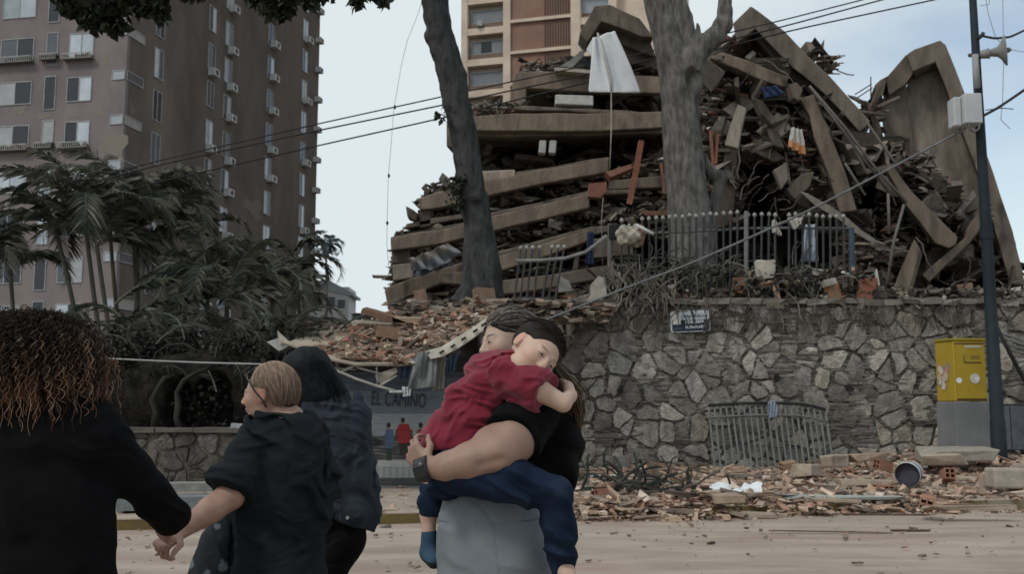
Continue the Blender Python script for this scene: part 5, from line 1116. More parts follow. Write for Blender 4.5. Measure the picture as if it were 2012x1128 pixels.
cable_px([(1040, 642, 17.2), (1130, 606, 17.2), (1240, 562, 17.2), (1350, 521, 17.2), (1466, 470, 17.2), (1555, 430, 17.2), (1640, 388, 17.2), (1760, 325, 17.1), (1850, 278, 17), (1898, 252, 16.8)], .022, 'grey cable running slantwise down from the electrical box past the fence', 'metal')
cable_px([(1934, 226, 16.9), (1960, 212, 16.9), (1990, 192, 16.9), (2050, 150, 16.9)], .026, 'thick black cable leaving the lamp post to the right below the loudspeaker')
cable_px([(1930, 70, 16.9), (1955, 75, 16.9), (1985, 72, 16.9), (2015, 58, 16.9), (2060, 25, 16.9)], .02, 'black cable looping right from the insulator on the lamp post')
cable_px([(1936, 216, 16.9), (1968, 212, 16.9), (1992, 214, 16.9)], .008, 'thin short wire above the thick black cable')
for k, pts in enumerate(([(1935, -30, 17), (1940, 20, 17), (1955, 70, 17), (1975, 95, 17), (2015, 102, 17)], [(1970, -30, 17.3), (1972, 120, 17.3), (1970, 200, 17.3), (1966, 235, 17.3), (1985, 253, 17.3)], [(1925, 10, 16.8), (1945, 8, 16.8), (1940, -20, 16.8)])):
    cable_px(pts, .006, ('thin pale looping wire right of the lamp post top', 'thin pale wire hanging straight down at the far right', 'tiny pale wire loop at the very top of the lamp post')[k], 'string', 'wire')
hg = thing('hanging_string', P(775, 210, 22), 'thin pale string with dark knots hanging against the sky left of the trunk', 'string')
q = [(832, -10, 22), (822, 25, 22), (800, 80, 22), (788, 130, 22), (778, 190, 22), (774, 210, 22), (768, 290, 22), (763, 345, 22), (761, 420, 22), (760, 480, 22), (765, 540, 22)]
cable_q = np.array([P(*p) for p in q]); mb = MB(); mb.tube(cable_q, .006, 5); mb.build('string', M['string'], hg)
for x, y in ((776, 210), (764, 345), (761, 438), (767, 533)):
    mb = MB(); c = P(x, y, 22); mb.tube([c + np.array([0, 0, .05]), c, c - np.array([0, 0, .05])], [.01, .035, .01], 6, (.06, .07, .08)); mb.build('knot', M['debris'], hg)
cable_px([(195, 704, 14.5), (300, 709, 14.5), (400, 713, 14.5), (520, 716, 14.5), (640, 722, 14.4), (700, 727, 14.4)], .012, 'pale rope strung low in front of the garden plants', 'string', 'rope')

# ------------------------------------------------------------------ kiosk with mural, sagging canopy
kY = 15.2
ks = thing('kiosk', P(790, 965, kY), 'grey painted roadside kiosk with corrugated front and a street mural', 'kiosk')
xL, xR = P(640, 800, kY)[0], P(1040, 800, kY)[0]; zT, zB = P(780, 725, kY)[2], P(780, 966, kY)[2]
S = []; nz = 230
def mural(u, v):            # u 0..1 left-right, v 0..1 bottom-top (px 640..1040, 966..725)
    return (1, 1, 1)
mb = MB(); rows_ = []; zs = np.linspace(zB, zT, nz); xs = np.linspace(xL, xR, 300); px_ = np.linspace(640, 1040, 300); py_ = np.linspace(966, 725, nz)
Pg = np.zeros((nz, 300, 3))
for j, z in enumerate(zs):
    Pg[j, :, 0] = xs; Pg[j, :, 1] = kY - .012 * (abs(math.sin(z * 30)) if z > zB + .62 else 0); Pg[j, :, 2] = z
def cc_(x, y):
    n1 = .5 + .5 * math.sin(x * .11 + math.sin(y * .2) * 2); n2 = .5 + .5 * math.sin(y * .9 + math.sin(x * .07) * 2.5)
    if y < 770: c = (.10, .125, .165)
    elif y < 815: c = (.15, .18, .215)
    elif y < 858: c = (.28, .305, .325)
    elif y < 868: c = (.085, .095, .09)
    elif y < 905: c = (.12, .12, .115)
    elif y < 918: c = (.42, .42, .40)
    elif y < 940: c = (.33, .33, .32)
    elif y < 953: c = (.075, .075, .075)
    else: c = (.03, .03, .032)
    if 862 < y < 905: c = tuple(np.array(c) * (.55 + .9 * n1 * n2))
    if 858 < y < 878: c = tuple(np.array(c) * (.5 + .8 * n1))
    if y > 918 and y < 940 and math.sin(x * .5) > .2: c = tuple(np.array(c) * .8)
    # two children in red, one in blue, seen from behind
    for cx, hy, w_, sh, sk in ((793, 835, 15, (.30, .035, .04), (.10, .06, .05)), (828, 845, 12, (.26, .06, .05), (.10, .06, .05)), (765, 845, 10, (.09, .13, .22), (.12, .09, .08)), (905, 842, 13, (.28, .04, .04), (.1, .06, .05))):
        if (x - cx) ** 2 / 16 + (y - hy + 7) ** 2 / 36 < 1: c = (.025, .022, .022) if y < hy - 5 else sk
        if hy < y < hy + 38 and abs(x - cx - 2) < w_ * (.62 + .38 * math.sin((y - hy) / 38 * 3.1)): c = sh
        if hy + 12 < y < hy + 30 and w_ * .85 < abs(x - cx - 2) < w_ * 1.12: c = sk
        if hy + 38 <= y < hy + 62 and abs(x - cx - 2) < w_ * .55: c = (.04, .06, .045) if cx != 793 else (.05, .04, .04)
    return tuple(np.array(c) * (.94 + .1 * n2))
mb.grid(Pg); mb.c = [cc_(px_[i] + 1.7, py_[j]) for j in range(nz - 1) for i in range(299)]
mb.build('mural_front', M['vc'], ks)
mb = MB(); mb.box2((xL, kY + .01, zB), (xR, kY + 1.7, zT), (.07, .08, .095)); mb.build('kiosk_body', M['vc'], ks)
mb = MB(); mb.box2((xL - .03, kY - .14, zB + .05), (xR + .03, kY - .014, zB + .09), (.13, .13, .13)); mb.build('shelf_edge', M['vc'], ks)
mb = MB(); mb.box2((xL, kY - .10, zB - .12), (xR, kY - .02, zB + .05), (.012, .012, .013)); mb.build('skirting', M['vc'], ks)
def text(body, c, h, name, mat_, parent, sx=1.0, ext=.003):
    cu = bpy.data.curves.new(name, 'FONT'); cu.body = body; cu.size = h; cu.extrude = ext; cu.align_x = 'LEFT'; cu.space_character = 1.05
    to = bpy.data.objects.new(name, cu); COL.objects.link(to); bpy.context.view_layer.update(); me = bpy.data.meshes.new_from_object(to.evaluated_get(bpy.context.evaluated_depsgraph_get())); bpy.data.objects.remove(to); o = bpy.data.objects.new(name, me); COL.objects.link(o); me.materials.clear(); me.materials.append(mat_)
    o.matrix_world = Matrix.Translation(Vector([float(v) for v in c])) @ Matrix.Rotation(math.pi / 2, 4, 'X') @ Matrix.Rotation(-.055, 4, 'Z') @ Matrix.Diagonal((sx, 1, 1, 1)); o.parent = parent; o.matrix_parent_inverse = parent.matrix_basis.inverted(); return o
M['paintdk'] = mat('lettering_dark', (.030, .038, .055), (.045, .055, .075), 20, .8)
text('EL CAMINO', P(728, 796, kY - .02), .30, 'mural_lettering', M['paintdk'], ks, .50)
# canopy sheet
cn = thing('canopy', P(780, 690, 14.5), 'sagging torn kiosk canopy loaded with brick rubble above the mural', 'canopy')
fpx = [(548, 660), (562, 668), (600, 684), (650, 702), (700, 712), (760, 714), (810, 716), (860, 694), (910, 668), (962, 640)]; bpx = [(590, 658), (620, 652), (650, 645), (690, 634), (730, 630), (770, 628), (810, 626), (850, 622), (900, 618), (962, 606)]
a_ = [P(x, y, 13.9) for x, y in fpx]; b2 = [P(x, y, 16.8) for x, y in bpx]; 
def interp(L_, u): k = u * (len(L_) - 1); i = min(int(k), len(L_) - 2); return L_[i] + (L_[i + 1] - L_[i]) * (k - i)
Pg = np.zeros((60, 14, 3))
for i in range(60):
    for j in range(14):
        u, v = i / 59, j / 13; Pg[i, j] = interp(a_, u) * (1 - v) + interp(b2, u) * v + np.array([0, 0, -.10 * math.sin(v * math.pi) + .012 * math.sin(u * 40 + v * 3)])
mb = MB(); mb.grid(Pg, (.40, .33, .26)); mb.c = [(.40, .33, .265) if i < 26 else (.34, .27, .21) for i in range(59) for j in range(13)]
o = mb.build('canopy_sheet', M['debris'], cn, smooth=True); m = o.modifiers.new('s', 'SOLIDIFY'); m.thickness = .03
mb = MB(); mb.prism([P(x, y, 13.8) for x, y in ((545, 650), (560, 664), (568, 672), (548, 676))], (0, .03, 0), (.46, .42, .36)); mb.prism([P(x, y, 13.85) for x, y in ((524, 672), (548, 664), (575, 676), (548, 690))], (0, .03, 0), (.40, .41, .42)); mb.build('torn_corner', M['debris'], cn)
# perforated metal strip at right
fr = [P(x, y, 13.7) for x, y in ((846, 706), (870, 700), (900, 684), (930, 664), (960, 640))]; tp_ = [P(x, y, 13.75) for x, y in ((836, 690), (866, 682), (892, 666), (925, 646), (955, 624))]
mb = MB(); mb.grid(np.array([fr, tp_]).transpose(1, 0, 2), (.46, .43, .38)); o = mb.build('perforated_strip', M['debris'], cn); m = o.modifiers.new('s', 'SOLIDIFY'); m.thickness = .02
for x, y in ((868, 692), (890, 680), (911, 666), (934, 650), (950, 638)): mb = MB(); c = P(x, y, 13.68); mb.tube([c + np.array([-.03, 0, -.02]), c + np.array([.03, 0, .02])], .018, 6, (.03, .03, .03)); mb.build('strip_hole', M['debris'], cn)
for nm, pts, r_, c in (('frame_rod', [(620, 692, 13.8), (660, 728, 13.8), (700, 745, 13.8), (744, 760, 13.8), (792, 772, 13.8)], .018, (.34, .33, .31)), ('frame_rod', [(548, 668, 13.82), (600, 688, 13.82), (650, 706, 13.82), (700, 716, 13.82), (775, 716, 13.82)], .028, (.36, .32, .27)), ('frame_rod', [(672, 730, 13.9), (712, 712, 13.9)], .02, (.36, .35, .33)), ('frame_rod', [(744, 760, 13.9), (780, 738, 13.9)], .016, (.36, .34, .31)),
        ('frame_rod', [(740, 722, 13.9), (742, 760, 13.9)], .012, (.3, .3, .3)), ('frame_rod', [(660, 690, 14.6), (668, 760, 14.8)], .03, (.18, .17, .16)), ('frame_rod', [(765, 770, 13.8), (800, 770, 13.8)], .02, (.42, .44, .45)), ('frame_rod', [(700, 722, 13.9), (752, 736, 13.9)], .014, (.36, .35, .33))):
    pipe(nm, pts, r_, cn, c)
mb = MB(); mb.prism([P(x, y, 13.95) for x, y in ((735, 738), (778, 722), (782, 730), (748, 756))], (0, .03, 0), (.36, .33, .28)); mb.build('hanging_flap', M['debris'], cn)
mb = MB(); mb.box2(P(640, 730, 14.9), P(960, 700, 14.95) + np.array([0, .8, 0]), (.035, .035, .038)); mb.build('dark_fascia', M['debris'], cn)
mb = MB()
for _ in range(2600):
    u = rng.uniform(.40, 1) if rng.random() < .93 else rng.uniform(.25, .5); v = rng.uniform(.03, .97); i = min(int(u * 59), 58); j = min(int(v * 13), 12); c = Pg[i, j]; s_ = .02 + .07 * rng.random() ** 2
    hgt = .30 * math.sin(min(1, max(0, u - .38) / .45) * 1.57) * math.sin(v * 3.0) * rng.random()
    mb.box(c + np.array([rng.normal() * .05, rng.normal() * .05, .04 + hgt]), (s_ * rng.uniform(1, 4.5), s_, s_ * rng.uniform(.25, .6)), frot(rng.uniform(0, 3.1), rng.choice([.2, .6, 1.5])), tuple(np.array(R.choice(PALR + [(.40, .30, .23), (.36, .24, .18), (.30, .15, .11)])) * rng.uniform(.75, 1.15)), .25)
tag(mb.build('canopy_rubble', M['debris']), 'salmon and tan brick rubble heaped on the sagging canopy', kind='stuff')
for pts, c, lb in (([(712, 606), (735, 612), (800, 634), (796, 640), (730, 622), (708, 616)], (.20, .115, .085), 'thick reddish beam sticking up left out of the canopy rubble'), ([(770, 624), (860, 628), (870, 636), (772, 634)], (.34, .25, .185), 'tan board lying along the back of the canopy rubble'),
        ([(815, 700), (900, 668), (950, 640), (954, 646), (905, 676), (820, 706)], (.36, .27, .20), 'long tan batten along the front of the canopy rubble'), ([(820, 688), (885, 655), (925, 640), (930, 645), (888, 664), (824, 694)], (.28, .19, .14), 'brown batten behind the long tan one on the canopy'), ([(690, 632), (770, 634), (770, 638), (690, 637)], (.38, .33, .27), 'pale thin board at the back edge of the canopy')):
    mb = MB(); mb.prism(slab_pts(pts, 14.2 if pts[0][1] > 660 else 15.6, .008, .2), (.05, .09, .03), c); tag(mb.build('plank', M['debris']), lb, 'plank')
mb = MB(); mb.box(P(762, 655, 15), (.32, .25, .16), frot(.4, .2), (.22, .14, .10), .2); tag(mb.build('brick_chunk', M['debris']), 'dark red brick lump in the middle of the canopy rubble', 'brick')
tag(cloth('towel', [(818, 694), (858, 690), (856, 762), (800, 765)], 13.75, .035, colf=lambda s, t: (.115, .125, .13) if int(s * 9) % 2 else (.17, .175, .175), seed=41, nfold=3), 'grey striped cloth hanging from the canopy over the mural', 'cloth')
tag(cloth('cloth', [(856, 700), (874, 696), (872, 765), (850, 768)], 13.85, .03, (.24, .22, .20), seed=42), 'dull tan strip of cloth beside the grey striped cloth', 'cloth')
tag(cloth('cloth', [(782, 712), (818, 706), (812, 742), (786, 745)], 13.95, .03, (.05, .075, .12), seed=43), 'dark blue cloth tucked under the canopy left of the striped cloth', 'cloth')
tag(cloth('cloth', [(872, 706), (905, 690), (890, 730), (876, 738)], 13.9, .03, (.06, .09, .14), seed=44), 'slate blue cloth under the perforated strip', 'cloth')
tag(cloth('cloth', [(790, 760), (806, 762), (806, 778), (792, 780)], 13.8, .02, (.60, .62, .64), seed=45), 'small white rag at the end of the canopy rod', 'rag')
# rubbish on trunk foot / wall top at left of ruin
tag(cloth('cloth', [(862, 600), (890, 590), (915, 606), (885, 618)], 18.8, .08, (.22, .25, .29), seed=46), 'pale blue bundle of clothes at the foot of the dark trunk', 'clothing')
tag(cloth('door_leaf', [(812, 572), (836, 568), (846, 618), (822, 622)], 19.6, .01, (.20, .13, .095), seed=47, nfold=1), 'brown broken door leaning at the left foot of the ruin', 'door')
mb = MB(); mb.box(P(952, 590, 19.0), (.34, .3, .42), frot(.3, .2), (.22, .15, .11), .25); tag(mb.build('concrete_chunk', M['debris']), 'brownish lump just right of the dark trunk foot', 'rubble block')
# low pale steps / boards on the pavement behind the holding hands
mb = MB(); a = gp(228, 1005); mb.box(a + np.array([.9, .1, .10]), (3.2, .5, .14), rotm((0, 0, 1), .21), (.17, .185, .20), .02); mb.box(a + np.array([.9, .45, .24]), (3.2, .3, .10), rotm((0, 0, 1), .21), (.24, .24, .23), .02)
tag(mb.build('low_step', M['debris']), 'low bluish grey step on the pavement behind the joined hands', 'step')
mb = MB(); mb.box((0, 0, 0), (.16, .12, .11), frot(.2, .1), (.42, .44, .46), .1); o = mb.build('plastic_tub', M['debris']); o.location = Vector([float(v) for v in P(465, 840, 15.4)]); tag(o, 'small pale plastic tub standing on the low wall', 'tub')
# ------------------------------------------------------------------ people
SK1 = np.array([.42, .265, .20]); SK2 = np.array([.50, .355, .285]); 
class Head:
    def __init__(s, c, up, fwd, h):
        s.c = np.array(c, float); s.U = unit(up); f = np.array(fwd, float); s.Fw = unit(f - s.U * (f @ s.U)); s.L = np.cross(s.U, s.Fw); s.h = h; s.A = np.stack([s.L, s.Fw, s.U])
    def w(s, x, y, z): return s.c + s.h * (x * s.L + y * s.Fw + z * s.U)
    def loc(s, V): return ((V - s.c) @ s.A.T) / s.h
    def add(s, S, child=False, neck=None, nr=.2):
        h = s.h; e = lambda c, r, k=.05, op='u': S.el(s.w(*c), np.array(r) * h, s.A, k * h, op)
        e((0, -.07, .12), (.345, .425, .375)); e((0, .10, -.10), (.29, .30, .37), .1)
        e((0, .16, -.33), (.17, .17, .14), .12)
        for sx in (-1, 1):
            e((sx * .15, .25, -.10), (.13, .13, .13), .1); e((sx * .17, .10, -.30), (.10, .16, .10), .1)
            e((sx * .135, .455, .015), (.085, .07, .05), .06, 's'); e((sx * .130, .330, .012), (.080, .068, .058), .015)
            S.cap(s.w(sx * .07, .385, .085), s.w(sx * .20, .335, .085), .028 * h, .022 * h, .04 * h)
            S.cap(s.w(sx * .075, .392, -.002), s.w(sx * .185, .362, .004), .012 * h, .010 * h, .015 * h)
            e((sx * .355, -.03, -.01), (.035, .085, .125), .03); e((sx * .385, .01, -.0), (.018, .045, .075), .02, 's'); e((sx * .345, .0, -.10), (.03, .04, .05), .03)
            e((sx * .045, .435, -.135), (.035, .045, .032), .03)
        S.cap(s.w(0, .385, .05), s.w(0, .475 if not child else .455, -.115), .030 * h, .048 * h, .05 * h)
        e((0, .400, -.235), (.085, .045, .024), .02); e((0, .395, -.278), (.070, .045, .026), .02); e((0, .36, -.41), (.085, .07, .07), .08)
        if neck is not None: S.cap(s.w(0, -.10, -.25), neck, nr * h, nr * h * 1.12, .10 * h)
    def color(s, V, c, base, lip=(.36, .12, .10), brow=(.05, .03, .02), browk=1):
        q = s.loc(V); b = lambda cx, cy, cz, rx, ry, rz: np.clip(1.6 - 1.6 * (((np.abs(q[:, 0]) - cx) / rx) ** 2 + ((q[:, 1] - cy) / ry) ** 2 + ((q[:, 2] - cz) / rz) ** 2), 0, 1)[:, None]
        near = (np.linalg.norm(q, axis=1) < .75)[:, None]
        for m_, col in ((b(.19, .3, -.13, .14, .2, .12) * .35, base * np.array([1.1, .78, .75])), (b(0, .45, -.255, .085, .12, .04) * .85, np.array(lip)), (b(.14, .38, .105, .095, .15, .022) * browk, np.array(brow)), (b(.365, .0, 0, .06, .12, .15) * .5, base * np.array([1.12, .7, .66])), (b(0, .47, -.13, .07, .1, .05) * .4, base * np.array([1.08, .78, .75])), (b(.13, .38, -.004, .075, .12, .013) * .8, np.array((.035, .022, .016))), (b(.13, .38, -.045, .08, .12, .03) * .25, base * .6)):
            c = np.where(near, c * (1 - m_) + col * m_, c)
        return c
    def eyes(s, parent, closed=.5):
        for sx in (-1, 1):
            mb = MB(); c = s.w(sx * .130, .375, .008); mb.tube([c - s.Fw * .002, c + s.Fw * .05 * s.h * .6], [.030 * s.h, .012 * s.h], 10, (.018, .012, .010)); mb.build('eye', M['plastic'], parent, smooth=True)
def strands(name, paths, r, cols, parent, k=3, mt='hair', tipr=.4):
    mb = MB()
    for p, c in zip(paths, cols): n = len(p); mb.tube(p, np.linspace(r, r * tipr, n), k, c, cap=False)
    return mb.build(name, M[mt], parent, smooth=True)
def combed(H, n, start, end, lift=1.03, seed=0, extra=None, jit=.03, cy=-.07, cz=.12, rad=(.36, .44, .39), steps=14, part=1.0):
    """hair lying on the skull: start/end are functions giving head-local directions"""
    r = np.random.default_rng(seed); out = []
    for i in range(n):
        a, b_ = unit(start(r)), unit(end(r)); om = math.acos(np.clip(a @ b_, -1, 1)) + 1e-6; pts = []; lf = lift * r.uniform(.975, 1.055); t1_ = r.uniform(part, 1)
        for t in np.linspace(0, t1_, steps):
            d = (math.sin((1 - t) * om) * a + math.sin(t * om) * b_) / math.sin(om); q = d * np.array(rad) * lf * (1 + .01 * math.sin(t * 9 + i)); pts.append(H.w(q[0], q[1] + cy, q[2] + cz))
        if extra is not None: pts += extra(pts[-1], pts[-1] - pts[-2], r)
        out.append(np.array(pts))
    return out
def hand(S, wrist, d, n, side, size=1.0, curl=(.5, .7, .6), thumb_in=.4, spread=.10, k=.012):
    """d: direction of the palm, n: back-of-hand normal, side: +1 thumb on cross(d,n)"""
    d = unit(d); n = unit(np.array(n) - d * (np.array(n) @ d)); s_ = np.cross(d, n) * side; w_ = np.array(wrist, float); L_ = .085 * size
    pc = w_ + d * L_ * .5
    for o in (-.030, -.010, .010, .030): S.cap(w_ + s_ * o * size * .6, w_ + d * L_ * (1 - abs(o - .01) * 2) + s_ * o * size, .016 * size, .0135 * size, .02 * size)
    for i, (o, ln) in enumerate(((.033, .072), (.011, .080), (-.011, .074), (-.032, .058))):
        p = w_ + d * L_ * (1 - abs(o - .008) * 2) + s_ * o * size; a = 0; dd = unit(d + s_ * (o * spread * 30)); r0 = (.0098 - .0006 * i) * size
        for j, (f, c) in enumerate(zip((.45, .32, .23), curl)):
            a += c * (1 + .08 * i); q = p + (dd * math.cos(a) - n * math.sin(a)) * ln * f * size; S.cap(p, q, r0 * (1 - .1 * j), r0 * (.92 - .1 * j), .004); p = q
    b0 = w_ + d * L_ * .25 + s_ * .028 * size; d1 = unit(d * .6 + s_ * (.9 - thumb_in * .6) - n * thumb_in); b1 = b0 + d1 * .042 * size; d2 = unit(d * .9 + s_ * (.2 - thumb_in * .5) - n * thumb_in * 1.1); b2_ = b1 + d2 * .034 * size; b3 = b2_ + unit(d2 - n * .3) * .026 * size
    S.cap(b0, b1, .0155 * size, .012 * size, .014); S.cap(b1, b2_, .012 * size, .0105 * size, .006); S.cap(b2_, b3, .0105 * size, .0085 * size, .004)
def legs(S, hipL, hipR, footY, kneeo=.02, r=(.085, .06, .042), k=.04, dirx=(0, 1, 0)):
    f = unit(dirx)
    for h_ in (hipL, hipR):
        h_ = np.array(h_); ft = np.array([h_[0], h_[1], .09]); kn_ = (h_ + ft) / 2 + f * kneeo; S.cap(h_, kn_, r[0], r[1], k); S.cap(kn_, ft, r[1], r[2], k)
def shoe(parent, p, d, L_=.25, col=(.03, .03, .03)):
    S = SDF(.008); d = unit(d); p = np.array([p[0], p[1], .045]); S.cap(p - d * L_ * .25, p + d * L_ * .45, .040, .036, .02); S.cap(p - d * .05 + np.array([0, 0, .03]), p - d * .03 + np.array([0, 0, .07]), .042, .042, .03); S.cut((0, 0, .028), (0, 0, -1)); S.build('shoe', M['debris'], parent, lambda V: np.tile(np.array(col), (len(V), 1)))

# ================= woman carrying the boy
Yw = 3.60
def W(px, py, dy=0): return P(px, py, Yw + dy)
wm = thing('person', W(985, 1128)* np.array([1, 1, 0]), 'woman in black tee and grey leggings standing side on, carrying a small boy', 'person')
Hw = Head(W(1000, 672, .06), (-.12, .05, 1), (-.84, -.42, -.36), .230)
S = SDF(.006); r = lambda px: px * Yw / F
neck = W(1048, 752, .05)
Hw.add(S, neck=neck, nr=.23)
S.cap(neck, W(1060, 800, .08), .055, .07, .04)
S.cap(W(1055, 810, .08), W(1045, 900, .08), .10, .10, .06); S.cap(W(1045, 900, .08), W(985, 1010, .06), .10, .11, .06); S.cap(W(985, 1010, .05), W(972, 1100, .03), .11, .12, .06)
sh = W(1040, 800, -.09); el = W(990, 885, -.27); wr = W(842, 921, -.24)
S.cap(sh, W(1008, 866, -.235), r(40), r(42), .02); S.cap(W(1008, 866, -.235), W(985, 888, -.27), r(42), r(38), .02); S.cap(W(975, 892, -.27), W(925, 906, -.27), r(37), r(34), .03); S.cap(W(925, 906, -.27), W(880, 917, -.26), r(33), r(26), .03); S.cap(W(880, 917, -.26), wr, r(26), r(18.5), .03); S.el(W(968, 866, -.24), (r(34), r(28), r(28)), k=.03); S.cap(W(944, 917, -.338), W(984, 905, -.343), r(5), r(4), .05, op='s'); S.cap(W(880, 893, -.30), W(930, 880, -.335), r(2), r(2), .03, op='s')
hand(S, wr + np.array([-.005, .01, 0]), W(806, 880, -.20) - wr, (-.55, -.75, -.1), 1, .98, (.5, .75, .6), .5)
legs(S, W(985, 1150, -.06), W(975, 1150, .12), 0, r=(.09, .06, .045), dirx=(-1, 0, 0))
# far arm round the boy's back, mostly hidden
S.cap(W(1040, 805, .24), W(975, 880, .33), .06, .05, .04); S.cap(W(975, 880, .33), W(850, 890, .12), .045, .032, .03)
def wcol(V):
    c = np.tile(np.array([.285, .180, .140]), (len(V), 1)); c *= (1 + .05 * np.sin(V[:, 0:1] * 60) * np.sin(V[:, 2:] * 45)); nh = (np.linalg.norm(V - Hw.c, axis=1) < .17)[:, None]; c = np.where(nh, np.array([[.43, .31, .25]]), c); c = Hw.color(V, c, np.array([.43, .31, .25]), brow=(.07, .05, .035))
    return c
S.build('body', M['skin'], wm, wcol)
Hw.eyes(wm)
# shirt
S = SDF(.006)
S.cap(W(1052, 775, .08), W(1062, 815, .08), .10, .135, .06); S.cap(W(1060, 815, .08), W(1052, 900, .08), .138, .146, .06); S.cap(W(1052, 900, .08), W(1000, 985, .06), .146, .158, .06); S.el(W(1105, 850, .08), (.05, .15, .17), k=.06)
se = W(1005, 838, -.20); sd_ = unit(el - sh)
S.cap(W(1052, 785, -.05), W(1008, 862, -.24), r(55), r(51), .05, cut=[(W(1008, 858, -.235), unit(W(985, 884, -.27) - W(1045, 800, -.10)))])
S.cap(W(1045, 805, .22), W(1005, 850, .30), .07, .065, .05)
S.cut(W(1000, 1000, .06), (-.25, 0, -1)); S.disp = folds((.5, .1, .8), 55, .0075, 3)
S.build('shirt', M['blackfab'], wm)
# leggings
S = SDF(.006); S.cap(W(975, 985, .06), W(972, 1050, .04), .182, .192, .06); S.cap(W(972, 1050, .02), W(968, 1128, .02), .192, .195, .07); S.cap(W(975, 1128, .02), W(980, 1190, .02), .185, .15, .07); S.el(W(1010, 1090, .02), (.14, .19, .16), k=.05)
hl, hr_ = W(990, 1190, -.07), W(978, 1190, .12)
for h_ in (hl, hr_):
    ft = np.array([h_[0], h_[1], .10]); kn_ = (h_ + ft) / 2 + np.array([-.02, 0, 0]); S.cap(h_, kn_, .128, .08, .05); S.cap(kn_, ft, .08, .05, .04)
S.cut(W(1000, 968, .06), (.0, 0, 1)); fL = folds((.4, .2, .9), 34, .0038, 5); S.disp = lambda X, Y, Z: fL(X, Y, Z) + .004 * np.exp(-((X - W(972, 1000)[0] + .12 * (Z - W(972, 1000)[2])) / .003) ** 2)
S.build('leggings', M['leggings'], wm)
S = SDF(.006); S.cap(W(975, 982, .06), W(972, 1050, .04), .1855, .1955, .06); S.cap(W(972, 1050, .02), W(968, 1128, .02), .1955, .1985, .07); S.el(W(1010, 1090, .02), (.143, .193, .163), k=.05)
S.cut(W(1000, 973, .06), (.0, 0, 1)); S.cut(W(1000, 1014, .06), (.05, 0, -1)); S.build('waistband', M['leggings'], wm)
shoe(wm, hl, (-1, -.1, 0)); shoe(wm, hr_, (-1, -.1, 0))
# watch
ax = unit(W(842, 921, -.24) - W(900, 905, -.26)); c = W(832, 924, -.245)
mb = MB(); mb.tube([c - ax * .022, c + ax * .0, c + ax * .022], [r(24.5), r(23.5), r(22)], 20, cap=True); mb.build('watch_strap', M['plastic'], wm, smooth=True)
mb = MB(); n_ = unit(np.array([-.25, -1, -.1])); fx = ax; fz = unit(np.cross(fx, n_)); mb.box(c + n_ * r(23), (.038, .044, .014), np.stack([fx, fz, unit(np.cross(fx, fz))], 1)); o = mb.build('watch_case', M['plastic'], wm); m = o.modifiers.new('b', 'BEVEL'); m.width = .005; m.segments = 3
# hair: dark base with grey combed-back streaks, low ponytail falling on the back
S = SDF(.006); S.el(Hw.w(0, -.09, .15), np.array([.37, .435, .375]) * Hw.h, Hw.A, .02); S.el(Hw.w(0, -.42, -.02), np.array([.25, .24, .26]) * Hw.h, Hw.A, .05)
p0 = Hw.w(0, .26, .12); S.cut(p0, Hw.Fw * .9 - Hw.U * .42); S.el(Hw.w(.37, .12, -.12), np.array([.1, .16, .2]) * Hw.h, Hw.A, .02, 's'); S.el(Hw.w(-.37, .12, -.12), np.array([.1, .16, .2]) * Hw.h, Hw.A, .02, 's')
S.build('hair_base', M['hair'], wm, lambda V: np.tile(np.array([.030, .026, .023]), (len(V), 1)))
bun = np.array([0, -1.0, -.15])
st_ = lambda q: (q.uniform(-1, 1) * .85, .62 + q.uniform(-.05, .08), q.uniform(.15, 1.0))
paths = combed(Hw, 900, st_, lambda q: bun + q.normal(size=3) * .10, 1.035, 11, rad=(.37, .44, .385), cz=.15, cy=-.09, part=.7)
cols = [tuple(np.array(R.choice([(.035, .028, .024), (.05, .04, .034), (.22, .19, .165), (.30, .265, .235), (.10, .082, .07), (.025, .021, .02)])) * R.uniform(.7, 1.2)) for _ in paths]
strands('hair', paths, .0014, cols, wm)
# loose ponytail
rr = np.random.default_rng(5); pts_ = []; cl = []
key = [W(1078, 712, -.02), W(1098, 742, -.06), W(1122, 775, -.05), W(1130, 812, -.03), W(1136, 845, -.02)]
for i in range(420):
    o = rr.normal(size=3) * np.array([.011, .012, .006]); e_ = rr.uniform(.5, 1); q = []; ph = rr.uniform(0, 6)
    for t in np.linspace(0, e_, 20):
        u = t * 4; j = min(int(u), 3); p = key[j] + (key[j + 1] - key[j]) * (u - j); q.append(p + o * (1 + .9 * math.sin(t * 3.1)) + np.array([math.sin(t * 9 + ph), 0, math.cos(t * 11 + ph)]) * .004)
    pts_.append(np.array(q)); cl.append(tuple(np.array(R.choice([(.12, .08, .05), (.22, .155, .10), (.05, .036, .026), (.30, .22, .15)])) * R.uniform(.7, 1.2)))
strands('ponytail', pts_, .0015, cl, wm)
# ================= the boy
by = thing('person', W(890, 900), 'small boy in a maroon tee and blue jeans hugging the woman who carries him', 'person')
Hb = Head(W(1048, 697, -.20), (1.053, .26, 1.052), (.944, -1.153, -.123), .220)
S = SDF(.0045)
bneck = W(1012, 722, -.14)
Hb.add(S, True, bneck, .19)
S.cap(bneck, W(970, 765, -.10), .038, .05, .04); S.cap(W(965, 765, -.10), W(890, 880, -.05), .07, .07, .05)
bs, be_, bw, bh = W(1010, 742, -.24), W(1106, 793, -.26), W(1122, 762, -.15), W(1108, 742, -.02)
S.cap(bs, W(1060, 768, -.27), r(22), r(21), .02); S.cap(W(1060, 768, -.27), be_, r(20), r(16), .02); S.cap(be_, W(1120, 778, -.19), r(16), r(13), .015); S.cap(W(1120, 778, -.19), W(1117, 762, -.13), r(12), r(11), .02)
hand(S, W(1118, 764, -.13), (-.35, .8, .15), (.9, .3, .2), 1, .72, (.3, .3, .3), .3)
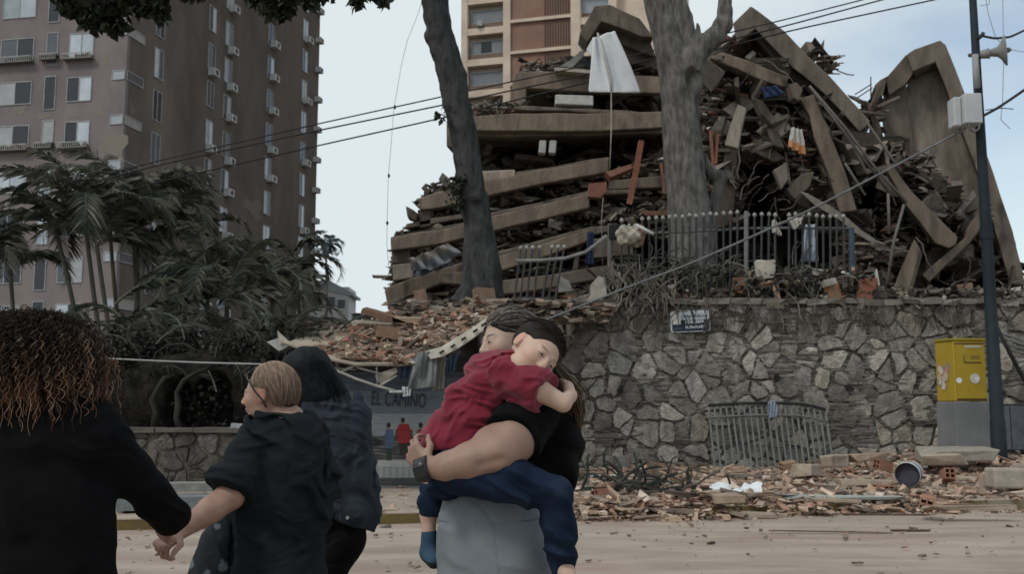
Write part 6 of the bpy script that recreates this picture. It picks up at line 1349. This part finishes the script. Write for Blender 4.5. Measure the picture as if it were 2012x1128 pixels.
hp1, kn1, an1 = W(905, 925, -.20), W(1092, 968, -.27), W(1108, 1112, -.20)
S.cap(hp1, kn1, r(33), r(26), .04); S.cap(kn1, an1, r(24), r(15), .03); S.cap(an1, W(1120, 1150, -.26), r(17), r(16), .02)
hp2, kn2, an2 = W(880, 925, .16), W(850, 968, .12), W(842, 1056, .12)
S.cap(hp2, kn2, r(38), r(24), .04); S.cap(kn2, W(842, 1010, .12), r(22), r(17), .03); S.cap(W(842, 1010, .12), W(843, 1075, .12), r(16), r(13), .03)
def bcol(V):
    c = np.tile(np.array([.50, .345, .270]), (len(V), 1)); c *= 1 + .03 * np.sin(V[:, 0:1] * 70) * np.sin(V[:, 2:] * 65); return Hb.color(V, c, np.array([.50, .345, .275]), lip=(.30, .10, .09), brow=(.07, .045, .035), browk=.7)
S.build('body', M['skin'], by, bcol); Hb.eyes(by)
# tee
S = SDF(.005); S.cap(W(975, 752, -.12), W(925, 815, -.09), .098, .105, .05); S.cap(W(925, 815, -.09), W(888, 868, -.07), .105, .100, .05); S.cap(W(955, 735, -.08), W(1008, 738, -.18), .062, .058, .05)
S.cap(W(1008, 738, -.22), W(1062, 768, -.27), r(38), r(34), .03, cut=[(W(1066, 770, -.27), unit(W(1066, 770, -.27) - W(1008, 738, -.22)))])
S.cap(W(958, 732, -.03), W(995, 730, .08), .05, .045, .04); S.el(W(905, 870, -.07), (.115, .10, .05), k=.03)
S.cut(W(888, 882, -.07), (.05, 0, -1)); fA, fB = folds((.22, .1, 1), 58, .0105, 12, 2.5), folds((.8, .1, -.6), 60, .0045, 9)
S.disp = lambda X, Y, Z: fA(X, Y, Z) + fB(X, Y, Z); S.build('tee_shirt', M['red'], by)
# jeans
S = SDF(.005); S.cap(W(885, 888, -.05), W(890, 925, -.03), .092, .098, .04)
S.cap(hp1, W(1000, 943, -.25), r(43), r(41), .05); S.cap(W(1000, 943, -.25), kn1, r(41), r(33), .05); S.cap(kn1, W(1104, 1110, -.20), r(31), r(22), .04, cut=[(W(1108, 1128, -.20), (0.1, 0, -1))]); S.cap(W(1104, 1100, -.2), W(1108, 1135, -.2), r(23), r(22), .02, cut=[(W(1108, 1126, -.20), (0.2, 0, -1))])
S.cap(hp2, kn2, r(42), r(27), .05); S.cap(kn2, W(847, 1030, .12), r(26), r(20), .03, cut=[(W(846, 1014, .12), (0, 0, -1))])
S.cut(W(885, 880, -.05), (-.1, 0, 1)); S.disp = folds((.6, .1, .9), 58, .0070, 17, 2.5); S.build('jeans', M['jeans'], by)
mb = MB(); q = []
for k in range(25):
    a_ = k / 24 * 2 * math.pi; q.append(W(886, 884, -.05) + np.array([math.cos(a_) * .098, math.sin(a_) * .096, .004 + .008 * math.cos(a_)]))
mb.tube(q, .007, 6, (.045, .035, .025), cap=False); mb.build('belt', M['hair'], by)
# sock and dark sole, far foot
def foot(parent, ank, toe, sc=1.0, c1=(.035, .075, .13), c2=(.014, .016, .02), nm='sock'):
    S = SDF(.0045); ank, toe = np.array(ank), np.array(toe); S.cap(ank + np.array([0, 0, .03]), ank - np.array([0, 0, .03]), .028 * sc, .032 * sc, .02); S.cap(ank - np.array([0, 0, .04]), toe, .033 * sc, .026 * sc, .025); zl = toe[2] - .002
    S.build(nm, M['debris'], parent, lambda V: np.where(V[:, 2:] < zl, np.array([c2]), np.array([c1])))
foot(by, W(843, 1066, .12), W(853, 1104, .02))
foot(by, W(1110, 1142, -.2), W(1130, 1175, -.28), 1.0, (.25, .16, .12), (.014, .016, .02), 'shoe')
# hair
S = SDF(.005); S.el(Hb.w(0, -.10, .17), np.array([.385, .44, .385]) * Hb.h, Hb.A, .02); S.cut(Hb.w(0, .33, .285), Hb.Fw * .80 - Hb.U * .58); S.el(Hb.w(-.38, .10, -.10), np.array([.12, .20, .24]) * Hb.h, Hb.A, .01, 's'); S.el(Hb.w(.38, .10, -.10), np.array([.12, .20, .24]) * Hb.h, Hb.A, .01, 's')
S.build('hair_base', M['hair'], by, lambda V: np.tile(np.array([.014, .010, .009]), (len(V), 1)))
paths = combed(Hb, 1100, lambda q: (q.uniform(-.8, .8), q.uniform(-.9, .75), q.uniform(.35, 1.0)), lambda q: (q.uniform(-1, 1), q.uniform(.1, .75) if q.random() < .5 else q.uniform(-1, .2), q.uniform(-.25, .45)), 1.05, 21, rad=(.385, .44, .39), cz=.16, cy=-.10, steps=8, part=.3)
paths = [p[: max(3, int(len(p) * .55))] for p in paths]
strands('hair', paths, .0013, [tuple(np.array((.016, .011, .009)) * R.uniform(.6, 2.2)) for _ in paths], by)

# ================= old woman in the charcoal tee
Yo = 4.50
def O(px, py, dy=0): return P(px, py, Yo + dy)
ow = thing('person', O(560, 1128) * np.array([1, 1, 0]), 'older woman with short fair hair and glasses on her head, in a charcoal tee', 'person')
Ho = Head(O(528, 774.6), (-.08, -.055, 1.225), (-1.72, .297, -.404), .248); ro = lambda px: px * Yo / F
S = SDF(.006); onk = O(566, 828, .0); Ho.add(S, neck=onk, nr=.25); S.cap(onk, O(566, 880, .02), .07, .09, .06); S.cap(O(566, 885, .02), O(555, 1050, .02), .10, .12, .06)
osh, oel, owr = O(505, 862, -.05), O(452, 975, -.20), O(350, 1048, -.36)
S.cap(osh, oel, ro(28), ro(26), .02); S.cap(oel, O(415, 1002, -.27), ro(26), ro(24), .03); S.cap(O(415, 1002, -.27), owr, ro(24), ro(14), .03)
hand(S, owr, O(318, 1072, -.42) - owr, (-.35, -.75, .55), -1, 1.08, (1.15, .95, .5), .1, .03)
osr = O(618, 862, .12); S.cap(osr, O(642, 965, .08), .052, .045, .04); S.cap(O(642, 965, .08), O(618, 1010, -.02), .042, .034, .03); S.cap(O(618, 1010, -.02), O(596, 1040, -.05), .034, .028, .02); hand(S, O(596, 1040, -.05), (-.7, 0, -.5), (0, -1, 0), 1, .95, (.4, .5, .4), .3)
legs(S, O(530, 1150), O(590, 1150), 0, r=(.10, .07, .045), dirx=(-.7, .7, 0))
def ocol(V):
    c = np.tile(np.array([.35, .215, .165]), (len(V), 1)); c *= 1 + .09 * np.sin(V[:, 0:1] * 90 + 2 * np.sin(V[:, 2:] * 60)) * np.sin(V[:, 2:] * 80); return Ho.color(V, c, np.array([.45, .29, .23]), brow=(.2, .15, .1), browk=.4)
S.build('body', M['skin'], ow, ocol, smooth_it=0); Ho.eyes(ow)
S = SDF(.006); S.cap(O(566, 846, .01), O(562, 885, .02), .100, .17, .07, flat=((0, 1, 0), 1.05)); S.cap(O(530, 856, -.02), O(608, 862, .06), .075, .08, .06)
S.cap(O(560, 890, .02), O(552, 1010, .02), .185, .205, .07, flat=((0, 1, 0), 1.2)); S.cap(O(552, 1010, .02), O(535, 1150, .02), .205, .225, .07, flat=((0, 1, 0), 1.2))
S.cap(O(505, 862, -.05), O(456, 952, -.18), ro(42), ro(41), .06, cut=[(O(452, 958, -.185), unit(O(452, 958, -.185) - O(505, 862, -.05)))])
S.cap(O(612, 866, .10), O(640, 962, .08), .072, .070, .06, cut=[(O(641, 976, .08), unit((.15, -.1, -1)))])
S.cut(O(540, 1210, 0), (.1, 0, -1)); f1, f2 = folds((.75, .1, .55), 34, .011, 23, 2.2), folds((-.2, .1, 1), 48, .006, 6)
S.disp = lambda X, Y, Z: f1(X, Y, Z) + f2(X, Y, Z); S.build('tee_shirt', M['charfab'], ow)
S = SDF(.008); hl, hr_ = O(520, 1190, -.02), O(590, 1190, .05); S.cap(hl, hr_, .15, .15, .06)
for h_ in (hl, hr_): ft = np.array([h_[0], h_[1], .09]); kn_ = (h_ + ft) / 2; S.cap(h_, kn_, .12, .085, .05); S.cap(kn_, ft, .085, .065, .04)
S.build('trousers', M['blackfab'], ow); shoe(ow, hl, (-.8, .5, 0)); shoe(ow, hr_, (-.8, .5, 0))
S = SDF(.006); S.el(Ho.w(0, -.10, .15), np.array([.375, .43, .385]) * Ho.h, Ho.A, .02); S.el(Ho.w(0, -.26, -.06), np.array([.27, .23, .22]) * Ho.h, Ho.A, .04); S.cut(Ho.w(0, .25, .15), Ho.Fw * .85 - Ho.U * .45); S.el(Ho.w(.36, .10, -.14), np.array([.14, .28, .25]) * Ho.h, Ho.A, .02, 's')
S.el(Ho.w(-.36, .10, -.14), np.array([.14, .28, .25]) * Ho.h, Ho.A, .02, 's'); S.cut(Ho.w(0, -.2, -.25), -Ho.U)
S.build('hair_base', M['hair'], ow, lambda V: np.tile(np.array([.19, .125, .09]), (len(V), 1)))
paths = combed(Ho, 1500, lambda q: (q.uniform(-.35, .35), q.uniform(-.3, .5), 1), lambda q: (lambda a: (math.cos(a), math.sin(a), q.uniform(-1.0, -.5) if math.sin(a) < -.32 else (q.uniform(.02, .14) if math.sin(a) < .25 else .22)))(q.uniform(-math.pi - .6, .6)), 1.045, 31, rad=(.375, .445, .46), cz=.07, cy=-.10, steps=12, part=.80)
strands('hair', paths, .0015, [tuple(np.array(R.choice([(.36, .265, .195), (.24, .17, .12), (.46, .36, .28), (.15, .10, .07), (.31, .22, .165)])) * R.uniform(.7, 1.15)) for _ in paths], ow)
gl = thing('eyeglasses', Ho.w(.36, .1, .2), 'black glasses pushed up on the older woman\'s fair hair', 'glasses')
mb = MB(); g0, g1, g2 = Ho.w(.33, .24, .30), Ho.w(.392, .10, .08), Ho.w(.40, -.07, -.13)
mb.tube([Ho.w(.24, .31, .41), g0, g1, Ho.w(.405, .0, -.03), g2, Ho.w(.37, -.10, -.22)], .0042, 6); mb.build('temple_arm', M['plastic'], gl, smooth=True)
mb = MB(); mb.tube([Ho.w(-.24, .31, .41), Ho.w(-.33, .24, .30), Ho.w(-.392, .10, .08), Ho.w(-.40, -.07, -.13)], .0032, 6); mb.build('temple_arm', M['plastic'], gl, smooth=True)
for sx in (-1, 1):
    mb = MB(); c = Ho.w(sx * .15, .315, .43); q = [c + Ho.L * math.cos(a) * .026 + (Ho.U * .85 - Ho.Fw * .5) * math.sin(a) * .018 for a in np.linspace(0, 6.283, 18)]; mb.tube(q, .003, 6); mb.build('lens_rim', M['plastic'], gl)
# her patterned bag by the thigh
S = SDF(.008); S.cap(O(425, 1060, -.10), O(400, 1160, -.10), .05, .10, .05); S.cap(O(455, 1000, -.02), O(425, 1060, -.10), .02, .05, .03); S.disp = folds((.9, .2, .3), 70, .006, 8)
rp_ = np.random.default_rng(3); spots_ = rp_.uniform(-1, 1, (26, 3)) * np.array([.10, .12, .16]) + O(412, 1110, -.12)
def bagcol(V):
    c = np.tile(np.array([.018, .024, .030]), (len(V), 1)); d = np.min(np.linalg.norm((V[:, None] - spots_[None]) * np.array([1, .6, 1.2]), axis=2), axis=1); return np.where((d < .024)[:, None], np.array([[.12, .15, .18]]), c)
tag(S.build('tote_bag', M['debris'], None, bagcol), 'dark plastic bag with pale blotches hanging at the older woman\'s side', 'bag')

# ================= dark haired woman in the slate jacket
Yd = 5.3
def D(px, py, dy=0): return P(px, py, Yd + dy)
dw = thing('person', D(655, 1128) * np.array([1, 1, 0]), 'woman with long black hair and slate blue jacket walking beside the older woman', 'person')
Hd = Head(D(592, 738), (-.22, .1, 1), (-.80, .55, -.35), .235); S = SDF(.008)
Hd.add(S, neck=D(625, 790), nr=.20); S.cap(D(640, 830), D(640, 1000), .11, .11, .06); S.cap(D(690, 830, -.05), D(700, 960), .05, .045, .04); S.cap(D(700, 960), D(640, 1000, -.15), .045, .03, .04); S.cap(D(596, 830, .15), D(570, 940, .1), .05, .04, .04)
hand(S, D(640, 1000, -.15), (-1, 0, -.3), (0, -1, 0), 1, .95); 
for h_, sw_ in ((D(680, 1060, -.03), .10), (D(640, 1060, .08), -.14)):
    ft = np.array([h_[0] - sw_ * .9 - .06, h_[1] + .1, .10]); kn_ = (h_ + ft) / 2 + np.array([-.06, .05, 0]); S.cap(h_, kn_, .06, .045, .05); S.cap(kn_, ft, .045, .03, .04)
S.build('body', M['skin'], dw, lambda V: Hd.color(V, np.tile(np.array([.34, .21, .16]), (len(V), 1)), np.array([.34, .21, .16])))
S = SDF(.007); S.cap(D(612, 815, .02), D(675, 815, -.02), .10, .105, .07); S.cap(D(648, 830), D(660, 900), .175, .18, .07, flat=((0, 1, 0), 1.2)); S.cap(D(660, 900), D(668, 1000), .18, .19, .07, flat=((0, 1, 0), 1.2))
S.cap(D(690, 830, -.05), D(703, 940, -.05), .075, .075, .05); S.cap(D(703, 940, -.05), D(700, 1000, -.10), .075, .06, .05); S.cap(D(596, 835, .12), D(578, 940, .1), .075, .065, .05)
S.cut(D(700, 1030), (-.42, 0, -1)); f3, f4 = folds((.98, .1, .15), 42, .013, 33, 1.6), folds((.2, .1, .9), 50, .006, 3); S.disp = lambda X, Y, Z: f3(X, Y, Z) + f4(X, Y, Z); S.build('jacket', M['jacket'], dw)
mb = MB(); c = D(683, 1018, -.17); mb.tube([c, c + np.array([0, -.006, 0])], .009, 10, (.30, .31, .33)); mb.build('snap_button', M['debris'], dw)
S = SDF(.008); S.cap(D(680, 1010), D(640, 1010, .05), .12, .12, .05)
for h_, sw_ in ((D(680, 1060, -.03), .10), (D(640, 1060, .08), -.14)):
    ft = np.array([h_[0] - sw_ * .9 - .06, h_[1] + .1, .10]); kn_ = (h_ + ft) / 2 + np.array([-.06, .05, 0]); S.cap(h_, kn_, .10, .07, .05); S.cap(kn_, ft, .068, .045, .04); shoe(dw, ft, (-.8, .5, 0))
S.disp = folds((.1, .1, 1), 50, .004, 13); S.build('trousers', M['blackfab'], dw)
S = SDF(.007); S.el(Hd.w(0, -.09, .12), np.array([.43, .50, .44]) * Hd.h, Hd.A, .03); S.cap(D(606, 728), D(634, 772, -.02), .125, .115, .06); S.cap(D(634, 772, -.02), D(660, 806, -.08), .11, .04, .05); S.cap(D(600, 740, .0), D(604, 790, .0), .10, .09, .05); S.cut(Hd.w(0, .34, .12), Hd.Fw * .95 - Hd.U * .2)
S.disp = folds((.8, .1, .45), 110, .003, 3, 1.0); S.build('hair_base', M['hair'], dw, lambda V: np.tile(np.array([.005, .006, .008]), (len(V), 1)))
rr = np.random.default_rng(15); ps, cs = [], []
for i in range(900):
    a = unit((rr.normal() * .9, rr.normal() * .6 - .3, abs(rr.normal()) + .25)); q0 = Hd.w(*(a * np.array([.43, .50, .44]) * 1.03 + np.array([0, -.09, .12]))); en = D(rr.uniform(615, 682), rr.uniform(765, 815), rr.uniform(-.15, .05)); m1 = Hd.w(*(unit(a + np.array([0, -.9, -.25])) * np.array([.45, .54, .46]) + np.array([0, -.09, .10])))
    q = [(1 - t) ** 2 * q0 + 2 * t * (1 - t) * (m1 * 1.0 + (m1 - Hd.c) * .25) + t * t * en for t in np.linspace(0, 1, 14)]; ps.append(np.array(q)); cs.append(tuple(np.array((.006, .007, .010)) * rr.uniform(.6, 1.8)))
strands('hair', ps, .0016, cs, dw)

# ================= curly haired woman at the left edge
Yc = 3.55
def K(px, py, dy=0): return P(px, py, Yc + dy)
cw = thing('person', K(60, 1128) * np.array([1, 1, 0]), 'woman with long brown curls and black jacket seen from behind at the left edge', 'person')
Hc = Head(K(58, 700, .02), (-.05, .05, 1), (-.25, 1, -.05), .235); S = SDF(.008); rc = lambda px: px * Yc / F
Hc.add(S, neck=K(60, 800), nr=.22); S.cap(K(60, 810), K(60, 1100), .15, .16, .06)
csh, cel, cwr = K(205, 862), K(295, 955, .18), K(335, 1022, .40)
S.cap(csh, cel, .05, .042, .04); S.cap(cel, cwr, .04, .028, .03); hand(S, cwr, K(316, 1062, .44) - cwr, (-.55, -.75, -.2), 1, 1.0, (.55, .8, .6), -.1, .03); S.cap(K(-70, 862), K(-120, 1000), .05, .04, .04); S.cap(K(-120, 1000), K(-110, 1120), .04, .03, .04); hand(S, K(-110, 1120), (0, 0, -1), (-1, 0, 0), 1, .95)
legs(S, K(20, 1180), K(110, 1180), 0, r=(.11, .08, .05)); S.build('body', M['skin'], cw, lambda V: np.tile(np.array([.34, .20, .15]), (len(V), 1)))
S = SDF(.007); S.cap(K(-40, 862), K(170, 862), .13, .135, .09); S.cap(K(60, 880), K(66, 1000), .25, .26, .08, flat=((0, 1, 0), 1.35)); S.cap(K(66, 1000), K(62, 1180), .26, .275, .08, flat=((0, 1, 0), 1.35)); S.cap(K(-70, 870), K(-120, 1000), .08, .07, .06); S.cap(K(-120, 1000), K(-110, 1110), .07, .05, .05)
S.cap(K(180, 872), K(255, 930, .12), .105, .085, .08); S.cap(K(255, 930, .12), K(304, 982, .24), .083, .070, .05); S.cap(K(304, 982, .24), K(336, 1012, .36), .072, .064, .04, cut=[(K(338, 1028, .40), unit((.3, .6, -.9)))])
S.cut(K(60, 1230), (0, 0, -1)); fJ = folds((.5, .2, .8), 30, .007, 43, 2); S.disp = fJ; S.build('jacket', M['blackfab'], cw)
S = SDF(.01); S.cap(K(10, 1200), K(115, 1200), .15, .15, .06)
for h_ in (K(10, 1210), K(115, 1210)): ft = np.array([h_[0], h_[1], .09]); S.cap(h_, (h_ + ft) / 2, .12, .085, .05); S.cap((h_ + ft) / 2, ft, .085, .06, .04); shoe(cw, ft, (-.1, 1, 0))
S.build('trousers', M['blackfab'], cw)
S = SDF(.009); S.el(K(60, 695), (.135, .14, .14), k=.05); S.el(K(70, 765), (.20, .10, .13), k=.06); S.disp = lambda X, Y, Z: -.008 * np.sin(X * 60) * np.sin(Z * 50 + X * 20); S.build('hair_base', M['hair'], cw, lambda V: np.tile(np.array([.018, .012, .009]), (len(V), 1)))
rr = np.random.default_rng(77); mb = MB(); nC = 1500
hc = K(58, 700, .0)
for i in range(nC):
    a = rr.uniform(0, 6.283); z = rr.uniform(-.15, 1) ; z = abs(z) ** .7 * (1 if z > 0 else -1); sr = math.sqrt(max(0, 1 - z * z)); d = np.array([math.cos(a) * sr, math.sin(a) * sr, z])
    if d[1] > .55 and rr.random() < .7: d[1] = -d[1]
    root_ = hc + d * np.array([.13, .13, .125]); spread = np.array([d[0], d[1], 0]); spread = spread / (np.linalg.norm(spread) + .2)
    ln = rr.uniform(.30, .46) * (1.0 + .12 * (z < .5)); endp = hc + spread * rr.uniform(.14, .335) * np.array([1.15, .75, 0]) + np.array([0, 0, -rr.uniform(.02, .28)])
    if endp[0] > hc[0] + .34 : endp[2] = max(endp[2], hc[2] - .20)
    m1 = root_ + d * rr.uniform(.07, .13) + spread * .10 + np.array([0, 0, .02]); n = 54; t = np.linspace(0, 1, n)[:, None]; p = (1 - t) ** 2 * root_ + 2 * t * (1 - t) * m1 + t * t * endp
    T = np.gradient(p, axis=0); T /= np.linalg.norm(T, axis=1)[:, None]; Aa = np.cross(T, [0.3, .9, .2]); Aa /= np.linalg.norm(Aa, axis=1)[:, None]; Bb = np.cross(T, Aa); hr2 = rr.uniform(.003, .012) * np.clip(t * 3, .1, 1); w_ = t ** rr.uniform(.8, 1.3) * rr.uniform(24, 60) + rr.uniform(0, 6)
    p = p + Aa * np.cos(w_) * hr2 + Bb * np.sin(w_) * hr2; base = np.array(R.choice([(.018, .012, .009), (.012, .009, .007), (.028, .018, .012)])); tipc = np.array(R.choice([(.17, .085, .047), (.30, .175, .11), (.055, .030, .020), (.32, .21, .145), (.030, .019, .013), (.020, .013, .010)]))
    nf0 = len(mb.f); mb.tube(p, np.linspace(.0021, .0010, n), 3, (0, 0, 0), cap=False)
    for k in range(n - 1):
        u = min(1, max(0, (k / (n - 1) - .45) / .4)); cc = tuple(base * (1 - u) + tipc * u); mb.c[nf0 + k * 3: nf0 + k * 3 + 3] = [cc] * 3
mb.build('curly_hair', M['hair'], cw, smooth=True)
